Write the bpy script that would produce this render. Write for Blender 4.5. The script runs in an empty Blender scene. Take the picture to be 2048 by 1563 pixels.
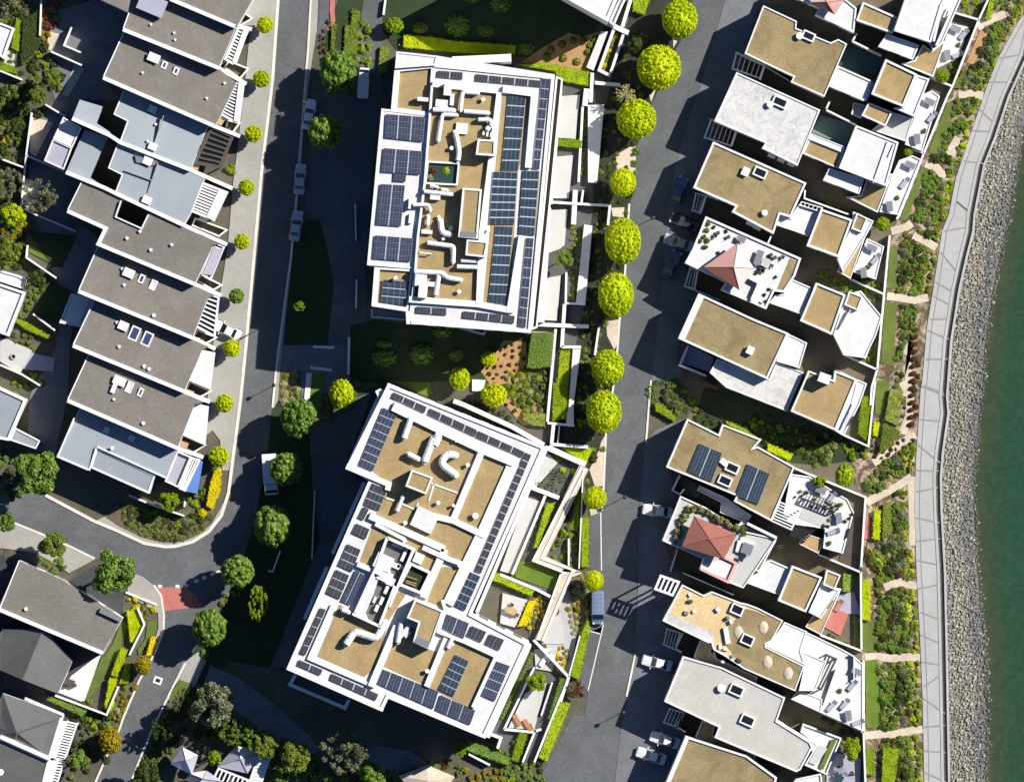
import bpy, math, random
import numpy as np
from mathutils import Vector, Matrix
R = random.Random(7)
NR = np.random.RandomState(11)
SC = bpy.context.scene
COL = SC.collection
S = 13.65            # survey pixels per metre at ground level
CU, CV = 1024.0, 781.5
CAMH = 1500.0
# ---------------------------------------------------------------- survey tiles (origin, scale)
TILE = {'f': (0, 0, 1.0)}
for i, (x, y) in enumerate([(0, 0), (0, 380), (0, 760), (0, 1133), (500, 0), (500, 380), (500, 760), (500, 1133),
                            (1000, 0), (1000, 380), (1000, 760), (1000, 1133), (1488, 0), (1488, 380), (1488, 760), (1488, 1133)]):
    TILE[str(i + 1)] = (x, y, 3.636)
for k, (x, y) in dict(A=(730, 90), B=(730, 300), C=(730, 480), D=(690, 1010), E=(520, 880), F=(560, 100), G=(1340, 420), I=(1310, 980)).items():
    TILE[k] = (x, y, 7.271)

def P(s):
    """'5 1065,370 1365,400 9 400,540' -> list of survey points; a bare key switches tile."""
    out = []
    t = TILE['f']
    for tok in s.split():
        if ',' in tok:
            a, b = tok.split(',')
            out.append((t[0] + float(a) / t[2], t[1] + float(b) / t[2]))
        else:
            t = TILE[tok]
    return out

def w2(p, z=0.0):
    k = (CAMH - z) / CAMH / S
    return ((p[0] - CU) * k, -(p[1] - CV) * k)

def w3(p, z=0.0):
    x, y = w2(p, z)
    return Vector((x, y, z))

def cen(poly):
    return (sum(p[0] for p in poly) / len(poly), sum(p[1] for p in poly) / len(poly))

def area(q):
    return 0.5 * sum(q[i][0] * q[(i + 1) % len(q)][1] - q[(i + 1) % len(q)][0] * q[i][1] for i in range(len(q)))

def inside(p, poly):
    x, y = p
    c = False
    j = len(poly) - 1
    for i in range(len(poly)):
        xi, yi = poly[i]
        xj, yj = poly[j]
        if (yi > y) != (yj > y) and x < (xj - xi) * (y - yi) / (yj - yi) + xi:
            c = not c
        j = i
    return c

def inset(q, w):
    """offset a CCW world polygon inward by w (a number or one per edge)."""
    n = len(q)
    ws = [w] * n if not isinstance(w, (list, tuple)) else w
    out = []
    for i in range(n):
        a, b, c = Vector(q[i - 1][:2]), Vector(q[i][:2]), Vector(q[(i + 1) % n][:2])
        d1, d2 = (b - a).normalized(), (c - b).normalized()
        n1, n2 = Vector((-d1.y, d1.x)), Vector((-d2.y, d2.x))
        w1, w2_ = ws[i - 1], ws[i]
        p1, p2 = b + n1 * w1, b + n2 * w2_
        cr = d1.x * d2.y - d1.y * d2.x
        if abs(cr) < 0.08:
            out.append((p2.x, p2.y))
        else:
            t = ((p2.x - p1.x) * d2.y - (p2.y - p1.y) * d2.x) / cr
            r = p1 + d1 * t
            if (r - b).length > 3 * max(w1, w2_, .01):
                r = b + (r - b).normalized() * 3 * max(w1, w2_)
            out.append((r.x, r.y))
    return out

# ---------------------------------------------------------------- objects
def tag(o, label=None, cat=None, group=None, kind=None):
    if label: o['label'] = label
    if cat: o['category'] = cat
    if group: o['group'] = group
    if kind: o['kind'] = kind
    return o

def empty(name, loc=(0, 0, 0), label=None, cat=None, group=None):
    o = bpy.data.objects.new(name, None)
    o.empty_display_size = .3
    COL.objects.link(o)
    o.location = loc
    return tag(o, label, cat, group)

def root_of(o):
    while o.parent is not None:
        o = o.parent
    return o

class MB:
    """collects faces in world coordinates, then links them as ONE mesh object"""
    def __init__(s):
        s.v, s.f, s.uv = [], [], None
    def poly(s, pts):
        b = len(s.v)
        s.v += [tuple(p) for p in pts]
        s.f.append(list(range(b, b + len(pts))))
    def prism_w(s, q, z0, z1, caps=(True, True)):
        """q world xy polygon; z1 number or list per vertex"""
        q = [(a[0], a[1]) for a in q]
        zs = list(z1) if isinstance(z1, (list, tuple)) else [z1] * len(q)
        zb = list(z0) if isinstance(z0, (list, tuple)) else [z0] * len(q)
        if area(q) < 0:
            q, zs, zb = q[::-1], zs[::-1], zb[::-1]
        n, b = len(q), len(s.v)
        s.v += [(q[i][0], q[i][1], zb[i]) for i in range(n)] + [(q[i][0], q[i][1], zs[i]) for i in range(n)]
        for i in range(n):
            j = (i + 1) % n
            s.f.append([b + i, b + j, b + n + j, b + n + i])
        if caps[1]: s.f.append([b + n + i for i in range(n)])
        if caps[0]: s.f.append([b + i for i in range(n)][::-1])
        return s
    def prism(s, poly, z0, z1):
        zt = z1 if not isinstance(z1, (list, tuple)) else max(z1)
        if callable(z1):
            zs = [z1(p) for p in poly]
            return s.prism_w([w2(p, z) for p, z in zip(poly, zs)], [z0(p) for p in poly] if callable(z0) else z0, zs)
        return s.prism_w([w2(p, zt) for p in poly], z0, z1)
    def bar(s, a, b, wd, z0, z1, zz=None):
        """wall-like bar between survey points a, b of width wd metres"""
        zt = z1 if zz is None else zz
        A, B = Vector(w2(a, zt)), Vector(w2(b, zt))
        return s.bar_w(A, B, wd, z0, z1)
    def bar_w(s, A, B, wd, z0, z1):
        d = (B - A)
        if d.length < 1e-4: return s
        d.normalize()
        n = Vector((-d.y, d.x)) * wd / 2
        return s.prism_w([A - n, B - n, B + n, A + n], z0, z1)
    def wall(s, poly, wd, z0, z1, closed=False):
        """mitred wall along a polyline of survey points"""
        pts = [Vector(w2(p, z1)) for p in poly]
        L = ribbon(pts, wd, closed)
        n = len(pts)
        for i in range(n if closed else n - 1):
            j = (i + 1) % n
            q = [L[i][0], L[j][0], L[j][1], L[i][1]]
            b = len(s.v)
            if area([(a.x, a.y) for a in q]) < 0: q = q[::-1]
            s.v += [(a.x, a.y, z0) for a in q] + [(a.x, a.y, z1) for a in q]
            for k in range(4):
                m = (k + 1) % 4
                s.f.append([b + k, b + m, b + 4 + m, b + 4 + k])
            s.f.append([b + 4, b + 5, b + 6, b + 7])
            s.f.append([b + 3, b + 2, b + 1, b])
        return s
    def tube(s, path, r, n=8, cap=True):
        """round tube along a 3D path of Vectors"""
        rings = []
        m = len(path)
        rs = r if isinstance(r, (list, tuple)) else [r] * m
        for i in range(m):
            a = path[max(0, i - 1)]
            c = path[min(m - 1, i + 1)]
            t = (c - a).normalized()
            up = Vector((0, 0, 1)) if abs(t.z) < .95 else Vector((1, 0, 0))
            x = t.cross(up).normalized()
            y = x.cross(t).normalized()
            k = 1.0
            if 0 < i < m - 1:
                c1 = max(.5, ((path[i] - a).normalized() + (c - path[i]).normalized()).length / 2)
                k = 1 / c1
            b = len(s.v)
            for j in range(n):
                an = 2 * math.pi * j / n
                s.v.append(tuple(path[i] + x * math.cos(an) * rs[i] * k + y * math.sin(an) * rs[i]))
            rings.append(b)
        for i in range(m - 1):
            a, c = rings[i], rings[i + 1]
            for j in range(n):
                k = (j + 1) % n
                s.f.append([a + j, a + k, c + k, c + j])
        if cap:
            s.f.append([rings[0] + j for j in range(n)][::-1])
            s.f.append([rings[-1] + j for j in range(n)])
        return s
    def loft(s, rings, cap=True):
        bs = []
        n = len(rings[0])
        for r in rings:
            bs.append(len(s.v))
            s.v += [tuple(p) for p in r]
        for a, c in zip(bs, bs[1:]):
            for j in range(n):
                k = (j + 1) % n
                s.f.append([a + j, a + k, c + k, c + j])
        if cap:
            s.f.append([bs[0] + j for j in range(n)][::-1])
            s.f.append([bs[-1] + j for j in range(n)])
        return s
    def build(s, name, mat, parent=None, smooth=False, bevel=0):
        me = bpy.data.meshes.new(name)
        v = np.array(s.v, dtype=np.float64).reshape(-1, 3)
        if parent is not None:
            b = root_of(parent).location
            v = v - np.array([b.x, b.y, b.z])
        me.from_pydata(v.tolist(), [], s.f)
        if s.uv:
            uvl = me.uv_layers.new(name='UVMap')
            uvl.data.foreach_set('uv', np.array(s.uv, dtype=np.float32).ravel())
        me.materials.append(M[mat] if isinstance(mat, str) else mat)
        if smooth:
            me.polygons.foreach_set('use_smooth', [True] * len(me.polygons))
        o = bpy.data.objects.new(name, me)
        COL.objects.link(o)
        if parent is not None: o.parent = parent
        if bevel:
            m = o.modifiers.new('Bevel', 'BEVEL')
            m.width = bevel; m.segments = 2; m.limit_method = 'ANGLE'
        return o

def ribbon(pts, wd, closed=False):
    n = len(pts)
    out = []
    for i in range(n):
        a = pts[i - 1] if (i > 0 or closed) else None
        c = pts[(i + 1) % n] if (i < n - 1 or closed) else None
        if a is None: d1 = d2 = (c - pts[i]).normalized()
        elif c is None: d1 = d2 = (pts[i] - a).normalized()
        else: d1, d2 = (pts[i] - a).normalized(), (c - pts[i]).normalized()
        n1, n2 = Vector((-d1.y, d1.x)), Vector((-d2.y, d2.x))
        m = (n1 + n2)
        if m.length < .3: m = n1
        m.normalize()
        k = 1 / max(.45, m.dot(n1))
        out.append((pts[i] - m * wd / 2 * k, pts[i] + m * wd / 2 * k))
    return out

def np_mesh(name, verts, quads, mat, smooth=False):
    me = bpy.data.meshes.new(name)
    nv, nq = len(verts), len(quads)
    me.vertices.add(nv)
    me.vertices.foreach_set('co', np.asarray(verts, dtype=np.float32).ravel())
    me.loops.add(nq * 4)
    me.loops.foreach_set('vertex_index', np.asarray(quads, dtype=np.int32).ravel())
    me.polygons.add(nq)
    me.polygons.foreach_set('loop_start', np.arange(0, nq * 4, 4, dtype=np.int32))
    try: me.polygons.foreach_set('loop_total', np.full(nq, 4, dtype=np.int32))
    except Exception: pass
    me.update(calc_edges=True)
    me.validate()
    me.materials.append(M[mat] if isinstance(mat, str) else mat)
    return me

def place_mesh(name, me, parent=None, loc=None):
    o = bpy.data.objects.new(name, me)
    COL.objects.link(o)
    if parent is not None: o.parent = parent
    if loc is not None: o.location = loc
    return o

def copy_tree(o, parent=None):
    c = o.copy()
    COL.objects.link(c)
    if parent is not None: c.parent = parent
    for ch in KIDS(o): copy_tree(ch, c)
    return c

def KIDS(o):
    return [x for x in o.children]

# ---------------------------------------------------------------- materials
M = {}
def lin(c):
    return tuple(((x / 255) / 12.92 if x / 255 <= .04045 else ((x / 255 + .055) / 1.055) ** 2.4) for x in c)

def base(name):
    m = bpy.data.materials.new(name)
    m.use_nodes = True
    nt = m.node_tree
    nt.nodes.clear()
    out = nt.nodes.new('ShaderNodeOutputMaterial')
    bs = nt.nodes.new('ShaderNodeBsdfPrincipled')
    nt.links.new(bs.outputs[0], out.inputs[0])
    M[name] = m
    return m, nt, bs

def N(nt, t, **kw):
    n = nt.nodes.new(t)
    for k, v in kw.items():
        if k.startswith('i_'):
            n.inputs[k[2:].replace('_', ' ')].default_value = v
        else: setattr(n, k, v)
    return n

def ramp(nt, fac, stops):
    r = nt.nodes.new('ShaderNodeValToRGB')
    e = r.color_ramp.elements
    while len(e) > 1: e.remove(e[-1])
    e[0].position = stops[0][0]; e[0].color = (*stops[0][1], 1)
    for p, c in stops[1:]:
        x = e.new(p); x.color = (*c, 1)
    nt.links.new(fac, r.inputs[0])
    return r.outputs[0]

def mix(nt, fac, a, b, mode='MIX'):
    m = nt.nodes.new('ShaderNodeMix')
    m.data_type = 'RGBA'; m.blend_type = mode
    for sock, val in ((0, fac), (6, a), (7, b)):
        if hasattr(val, 'links') or hasattr(val, 'is_linked'): nt.links.new(val, m.inputs[sock])
        elif sock == 0: m.inputs[0].default_value = val
        else: m.inputs[sock].default_value = (*val, 1)
    return m.outputs[2]

def noise(nt, scale, detail=4, rough=.6, co=None, dist=0):
    n = N(nt, 'ShaderNodeTexNoise')
    n.inputs['Scale'].default_value = scale
    n.inputs['Detail'].default_value = detail
    n.inputs['Roughness'].default_value = rough
    n.inputs['Distortion'].default_value = dist
    if co is not None: nt.links.new(co, n.inputs['Vector'])
    return n.outputs[0]

def geo_pos(nt):
    return N(nt, 'ShaderNodeNewGeometry').outputs['Position']

def mul(c, k):
    return tuple(min(1, x * k) for x in c)

def surf(name, c, big=.18, small=.25, bs=.25, ss=4.0, rough=.85, bump=0.0, stain=None, stain_amt=.0, stain_scale=.35, metallic=0, spec=.3, fine=0.0):
    """weathered surface: slow patches, fine grain and optional stains, from world position"""
    m, nt, b = base(name)
    co = geo_pos(nt)
    n1 = noise(nt, bs, 5, .62, co, .6)
    n2 = noise(nt, ss, 6, .7, co)
    c1 = ramp(nt, n1, [(.28, mul(c, 1 - big)), (.72, mul(c, 1 + big))])
    g = ramp(nt, n2, [(.3, (1 - small,) * 3), (.7, (1 + small * .6,) * 3)])
    col = mix(nt, 1.0, c1, g, 'MULTIPLY')
    if fine:
        g2 = ramp(nt, noise(nt, 22, 3, .7, co), [(.3, (1 - fine,) * 3), (.7, (1 + fine * .6,) * 3)])
        col = mix(nt, 1.0, col, g2, 'MULTIPLY')
    if stain is not None:
        s = ramp(nt, noise(nt, stain_scale, 6, .7, co, 1.2), [(.47, (0, 0, 0)), (.66, (stain_amt,) * 3)])
        col = mix(nt, s, col, stain)
    nt.links.new(col, b.inputs['Base Color'])
    b.inputs['Roughness'].default_value = rough
    b.inputs['Metallic'].default_value = metallic
    b.inputs['Specular IOR Level'].default_value = spec
    if bump:
        bp = N(nt, 'ShaderNodeBump'); bp.inputs['Strength'].default_value = bump; bp.inputs['Distance'].default_value = .05
        nt.links.new(n2, bp.inputs['Height']); nt.links.new(bp.outputs[0], b.inputs['Normal'])
    return m

def leafmat(name, c, var=.35, warm=None, trans=.28):
    m = bpy.data.materials.new(name)
    m.use_nodes = True
    nt = m.node_tree
    nt.nodes.clear()
    out = nt.nodes.new('ShaderNodeOutputMaterial')
    g = N(nt, 'ShaderNodeNewGeometry')
    w = warm or mul(c, 1.0)
    col = ramp(nt, g.outputs['Random Per Island'], [(0, mul(c, 1 - var)), (.55, c), (.85, mul(w, 1.1)), (1, mul(w, 1 + var))])
    # whole-plant tint by object and slow clumps by position
    oi = N(nt, 'ShaderNodeObjectInfo')
    t = ramp(nt, oi.outputs['Random'], [(0, (.86, .92, .86)), (1, (1.12, 1.06, 1.1))])
    col = mix(nt, 1.0, col, t, 'MULTIPLY')
    k = ramp(nt, noise(nt, .9, 3, .6, g.outputs['Position']), [(.3, (.78, .82, .8)), (.7, (1.15, 1.1, 1.0))])
    col = mix(nt, 1.0, col, k, 'MULTIPLY')
    d = N(nt, 'ShaderNodeBsdfPrincipled')
    d.inputs['Roughness'].default_value = .6
    d.inputs['Specular IOR Level'].default_value = .25
    tr = N(nt, 'ShaderNodeBsdfTranslucent')
    mx = N(nt, 'ShaderNodeMixShader')
    mx.inputs[0].default_value = trans
    nt.links.new(col, d.inputs['Base Color']); nt.links.new(col, tr.inputs[0])
    nt.links.new(d.outputs[0], mx.inputs[1]); nt.links.new(tr.outputs[0], mx.inputs[2])
    nt.links.new(mx.outputs[0], out.inputs[0])
    M[name] = m
    return m

# hard surfaces
surf('asphalt', (.127, .132, .136), .2, .25, .16, 2.4, .9, .15, stain=(.095, .095, .10), stain_amt=.7, stain_scale=.3, fine=.25)
surf('parking_asphalt', (.125, .127, .135), .14, .22, .2, 3.0, .9, .1, stain=(.08, .08, .085), stain_amt=.4, fine=.25)
surf('driveway_paving', (.17, .175, .19), .15, .2, .3, 3.0, .9, stain=(.1, .1, .11), stain_amt=.4)
surf('forecourt', (.36, .345, .31), .12, .14, .16, 2.2, .9, stain=(.33, .30, .255), stain_amt=.7, stain_scale=.3, fine=.1)
surf('concrete', (.44, .435, .42), .1, .1, .2, 2.5, .88, stain=(.33, .32, .31), stain_amt=.4, fine=.08)
surf('kerb', (.68, .64, .56), .12, .15, .5, 4, .9)
surf('promenade', (.43, .42, .40), .06, .08, .14, 2.0, .9, stain=(.36, .35, .335), stain_amt=.5, stain_scale=.25, fine=.1)
surf('joint', (.27, .255, .24), .1, .1)
surf('sandstone', (.60, .50, .38), .15, .2, .4, 3, .92, fine=.2)
surf('belt_soil', (.13, .10, .055), .4, .4, .35, 4, .95, stain=(.56, .43, .32), stain_amt=1.0, stain_scale=.5, fine=.3)
surf('yard_paving', (.155, .13, .085), .2, .25, .3, 4, .95, fine=.2)
surf('tree_shade_ground', (.040, .042, .030), .3, .4, .5, 5, .95, fine=.3)  # near-black colour carries the shade under the lane trees
surf('soil', (.16, .115, .075), .25, .35, .4, 4, .95, fine=.3)
surf('orange_mulch', (.47, .27, .12), .2, .35, .5, 5, .95, fine=.3)
surf('white_wall', (.74, .735, .72), .06, .08, .3, 2.0, .8, stain=(.60, .59, .56), stain_amt=.4, stain_scale=.6)
surf('white_roof', (.66, .65, .635), .07, .08, .3, 2.4, .75, stain=(.54, .525, .49), stain_amt=.55, stain_scale=.5)
surf('white_bitumen', (.62, .60, .57), .1, .12, .35, 3, .85, stain=(.36, .35, .33), stain_amt=.75, stain_scale=.7, fine=.1)
surf('pale_roof', (.50, .475, .43), .08, .12, .3, 2.6, .9, stain=(.40, .37, .33), stain_amt=.4, stain_scale=.4, fine=.14)
surf('tan_gravel', (.325, .245, .125), .2, .25, .22, 3.2, .95, .2, stain=(.165, .135, .055), stain_amt=.65, stain_scale=.33, fine=.3)
surf('apartment_gravel', (.40, .285, .135), .16, .22, .25, 3.2, .95, .2, stain=(.26, .20, .085), stain_amt=.6, stain_scale=.35, fine=.28)
surf('sandy_roof', (.66, .50, .26), .12, .18, .3, 3, .92, stain=(.45, .32, .16), stain_amt=.5, stain_scale=.5, fine=.15)
surf('grey_roof', (.19, .172, .152), .14, .22, .2, 2.6, .93, .15, stain=(.145, .128, .11), stain_amt=.65, stain_scale=.3, fine=.25)
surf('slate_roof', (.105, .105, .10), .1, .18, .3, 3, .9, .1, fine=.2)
surf('slate_light', (.15, .145, .14), .1, .18, .3, 3, .9, .1, fine=.2)
surf('paving_dark', (.06, .06, .065), .2, .25)
surf('terrace_tile', (.50, .49, .465), .06, .08, .3, 3, .85, fine=.08)
surf('lilac_tile', (.36, .35, .42), .08, .1, .3, 3, .8)
surf('timber', (.44, .29, .13), .15, .25, .6, 5, .8)
surf('dark_timber', (.08, .065, .055), .2, .3, .6, 5, .85)
surf('red_surface', (.50, .165, .14), .12, .15, .4, 4, .9, fine=.2)
surf('pink_mat', (.62, .30, .28), .08, .1)
surf('pink_border', (.72, .36, .31), .06, .06)
surf('blue_cover', (.10, .22, .55), .1, .1, rough=.6)
surf('black_metal', (.02, .02, .022), .1, .1, rough=.5)
surf('grey_metal', (.30, .31, .33), .08, .08, rough=.45, metallic=.5)
surf('frame_metal', (.55, .57, .60), .04, .04, rough=.45, metallic=.3)
surf('duct', (.78, .78, .78), .06, .06, .6, 3, .5)
surf('plant_box', (.70, .69, .70), .06, .08, .6, 3, .6)
surf('terracotta', (.45, .18, .09), .1, .1)
surf('red_fabric', (.31, .115, .088), .1, .08, .5, 4, .85)
surf('blush_fabric', (.52, .29, .25), .08, .08, .5, 4, .85)
surf('pale_fabric', (.70, .52, .47), .06, .06, .5, 4, .85)
surf('sail_fabric', (.74, .73, .76), .04, .05, .5, 4, .85)
surf('bark', (.10, .07, .05), .25, .3, 1.5, 9, .95)
surf('rubber', (.015, .015, .015), .1, .1, rough=.8)
surf('chrome', (.6, .6, .62), .02, .02, rough=.25, metallic=.9)
surf('rock_pale', (.385, .36, .29), .3, .4, 1.6, 6, .95, .3)
surf('rock_grey', (.15, .165, .162), .45, .45, 1.6, 6, .9, .3)
surf('ledge', (.022, .021, .02), .2, .3)
surf('rock_bed', (.17, .155, .13), .3, .4, .6, 5, .95)
surf('lawn_olive', (.125, .165, .03), .18, .3, .4, 6, .95, .2, fine=.35)
surf('lawn_green', (.125, .19, .02), .18, .3, .5, 6, .95, .2, fine=.35)
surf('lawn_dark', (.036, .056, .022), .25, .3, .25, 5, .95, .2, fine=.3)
surf('ground_earth', (.12, .105, .08), .3, .3, .15, 3, .95, stain=(.07, .085, .035), stain_amt=.8, stain_scale=.25, fine=.3)

def blue_zinc():
    m, nt, b = base('zinc_roof')
    co = geo_pos(nt)
    c = ramp(nt, noise(nt, .25, 4, .6, co), [(.3, (.25, .28, .305)), (.7, (.285, .31, .335))])
    mp = N(nt, 'ShaderNodeMapping'); mp.inputs['Rotation'].default_value = (0, 0, math.radians(23.5))
    nt.links.new(co, mp.inputs[0])
    wv = N(nt, 'ShaderNodeTexWave'); wv.inputs['Scale'].default_value = .8; wv.bands_direction = 'X'
    nt.links.new(mp.outputs[0], wv.inputs[0])
    l = ramp(nt, wv.outputs[1], [(0, (.9, .9, .9)), (.08, (1, 1, 1)), (1, (1, 1, 1))])
    nt.links.new(mix(nt, 1.0, c, l, 'MULTIPLY'), b.inputs['Base Color'])
    b.inputs['Roughness'].default_value = .55
    bp = N(nt, 'ShaderNodeBump'); bp.inputs['Strength'].default_value = .3; bp.inputs['Distance'].default_value = .03
    nt.links.new(wv.outputs[1], bp.inputs['Height']); nt.links.new(bp.outputs[0], b.inputs['Normal'])
blue_zinc()

def panelmat(name, c, line):
    m, nt, b = base(name)
    uv = N(nt, 'ShaderNodeUVMap')
    sx = N(nt, 'ShaderNodeSeparateXYZ'); nt.links.new(uv.outputs[0], sx.inputs[0])
    facs = []
    for ax, k in (('X', 2), ('Y', 4)):
        mm = N(nt, 'ShaderNodeMath', operation='MULTIPLY'); nt.links.new(sx.outputs[ax], mm.inputs[0]); mm.inputs[1].default_value = k
        fr = N(nt, 'ShaderNodeMath', operation='FRACT'); nt.links.new(mm.outputs[0], fr.inputs[0])
        pp = N(nt, 'ShaderNodeMath', operation='PINGPONG'); nt.links.new(fr.outputs[0], pp.inputs[0]); pp.inputs[1].default_value = .5
        lt = N(nt, 'ShaderNodeMath', operation='LESS_THAN'); nt.links.new(pp.outputs[0], lt.inputs[0]); lt.inputs[1].default_value = .035 if ax == 'X' else .045
        facs.append(lt.outputs[0])
    mx = N(nt, 'ShaderNodeMath', operation='MAXIMUM'); nt.links.new(facs[0], mx.inputs[0]); nt.links.new(facs[1], mx.inputs[1])
    oi = N(nt, 'ShaderNodeObjectInfo')
    t = ramp(nt, oi.outputs['Random'], [(0, mul(c, .88)), (.5, c), (1, mul(c, 1.14))])
    n = ramp(nt, noise(nt, 1.4, 4, .7, geo_pos(nt)), [(.3, (.82, .85, .9)), (.7, (1.2, 1.15, 1.06))])
    t = mix(nt, 1.0, t, n, 'MULTIPLY')
    nt.links.new(mix(nt, mx.outputs[0], t, line), b.inputs['Base Color'])
    b.inputs['Roughness'].default_value = .32
    b.inputs['Specular IOR Level'].default_value = .35
panelmat('panel_violet', (.030, .036, .068), (.22, .24, .30))
panelmat('panel_teal', (.018, .034, .056), (.17, .21, .26))
panelmat('panel_black', (.036, .038, .046), (.20, .20, .22))

def glass(name, c, rough=.08):
    m, nt, b = base(name)
    b.inputs['Base Color'].default_value = (*c, 1)
    b.inputs['Roughness'].default_value = rough
    b.inputs['Specular IOR Level'].default_value = .7
glass('dark_glass', (.012, .016, .02))
glass('blue_glass', (.05, .06, .16))
glass('green_glass', (.03, .06, .055), .15)
glass('pool_water', (.16, .24, .20), .12)
glass('lamp_glass', (.7, .7, .65), .3)

def paint(name, c):
    m, nt, b = base(name)
    b.inputs['Base Color'].default_value = (*c, 1)
    b.inputs['Roughness'].default_value = .3
    b.inputs['Coat Weight'].default_value = .4
    n = ramp(nt, noise(nt, .8, 3, .5, geo_pos(nt)), [(.3, mul(c, .93)), (.7, mul(c, 1.03))])
    nt.links.new(n, b.inputs['Base Color'])
paint('paint_white', (.76, .76, .77))
paint('paint_silver', (.42, .44, .47))
paint('paint_blue', (.06, .10, .18))
paint('paint_grey', (.17, .21, .32))
paint('paint_dark', (.03, .033, .04))

def watermat():
    m, nt, b = base('water')
    co = geo_pos(nt)
    sx = N(nt, 'ShaderNodeSeparateXYZ'); nt.links.new(co, sx.inputs[0])
    # the sea bed falls away from the revetment: brown shallows, then green, then teal
    at = N(nt, 'ShaderNodeAttribute', attribute_name='depth')
    ad = N(nt, 'ShaderNodeMath', operation='ADD'); nt.links.new(at.outputs['Fac'], ad.inputs[0])
    nn = N(nt, 'ShaderNodeMath', operation='MULTIPLY_ADD'); nt.links.new(noise(nt, .16, 5, .6, co, .8), nn.inputs[0]); nn.inputs[1].default_value = .5; nn.inputs[2].default_value = -.25
    nt.links.new(nn.outputs[0], ad.inputs[1])
    c = ramp(nt, ad.outputs[0], [(0, (.068, .072, .040)), (.2, (.046, .066, .034)), (.55, (.030, .066, .036)), (1, (.024, .066, .042))])
    s = ramp(nt, noise(nt, 1.1, 6, .75, co), [(.35, (.75, .78, .8)), (.65, (1.15, 1.12, 1.1))])
    nt.links.new(mix(nt, 1.0, c, s, 'MULTIPLY'), b.inputs['Base Color'])
    b.inputs['Roughness'].default_value = .22
    b.inputs['Specular IOR Level'].default_value = .12
    bp = N(nt, 'ShaderNodeBump'); bp.inputs['Strength'].default_value = .25; bp.inputs['Distance'].default_value = .08
    nt.links.new(noise(nt, 2.2, 4, .6, co), bp.inputs['Height']); nt.links.new(bp.outputs[0], b.inputs['Normal'])
watermat()

# foliage
leafmat('leaf_lime', (.62, .74, .003), .18, (.66, .75, .005), .4)
leafmat('leaf_bright', (.31, .44, .010), .3, (.38, .48, .012), .34)
leafmat('leaf_green', (.20, .33, .05), .32, (.26, .38, .065), .32)
leafmat('leaf_dark', (.068, .105, .02), .45, (.11, .15, .03))
leafmat('leaf_olive', (.20, .27, .03), .4, (.30, .33, .06))
leafmat('leaf_grey', (.19, .215, .11), .45, (.30, .30, .18))
leafmat('leaf_pale', (.44, .42, .17), .4, (.62, .55, .28))
leafmat('leaf_yellow', (.82, .66, .002), .2, (.88, .68, .003))
leafmat('leaf_gold', (.38, .295, .006), .3, (.46, .33, .008))
leafmat('leaf_bronze', (.12, .06, .025), .4, (.18, .08, .03))
leafmat('leaf_red', (.22, .06, .045), .4, (.30, .09, .06))
# ================================================================ plants
def leaf_quads(c, n, size, rs, aspect=.62, tilt=.55):
    k = len(c)
    n = n + rs.normal(0, tilt, (k, 3))
    n /= np.linalg.norm(n, axis=1)[:, None] + 1e-9
    a = rs.normal(0, 1, (k, 3))
    t = np.cross(n, a); t /= np.linalg.norm(t, axis=1)[:, None] + 1e-9
    b = np.cross(n, t)
    s = (size * rs.uniform(.65, 1.35, k))[:, None]
    t, b = t * s * .5, b * s * .5 * aspect
    bend = n * s * .10
    v = np.stack([c - t, c - b + bend, c + t, c + b + bend], 1).reshape(-1, 3)
    q = np.arange(4 * k).reshape(-1, 4)
    return v, q

def blob(c, r, rs, rough=.1, nu=10, nv=7, sq=1.0):
    v, q = [], []
    for j in range(nv + 1):
        th = math.pi * (j + .02) / (nv + .04)
        for i in range(nu):
            ph = 2 * math.pi * i / nu
            k = r * (1 + rs.uniform(-rough, rough))
            v.append((c[0] + k * math.sin(th) * math.cos(ph), c[1] + k * math.sin(th) * math.sin(ph), c[2] + k * sq * math.cos(th)))
    for j in range(nv):
        for i in range(nu):
            a, b = j * nu + i, j * nu + (i + 1) % nu
            q.append((a, a + nu, b + nu, b))
    return np.array(v), np.array(q)

def merge(parts):
    vs, qs, o = [], [], 0
    for v, q in parts:
        if len(v) == 0: continue
        vs.append(v); qs.append(np.asarray(q) + o); o += len(v)
    return np.concatenate(vs), np.concatenate(qs)

def lobed(lobes, n, size, seed, core=.78, sq=1.0, aspect=.62, tilt=.55, cut=.72):
    """leaf faces spread over a union of lobes (centre, radius), with rough cores behind the gaps"""
    rs = np.random.RandomState(seed)
    L = np.array([[*c, r] for c, r in lobes])
    w = L[:, 3] ** 2; w /= w.sum()
    idx = rs.choice(len(L), n * 2, p=w)
    d = rs.normal(0, 1, (n * 2, 3)); d /= np.linalg.norm(d, axis=1)[:, None]
    rad = rs.uniform(.78, 1.06, n * 2) * L[idx, 3]
    p = L[idx, :3] + d * rad[:, None]
    dist = np.linalg.norm(p[:, None, :] - L[None, :, :3], axis=2) / L[None, :, 3]
    dist[np.arange(len(p)), idx] = 9
    ok = dist.min(1) > cut
    p, d = p[ok][:n], d[ok][:n]
    parts = [leaf_quads(p, d, size, rs, aspect, tilt)]
    for c, r in lobes:
        if core > 0: parts.append(blob(c, r * core, rs, .12, 7, 4))
    v, q = merge(parts)
    v[:, 2] *= sq
    return v, q

def fib(n, rs, j=.12):
    i = np.arange(n) + .5
    ph = np.arccos(1 - 2 * i / n); th = math.pi * (1 + 5 ** .5) * i
    v = np.stack([np.cos(th) * np.sin(ph), np.sin(th) * np.sin(ph), np.cos(ph)], 1) + rs.normal(0, j, (n, 3))
    return v / np.linalg.norm(v, axis=1)[:, None]

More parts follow.
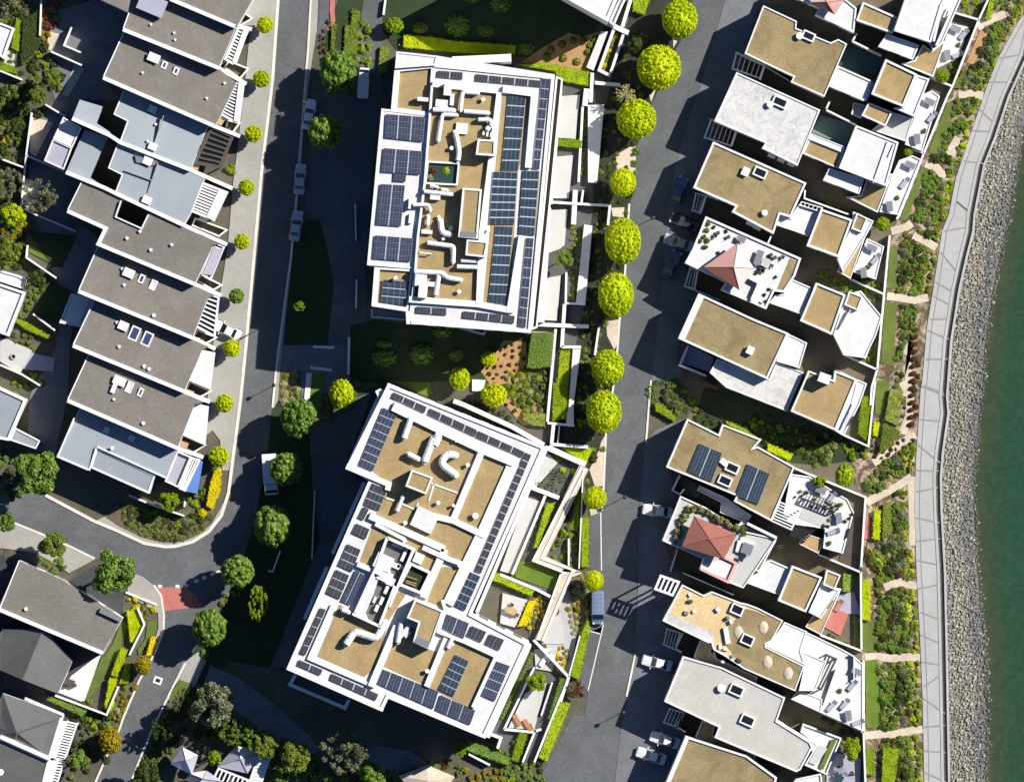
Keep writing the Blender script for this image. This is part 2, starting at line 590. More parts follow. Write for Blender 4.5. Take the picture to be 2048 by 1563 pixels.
CROWN, CROWNV = {}, {}
def crown(kind, leaf, var=0):
    key = (kind, leaf, var)
    if key in CROWN: return CROWN[key]
    seed = abs(hash((kind, len(leaf), var))) % 9999 if False else (sum(map(ord, kind + leaf)) * 7 + var * 131) % 9973
    rs = np.random.RandomState(seed)
    if kind == 'ball':            # clipped, dense, bumpy
        lobes = [((0, 0, 0), .93)] + [(tuple(v * rs.uniform(.88, .92)), rs.uniform(.05, .085)) for v in fib(360, rs, .2)]
        v, q = lobed(lobes, 12000, .062, seed, .95, 1.0, cut=.85, tilt=.3)
    elif kind == 'smallball':
        lobes = [((0, 0, 0), .88)] + [(tuple(v * rs.uniform(.84, .88)), rs.uniform(.09, .13)) for v in fib(140, rs, .2)]
        v, q = lobed(lobes, 4600, .095, seed, .93, 1.0, cut=.82, tilt=.45)
    elif kind == 'broad':         # dark street tree, soft edge
        lobes = [((0, 0, 0), .84)] + [(tuple(v * rs.uniform(.80, .90)), rs.uniform(.10, .18)) for v in fib(150, rs, .2)]
        v, q = lobed(lobes, 8500, .10, seed, .92, 1.0, aspect=.45, tilt=.6, cut=.8)
    elif kind == 'loose':         # irregular, lobed, sky gaps at its edge
        lobes = []
        for i in range(34):
            a = rs.uniform(0, 2 * math.pi); rr = .92 * rs.uniform(0, 1) ** .6
            lobes.append(((rr * math.cos(a) * .8, rr * math.sin(a) * .8, rs.uniform(-.35, .55) * (1 - .5 * rr)), rs.uniform(.16, .30)))
        v, q = lobed(lobes, 4200, .13, seed, .7, 1.0, tilt=.8, cut=.7)
    elif kind == 'airy':          # feathery, see-through
        lobes = []
        for i in range(52):
            a = rs.uniform(0, 2 * math.pi); rr = rs.uniform(0, 1) ** .55
            lobes.append(((rr * math.cos(a) * .9, rr * math.sin(a) * .9, rs.uniform(-.35, .5) * (1 - .6 * rr)), rs.uniform(.07, .16)))
        v, q = lobed(lobes, 3000, .13, seed, .45, 1.0, aspect=.34, tilt=1.0, cut=.6)
    elif kind == 'frond':         # long drooping leaves around a few centres
        parts = []
        for i in range(26):
            a = rs.uniform(0, 2 * math.pi); l = rs.uniform(.6, 1.0); el = rs.uniform(.1, .9)
            k = 26
            t = np.linspace(.08, 1, k)
            px = np.stack([np.cos(a) * t * l, np.sin(a) * t * l, el * t * .6 - .7 * t * t * rs.uniform(.3, .8)], 1)
            c = px + rs.normal(0, .035, (k, 3))
            parts.append(leaf_quads(c, np.tile([0, 0, 1.], (k, 1)), .17, rs, .45, .5))
        v, q = merge(parts)
    elif kind == 'shrub':
        lobes = [((0, 0, .2), .55)] + [((rs.uniform(-.55, .55), rs.uniform(-.55, .55), rs.uniform(.05, .5)), rs.uniform(.25, .42)) for _ in range(9)]
        v, q = lobed(lobes, 420, .24, seed, .75, .95, tilt=.7, cut=.7)
    elif kind == 'dome':
        lobes = [((0, 0, 0), .9)] + [(tuple(np.abs(v) * [np.sign(v[0]), np.sign(v[1]), 1] * .86), .16) for v in fib(40, rs)]
        v, q = lobed(lobes, 1500, .13, seed, .93, 1.0, cut=.8)
    elif kind == 'tuft':          # spiky grass-like plant
        k = 150
        a = rs.uniform(0, 2 * math.pi, k); l = rs.uniform(.2, .95, k)
        c = np.stack([np.cos(a) * l, np.sin(a) * l, .75 - .6 * l + rs.uniform(-.1, .1, k)], 1)
        n = np.stack([np.cos(a) * .5, np.sin(a) * .5, np.ones(k)], 1)
        v, q = leaf_quads(c, n, .42, rs, .28, .35)
        b = blob((0, 0, .15), .42, rs, .2, 8, 5)
        v, q = merge([(v, q), b])
    me = np_mesh(kind + '_crown', v, q, leaf)
    CROWNV[key] = (v, q)
    CROWN[key] = me
    return me

TRUNK = {}
def trunk_mesh(var=0):
    if var in TRUNK: return TRUNK[var]
    r = random.Random(50 + var)
    b = MB()
    b.tube([Vector((0, 0, 0)), Vector((.02, .01, .3)), Vector((-.01, .02, .7)), Vector((0, 0, .95))], [.10, .07, .055, .035], 8)
    for i in range(5):
        a = 2 * math.pi * i / 5 + r.uniform(-.4, .4)
        z = r.uniform(.5, .75)
        b.tube([Vector((0, 0, z)), Vector((.18 * math.cos(a), .18 * math.sin(a), z + .18)), Vector((.45 * math.cos(a), .45 * math.sin(a), z + .34))], [.04, .026, .012], 6)
    me = bpy.data.meshes.new('trunk')
    me.from_pydata(b.v, [], b.f)
    me.materials.append(M['bark'])
    me.polygons.foreach_set('use_smooth', [True] * len(me.polygons))
    TRUNK[var] = me
    return me

TREEN = [0]
def tree(u, v, rpx, kind, leaf, hc, label, name='round_tree', cat='tree', group=None, ry=None, sq=.95, rot=None, z0=0.0):
    """trunk on the ground at survey point (u,v); crown of radius rpx survey pixels centred hc metres up"""
    TREEN[0] += 1
    i = TREEN[0]
    r = rpx / S
    rr = (ry or rpx) / S
    x, y = w2((u, v), hc)
    t = empty(name, (x, y, z0), label, cat, group)
    tr = place_mesh('trunk', trunk_mesh(i % 3), t)
    tr.scale = (max(r, .8) * .9, max(r, .8) * .9, hc)
    tr.rotation_euler.z = i * 1.3
    c = place_mesh('crown', crown(kind, leaf, i % 3), t)
    if ry is None:
        c.scale = (r, r, r * sq); c.rotation_euler.z = i * 2.17
    else:
        c.scale = (r, rr, min(r, rr) * sq); c.rotation_euler.z = (rot or 0) + math.pi * (i % 2)
    c.location.z = hc - z0
    return t

def shrub(u, v, rpx, leaf, label, group=None, kind='shrub', name='shrub', cat='shrub', z0=0.0, sq=.9, ry=None, rot=0):
    TREEN[0] += 1
    i = TREEN[0]
    r = rpx / S
    x, y = w2((u, v), z0)
    o = place_mesh(name, crown(kind, leaf, i % 3), None, (x, y, z0))
    o.scale = (r, (ry or rpx) / S, r * sq)
    o.rotation_euler.z = rot if ry else i * 1.7
    return tag(o, label, cat, group)

def hedge(poly, h, leaf, label, name='hedge', cat='hedge', group=None, size=.20, dens=34, z0=0.0, soft=.10):
    """clipped hedge: leafy top and sides on a solid core, following a survey polygon"""
    q = [w2(p, h + z0) for p in poly]
    if area(q) < 0: q = q[::-1]
    rs = np.random.RandomState(int(abs(q[0][0] * 37 + q[0][1] * 91)) % 9999)
    A = area(q)
    xs, ys = [p[0] for p in q], [p[1] for p in q]
    n = int(A * dens)
    pts = []
    bx = (max(xs) - min(xs)) * (max(ys) - min(ys))
    tries = rs.uniform(0, 1, (int(n * bx / max(A, .01)) + 10, 2))
    for a, b in tries:
        p = (min(xs) + a * (max(xs) - min(xs)), min(ys) + b * (max(ys) - min(ys)))
        if inside(p, q): pts.append((p[0], p[1], z0 + h))
    nrm = [(0, 0, 1)] * len(pts)
    for i in range(len(q)):
        a, b = Vector(q[i]), Vector(q[(i + 1) % len(q)])
        d = b - a
        if d.length < .01: continue
        nn = Vector((d.y, -d.x)).normalized()
        for _ in range(int(d.length * h * dens * .6)):
            t = rs.uniform(0, 1)
            pp = a + d * t
            pts.append((pp.x, pp.y, z0 + rs.uniform(.05, h)))
            nrm.append((nn.x, nn.y, .3))
    c = np.array(pts).reshape(-1, 3)
    c = c + rs.normal(0, soft * .7, c.shape) * [1, 1, .9]
    # slow undulation of the clipped top
    c[:, 2] += .07 * np.sin(c[:, 0] * 2.3 + 1) * np.cos(c[:, 1] * 2.1)
    v, qq = leaf_quads(c, np.array(nrm, dtype=float), size, rs, .65, .5)
    qi = inset(q, .06)
    b = len(qi)
    core = MB(); core.prism_w(qi, z0, z0 + h - .05)
    me = bpy.data.meshes.new(name)
    verts = v.tolist() + core.v
    faces = qq.tolist() + [[k + len(v) for k in f] for f in core.f]
    cx, cy = sum(xs) / len(xs), sum(ys) / len(ys)
    verts = [(a - cx, bb - cy, cc - z0) for a, bb, cc in verts]
    me.from_pydata(verts, [], faces)
    me.materials.append(M[leaf])
    o = place_mesh(name, me, None, (cx, cy, z0))
    return tag(o, label, cat, group)

PEND, TRAILS = [], []
def seg_d(p, a, b):
    dx, dy = b[0] - a[0], b[1] - a[1]
    t = max(0, min(1, ((p[0] - a[0]) * dx + (p[1] - a[1]) * dy) / (dx * dx + dy * dy + 1e-9)))
    return math.hypot(p[0] - a[0] - dx * t, p[1] - a[1] - dy * t)

def scatter(poly, n, mixk, rmin, rmax, label, group, avoid=(), gap=.85, name='shrub', cat='shrub', z0=0.0, seed=1, sq=(.6, 1.0)):
    """individual plants in a bed; mixk = [(kind, leaf, weight)]"""
    r = random.Random(seed)
    us, vs = [p[0] for p in poly], [p[1] for p in poly]
    got = []
    ws = [m[2] for m in mixk]
    for _ in range(n * 30):
        if len(got) >= n: break
        p = (r.uniform(min(us), max(us)), r.uniform(min(vs), max(vs)))
        if not inside(p, poly): continue
        rad = r.uniform(rmin, rmax)
        if any((p[0] - a) ** 2 + (p[1] - b) ** 2 < (gap * (rad + c)) ** 2 for a, b, c in got): continue
        if any(inside(p, a) for a in avoid): continue
        if avoid and any(seg_d(p, s_, e_) < rad * .7 + 6.5 for tr in TRAILS for s_, e_ in zip(tr, tr[1:])): continue
        got.append((*p, rad))
        k = r.choices(mixk, ws)[0]
        word = WORD.get(k[1], 'green')
        PEND.append((rad, p[0], p[1], k, word + ' ' + label, word + ' ' + group, z0 or .12, r.uniform(*sq), name, cat))
    return got
WORD = {'leaf_lime': 'lime green', 'leaf_bright': 'bright green', 'leaf_green': 'mid green', 'leaf_dark': 'dark green', 'leaf_olive': 'olive green',
        'leaf_grey': 'grey green', 'leaf_pale': 'straw coloured', 'leaf_yellow': 'yellow', 'leaf_gold': 'golden', 'leaf_bronze': 'bronze leaved', 'leaf_red': 'reddish'}

def settle(limit):
    """the biggest plants in view become objects of their own, the rest one mass of ground cover"""
    mats = ['leaf_' + k for k in 'lime bright green dark olive grey pale yellow gold bronze red'.split()]
    seen = lambda p: 0 < p[1] < 2048 and 0 < p[2] < 1563
    PEND.sort(key=lambda p: -p[0] * (1 if seen(p) else .01))
    for rad, u, v, k, lab, grp, z0, sq, name, cat in PEND[:limit]:
        shrub(u, v, rad, k[1], lab, grp, k[0], name, cat, z0, sq)
    vs, qs, mi, o = [], [], [], 0
    for i, (rad, u, v, k, lab, grp, z0, sq, name, cat) in enumerate(PEND[limit:]):
        crown(k[0], k[1], i % 3)
        cv, cq = CROWNV[(k[0], k[1], i % 3)]
        r = rad / S; a = i * 1.7
        x, y = w2((u, v), z0)
        c_, s_ = math.cos(a), math.sin(a)
        p = np.stack([(cv[:, 0] * c_ - cv[:, 1] * s_) * r + x, (cv[:, 0] * s_ + cv[:, 1] * c_) * r + y, cv[:, 2] * r * sq + z0], 1)
        vs.append(p); qs.append(cq + o); mi.append(np.full(len(cq), mats.index(k[1]))); o += len(p)
    if not vs: return
    me = np_mesh('undergrowth', np.concatenate(vs), np.concatenate(qs), mats[0])
    for m in mats[1:]: me.materials.append(M[m])
    me.polygons.foreach_set('material_index', np.concatenate(mi).astype(np.int32))
    tag(place_mesh('undergrowth', me), 'dense low planting that fills the beds round the larger shrubs', 'undergrowth', None, 'stuff')
# ================================================================ setting
ZN = [0]
def sheet(name, poly, mat, z=.02, label=None, cat=None, kind='structure', zb=-.25):
    ZN[0] += 1
    b = MB()
    b.prism(poly, zb, z + ZN[0] * .0006)
    o = b.build(name, mat)
    return tag(o, label, cat, None, kind)

def line_strip(name, polys, wd, z0, z1, mat, label=None, cat=None, kind='structure'):
    b = MB()
    for p in polys: b.wall(p, wd, z0, z1)
    return tag(b.build(name, mat), label, cat, None, kind)

COAST = P('f 2068,-60 2058,60 14 1953,0 13 2036,400 1900,700 1800,1000 1720,1200 1650,1560 14 1640,300 1590,500 1540,720 1480,1100 1450,1500 15 1460,240 1420,520 1405,700 1410,950 1435,1400 16 1445,500 1455,1000 1465,1560 f 1894,1620')
COAST = [p for p in COAST if not (p[1] > 379 and p[1] < 381)]
PROMW = P('f 2052,-60 13 2036,110 2000,150 1850,420 1770,620 1640,1000 1540,1300 1490,1560 14 1440,300 1380,700 1330,1000 1295,1400 15 1285,60 1250,600 1240,900 1255,1400 16 1280,500 1300,1000 1310,1560 f 1852,1620')
ROCKE = P('f 2110,-60 13 2036,900 1960,1500 14 1900,400 1840,700 1780,1100 1750,1500 15 1720,300 1690,700 1700,1100 1720,1400 16 1770,500 1800,1000 1790,1560 f 1982,1620')

def at_v(line, v):
    for (a, b), (c, d) in zip(line, line[1:]):
        if (b <= v <= d) or (d <= v <= b):
            return a + (c - a) * ((v - b) / (d - b) if d != b else 0)
    return line[0][0] if v < line[0][1] else line[-1][0]

# ground: one sheet to the horizon on the land side of the sea wall
gp = [(-9000, -9000), (2200, -9000)] + COAST + [(1894, 9000), (-9000, 9000)]
b = MB(); b.prism(gp, -6, 0.0)
tag(b.build('ground', 'ground_earth'), 'bare earth and leaf litter of the garden plots', 'ground', None, 'structure')
# water: sheet with its depth below it kept per vertex
vs = list(range(-60, 1640, 20))
vv, ff, dep = [], [], []
ks = [0, 4, 12, 24, 40, 60, 85, 120, 200, 400, 900, 9000]
rows = [-9000] + vs + [9000]
for v in rows:
    e = at_v(ROCKE, max(-60, min(1620, v)))
    e0 = e - 60
    for k in [-60] + ks:
        x, y = w2((e + k, v), 0)
        vv.append((x, y, -2.1)); dep.append(max(0, min(1, (k + 8) / 95.0)))
nk = len(ks) + 1
for i in range(len(rows) - 1):
    for j in range(nk - 1):
        a = i * nk + j
        ff.append([a, a + nk, a + nk + 1, a + 1])
me = bpy.data.meshes.new('water'); me.from_pydata(vv, [], ff)
at = me.attributes.new('depth', 'FLOAT', 'POINT'); at.data.foreach_set('value', dep)
me.materials.append(M['water'])
tag(place_mesh('water', me), 'calm dark green sea water beyond the rocks', 'water', None, 'structure')

# left road with the side street
ROAD1 = P('f 559,-40 545,160 533,260 523,345 511,480 501,590 492,690 481,800 468,900 457,985 443,1030 418,1062 385,1083 350,1092 3 1200,1210 1050,1185 850,1092 690,1026 330,835 f 60,975 0,948 -40,930 -40,1003 28,1045 3 290,1112 500,1203 690,1296 f 250,1140 285,1152 308,1170 322,1190 328,1230 327,1260 311,1303 278,1361 247,1433 239,1457 214,1510 190,1565 180,1610 250,1610 264,1556 302,1463 346,1372 371,1325 400,1282 432,1235 456,1190 475,1150 492,1100 508,1050 521,1000 532,920 545,815 552,740 570,600 582,512 590,430 600,300 608,200 616,100 624,-40')
sheet('road', ROAD1, 'asphalt', .03, 'grey asphalt street running along the left terraces with a side street', 'road')
# right lane
ROAD2 = P('f 1393,-40 1375,60 1345,110 1312,190 1300,215 1274,290 1271,330 1268,385 10 940,100 910,590 870,940 855,1150 825,1430 11 770,400 755,760 735,960 f 1180,1030 1178,1132 1192,1150 1205,1160 1180,1200 1178,1255 1185,1262 12 565,850 640,900 620,1080 530,1080 350,1420 310,1500 f 1075,1610 1225,1610 1240,1470 1253,1392 1275,1300 1279,1133 1284,966 1292,880 1302,760 1310,700 1322,600 1335,430 1352,330 1375,250 1395,190 1425,90 1462,-40')
sheet('lane', ROAD2, 'asphalt', .028, 'grey asphalt lane between the apartment gardens and the white villas', 'road')
sheet('parking_bay', P('f 1181,1030 1201,1024 1203,1140 1192,1140 1180,1128'), 'parking_asphalt', .034, 'narrow asphalt parking bay beside the clipped hedge', 'parking bay')
sheet('parking_bay', P('12 655,468 745,492 755,430 640,900 575,845'), 'parking_asphalt', .034, 'tapering parking bay marked by white lines below the parked van', 'parking bay')
# forecourts, pavements
FORE = P('f 470,-40 557,-40 543,160 531,260 521,345 509,480 499,590 490,690 479,800 466,900 458,940 445,940 440,880 425,860 400,880 415,800 425,700 440,590 456,489 465,378 478,272 490,165 500,60')
sheet('forecourt', FORE, 'forecourt', .11, 'pale concrete forecourt in front of the terraced houses', 'pavement')
sheet('sidewalk', P('f 626,-40 638,-40 634,60 624,120 610,225 602,330 592,440 584,520 575,600 560,740 556,800 548,815 545,815 552,740 570,600 582,512 590,430 600,300 608,200 616,100'), 'forecourt', .12, 'narrow kerbside pavement east of the street', 'pavement')
sheet('sidewalk', P('4 1330,700 1440,618 1500,680 1420,860 1390,900 1310,815 1262,868 1235,960 1200,985'), 'forecourt', .12, 'pale paved corner by the street with a planted bed', 'pavement')
sheet('sidewalk', P('f 28,1045 4 0,0 3 100,1040 280,1115 490,1205 690,1300 600,1350 500,1400 430,1350 250,1250 f -40,1090 -40,1010'), 'forecourt', .115, 'pale pavement in front of the house across the side street', 'pavement')
sheet('sidewalk', P('f 250,1140 285,1152 308,1170 322,1190 328,1230 327,1260 311,1303 304,1300 317,1255 316,1225 4 1040,270 960,220 930,180'), 'forecourt', .12, 'pale pavement curving round the street corner', 'pavement')
sheet('sidewalk', P('f 458,985 443,1030 418,1062 385,1083 350,1092 3 1200,1210 1050,1185 850,1092 690,1026 760,990 900,1060 1060,1150 1200,1182 1330,1172 1450,1120 1540,1040 1580,970'), 'forecourt', .12, 'curved kerbside pavement around the corner garden', 'pavement')
sheet('parking_asphalt_strip', P('f 640,-40 662,-40 656,60 640,85 632,85 637,40'), 'parking_asphalt', .06, 'strip of grey paving by the red kerb', 'pavement')
line_strip('kerb', [P('f 559,-40 545,160 533,260 523,345 511,480 501,590 492,690 481,800 468,900 457,985 443,1030 418,1062 385,1083 350,1092 3 1200,1210 1050,1185 850,1092 690,1026 330,835')], .45, -.1, .15, 'kerb', 'pale concrete kerb along the forecourts and round the corner', 'kerb')
line_strip('kerb', [P('f 624,-40 616,100 608,200 600,300 590,430 582,512 570,600 552,740 545,815'), P('f 327,1260 311,1303 278,1361 247,1433 239,1457 214,1510 190,1565'), P('f 28,1045 3 290,1112 500,1203 690,1296'), P('f 308,1170 322,1190 328,1230 327,1260')], .3, -.1, .155, 'kerb', 'pale kerbs on the far side of the street', 'kerb')
line_strip('kerb', [P('f 371,1325 346,1372 302,1463 264,1556'), P('f 1302,760 1292,885'), P('f 1271,1306 1253,1392'), P('10 940,100 910,590 870,940 855,1150 825,1430 11 770,400 755,760 740,950')], .28, -.1, .155, 'kerb', 'pale kerbs along the lane', 'kerb')
line_strip('red_kerb', [P('f 667,-40 664,20 666,40 658,62')], .7, -.1, .17, 'red_surface', 'red painted kerb at the top of the street', 'kerb')
sheet('red_crossing', P('f 316,1175 345,1173 372,1174 395,1195 405,1212 330,1221 323,1197'), 'red_surface', .036, 'red surfaced road threshold at the junction', 'road surface')
bq = MB()
for a in ((299, 1171), (316, 1171.5), (351, 1171.5), (369, 1170), (389, 1163), (405, 1156), (421, 1149), (433, 1145)):
    bq.bar(a, (a[0] + 8, a[1] + (.4 if a[0] < 380 else -3.4)), .45, .03, .068)
tag(bq.build('road_marking', 'white_wall'), 'row of short white give-way blocks above the red threshold', 'road marking', None, 'structure')
line_strip('road_marking', [P('f 1201.5,1022 1203,1140'), P('12 655,466 745,491'), P('12 752,420 640,900')], .16, .02, .062, 'white_roof', 'white bay lines along the lane', 'road marking')
line_strip('road_marking', [P('f 626,693 668,695'), P('f 621,735 664,740')], .38, .02, .075, 'white_wall', 'pair of white lines across the shaded driveway', 'road marking')
# grounds round the apartments (lawns, drives in the shade)
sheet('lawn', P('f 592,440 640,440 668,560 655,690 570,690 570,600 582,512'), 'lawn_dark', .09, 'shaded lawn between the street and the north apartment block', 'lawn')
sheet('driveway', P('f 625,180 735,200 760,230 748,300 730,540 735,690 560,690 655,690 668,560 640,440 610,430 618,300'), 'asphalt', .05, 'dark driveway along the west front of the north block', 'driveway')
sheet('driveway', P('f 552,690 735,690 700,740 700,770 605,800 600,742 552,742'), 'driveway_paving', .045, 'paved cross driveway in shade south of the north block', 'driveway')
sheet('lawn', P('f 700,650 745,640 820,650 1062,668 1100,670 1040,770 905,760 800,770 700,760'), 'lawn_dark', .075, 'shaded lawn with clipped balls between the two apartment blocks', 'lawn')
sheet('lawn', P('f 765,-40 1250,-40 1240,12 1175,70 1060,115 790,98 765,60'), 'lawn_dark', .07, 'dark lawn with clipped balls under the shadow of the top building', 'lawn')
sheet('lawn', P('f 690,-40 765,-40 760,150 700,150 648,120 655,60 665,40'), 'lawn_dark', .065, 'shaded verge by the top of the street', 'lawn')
sheet('driveway', P('f 735,-40 765,-40 765,190 735,230 700,160'), 'asphalt', .085, 'dark access drive at the top', 'driveway')
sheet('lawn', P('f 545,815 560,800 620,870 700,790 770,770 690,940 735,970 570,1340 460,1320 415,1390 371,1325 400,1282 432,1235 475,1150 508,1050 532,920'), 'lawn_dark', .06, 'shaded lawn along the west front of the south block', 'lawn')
sheet('driveway', P('f 620,870 690,800 745,785 690,935 735,970 575,1335 540,1335 640,1080 625,980'), 'asphalt', .08, 'dark driveway along the west front of the south block', 'driveway')
sheet('path', P('f 420,1330 470,1350 540,1400 620,1470 640,1500 600,1520 500,1440 405,1375'), 'driveway_paving', .09, 'curving concrete path in the shade of the south block', 'path')
sheet('path', P('f 745,1488 820,1500 860,1530 790,1545 735,1520'), 'driveway_paving', .095, 'paved patch in the shade south of the south block', 'path')
sheet('garden_bed', P('9 130,470 290,360 500,240 600,270 740,225 650,520 400,490'), 'orange_mulch', .07, 'orange mulched bed with clipped balls', 'garden bed')
sheet('garden_bed', P('f 1008,680 1052,684 1053,735 1050,760 1062,790 1092,845 1045,850 1015,815 985,775 962,742 985,715'), 'orange_mulch', .08, 'orange mulched bed with rows of small dark plants', 'garden bed')
sheet('garden_bed', P('f 560,742 592,745 595,790 578,830 556,800'), 'soil', .12, 'planting bed on the pavement edge', 'garden bed')
sheet('lawn', P('6 460,1325 545,1330 520,1563 7 540,180 520,200 450,235 430,200 440,0'), 'lawn_green', .12, 'sunlit strip of lawn with a dry lower end', 'lawn')
sheet('lawn', P('6 980,1385 1310,1400 1330,1480 1290,1500 1180,1460 1060,1400'), 'lawn_green', .1, 'sunlit lawn beside the north corner of the south block', 'lawn')
line_strip('garden_edge', [P('6 430,1330 410,1563')], .8, 0, .25, 'white_wall', 'white edging beside the lawn strip', 'wall', 'thing')
# lane verge
sheet('verge', P('f 1385,-40 1375,60 1345,110 1312,190 1300,215 1274,290 1271,330 1268,385 10 940,100 910,590 870,940 855,1150 825,1430 11 770,400 755,760 735,960 650,940 610,690 680,490 400,470 f 1095,890 1150,700 1170,600 1185,420 1190,300 1215,200 1235,100 1290,-40'), 'tree_shade_ground', .10, 'dark mulched planting under the round trees beside the lane', 'verge')
for s in ('9 840,1130 990,1040 985,1260 940,1290 850,1230', '10 810,130 905,125 900,200 820,190', '10 770,955 866,940 850,1130 830,1160 780,1060', '11 650,650 770,405 760,770 690,770', '11 720,40 800,40 780,70', '9 1085,690 1135,645 1100,745', '9 1260,290 1290,300 1260,350', '11 770,390 755,560 700,600 735,450', '11 650,940 735,900 730,960 660,985'):
    sheet('verge', P(s), 'sandstone', .12, 'bare sandy patch at the edge of the lane', 'verge')
# villas: shared yards and driveways
sheet('driveway', P('f 1462,-40 1530,-40 1490,105 1475,150 1430,250 1425,290 1390,370 1370,530 1395,590 1355,680 1365,770 1302,760 1310,700 1322,600 1335,430 1352,330 1375,250 1395,190 1425,90'), 'driveway_paving', .05, 'paved driveways of the northern villas', 'driveway')
sheet('driveway', P('f 1290,885 1310,860 1375,835 1333,930 1355,990 1325,1080 1365,1165 1325,1240 1366,1312 1330,1400 1370,1470 1330,1610 1225,1610 1240,1470 1253,1392 1275,1300 1279,1133 1284,966'), 'driveway_paving', .05, 'paved driveways of the southern villas', 'driveway')
VYARD = P('f 1475,-40 1985,-40 13 1775,0 1710,140 1520,620 1480,700 1310,1110 1130,1563 14 1110,210 1060,330 1020,750 970,1300 930,1563 15 900,470 f 1690,940 15 880,850 850,1390 16 855,610 875,1200 880,1563 f 1732,1610 1320,1610 1330,1400 1325,1240 1325,1080 1333,930 1375,835 1365,760 1355,680 1395,590 1371,528 1388,374 1429,242 1489,107')
sheet('yard', VYARD, 'yard_paving', .04, 'dark paved ground between and around the villas', 'yard')
# planted belt by the promenade
BELT = P('f 1985,-40 2050,-40') + [p for p in PROMW[1:]] + P('f 1730,1610 16 880,1563 875,1200 855,610 850,0 15 850,1390 880,850 f 1690,940 15 930,470 960,0 14 970,1300 1020,750 1060,330 1110,210 13 1130,1563 1310,1110 1480,700 1520,620 1710,140 1775,0')
sheet('garden_bed', BELT, 'belt_soil', .06, 'sandy planted belt between the villas and the promenade', 'garden bed')
# promenade
pr = PROMW + [(p[0] - 7, p[1]) for p in COAST[::-1]]
pm = sheet('promenade', pr, 'promenade', .16, 'pale concrete seafront promenade', 'promenade')
jb = MB()
for s in ['13 1860,425 2030,395', '13 1785,598 1950,598', '13 1680,765 1830,905', '13 1650,950 1800,958', '13 1600,1170 1740,1190', '13 1545,1460 1640,1540',
          '14 1545,85 1640,165', '14 1460,298 1620,270', '14 1430,450 1545,590', '14 1395,670 1530,745', '14 1380,770 1505,840', '14 1355,940 1500,936', '14 1335,1020 1490,1085', '14 1325,1230 1480,1228', '14 1310,1420 1450,1475',
          '15 1290,45 1455,110', '15 1280,285 1440,300', '15 1265,470 1425,600', '15 1255,655 1415,660', '15 1255,810 1410,780', '15 1250,1000 1420,1035', '15 1255,1170 1425,1150', '15 1260,1310 1430,1345',
          '16 1265,160 1430,125', '16 1285,330 1430,385', '16 1285,495 1440,560', '16 1290,690 1440,715', '16 1310,870 1440,780', '16 1300,950 1460,1065', '16 1300,1165 1460,1150', '16 1305,1335 1465,1350', '16 1310,1490 1470,1563']:
    a, c = P(s); jb.bar(a, c, .22, .1, .218)
for dx in (10,): jb.wall([(p[0] + dx, p[1]) for p in PROMW], .10, .1, .2215)
jo = jb.build('joint', 'joint', pm)
line_strip('promenade_edge', [[(p[0] - 5.5, p[1]) for p in COAST]], .4, .1, .26, 'concrete', 'pale raised edging along the promenade', 'kerb')
wl = line_strip('seawall', [[(p[0] + 1.5, p[1]) for p in COAST]], .66, -3, -.1, 'ledge', 'low dark ledge below the promenade edge', 'wall')
line_strip('coping', [[(p[0] + 7.5, p[1]) for p in COAST]], .34, -3, .05, 'concrete', 'thin pale coping between the promenade and the rocks', 'wall')
# riprap
slope = MB()
for v in range(-60, 1620, 40):
    a0, a1 = at_v(COAST, v) + 9, at_v(COAST, v + 40) + 9
    b0, b1 = at_v(ROCKE, v) + 25, at_v(ROCKE, v + 40) + 25
    q = [w2((a0, v)), w2((a1, v + 40)), w2((b1, v + 40)), w2((b0, v))]
    slope.poly([(*q[0], -.75), (*q[1], -.75), (*q[2], -2.75), (*q[3], -2.75)])
tag(slope.build('revetment', 'rock_bed'), 'dark gaps between the stones of the shore slope', 'rock slope', None, 'structure')
def rock_mesh(seed, mat):
    rs = np.random.RandomState(seed)
    v, q = blob((0, 0, 0), 1, rs, .0, 8, 5)
    d = rs.normal(0, 1, (7, 3)); d /= np.linalg.norm(d, axis=1)[:, None]
    for k in d:                                   # chop facets
        h = v @ k; lim = rs.uniform(.55, .85)
        v = v - np.clip(h - lim, 0, None)[:, None] * k
    v *= [1.45, .75, .8]
    return v, q
rk = {}
for mat in ('rock_pale', 'rock_grey'):
    for i in range(5):
        v, q = rock_mesh(i + (40 if mat == 'rock_grey' else 0), mat)
        rk[(mat, i)] = (np_mesh('boulder', v, q, mat), v, q)
rr = random.Random(3)
rocks = []
for v in np.arange(-30, 1600, 3.9):
    a, e = at_v(COAST, v) + 12, at_v(ROCKE, v) + 9
    u = a
    while u < e:
        t = (u - a) / (e - a)
        pu, pv = u + rr.uniform(-3, 3), v + rr.uniform(-2.6, 2.6)
        s = rr.uniform(.11, .21) * (1.45 if rr.random() < .14 else 1)
        wob = .06 * math.sin(v * .031) + .05 * math.sin(v * .011 + 2)
        m = 'rock_pale' if rr.random() > max(.08, min(.9, (t - .40 + wob) * 5)) or t > .88 and rr.random() < .55 else 'rock_grey'
        if not (t > .9 and rr.random() < .4) and rr.random() > .1: rocks.append((s, pu, pv, t, m, rr.randrange(5), rr.uniform(-.6, .6) + .8, rr.uniform(-.5, .5)))
        u += rr.uniform(3.6, 5.8)
inview = lambda p: 0 < p[1] < 2048 and 0 < p[2] < 1563
rocks.sort(key=lambda p: -p[0] * (1 if inview(p) else .01))
def rmat(r):
    x, y = w2((r[1], r[2]), -1)
    return (x, y, -.75 - 1.75 * r[3] + .05 + r[0] * .3), r[6], r[7]
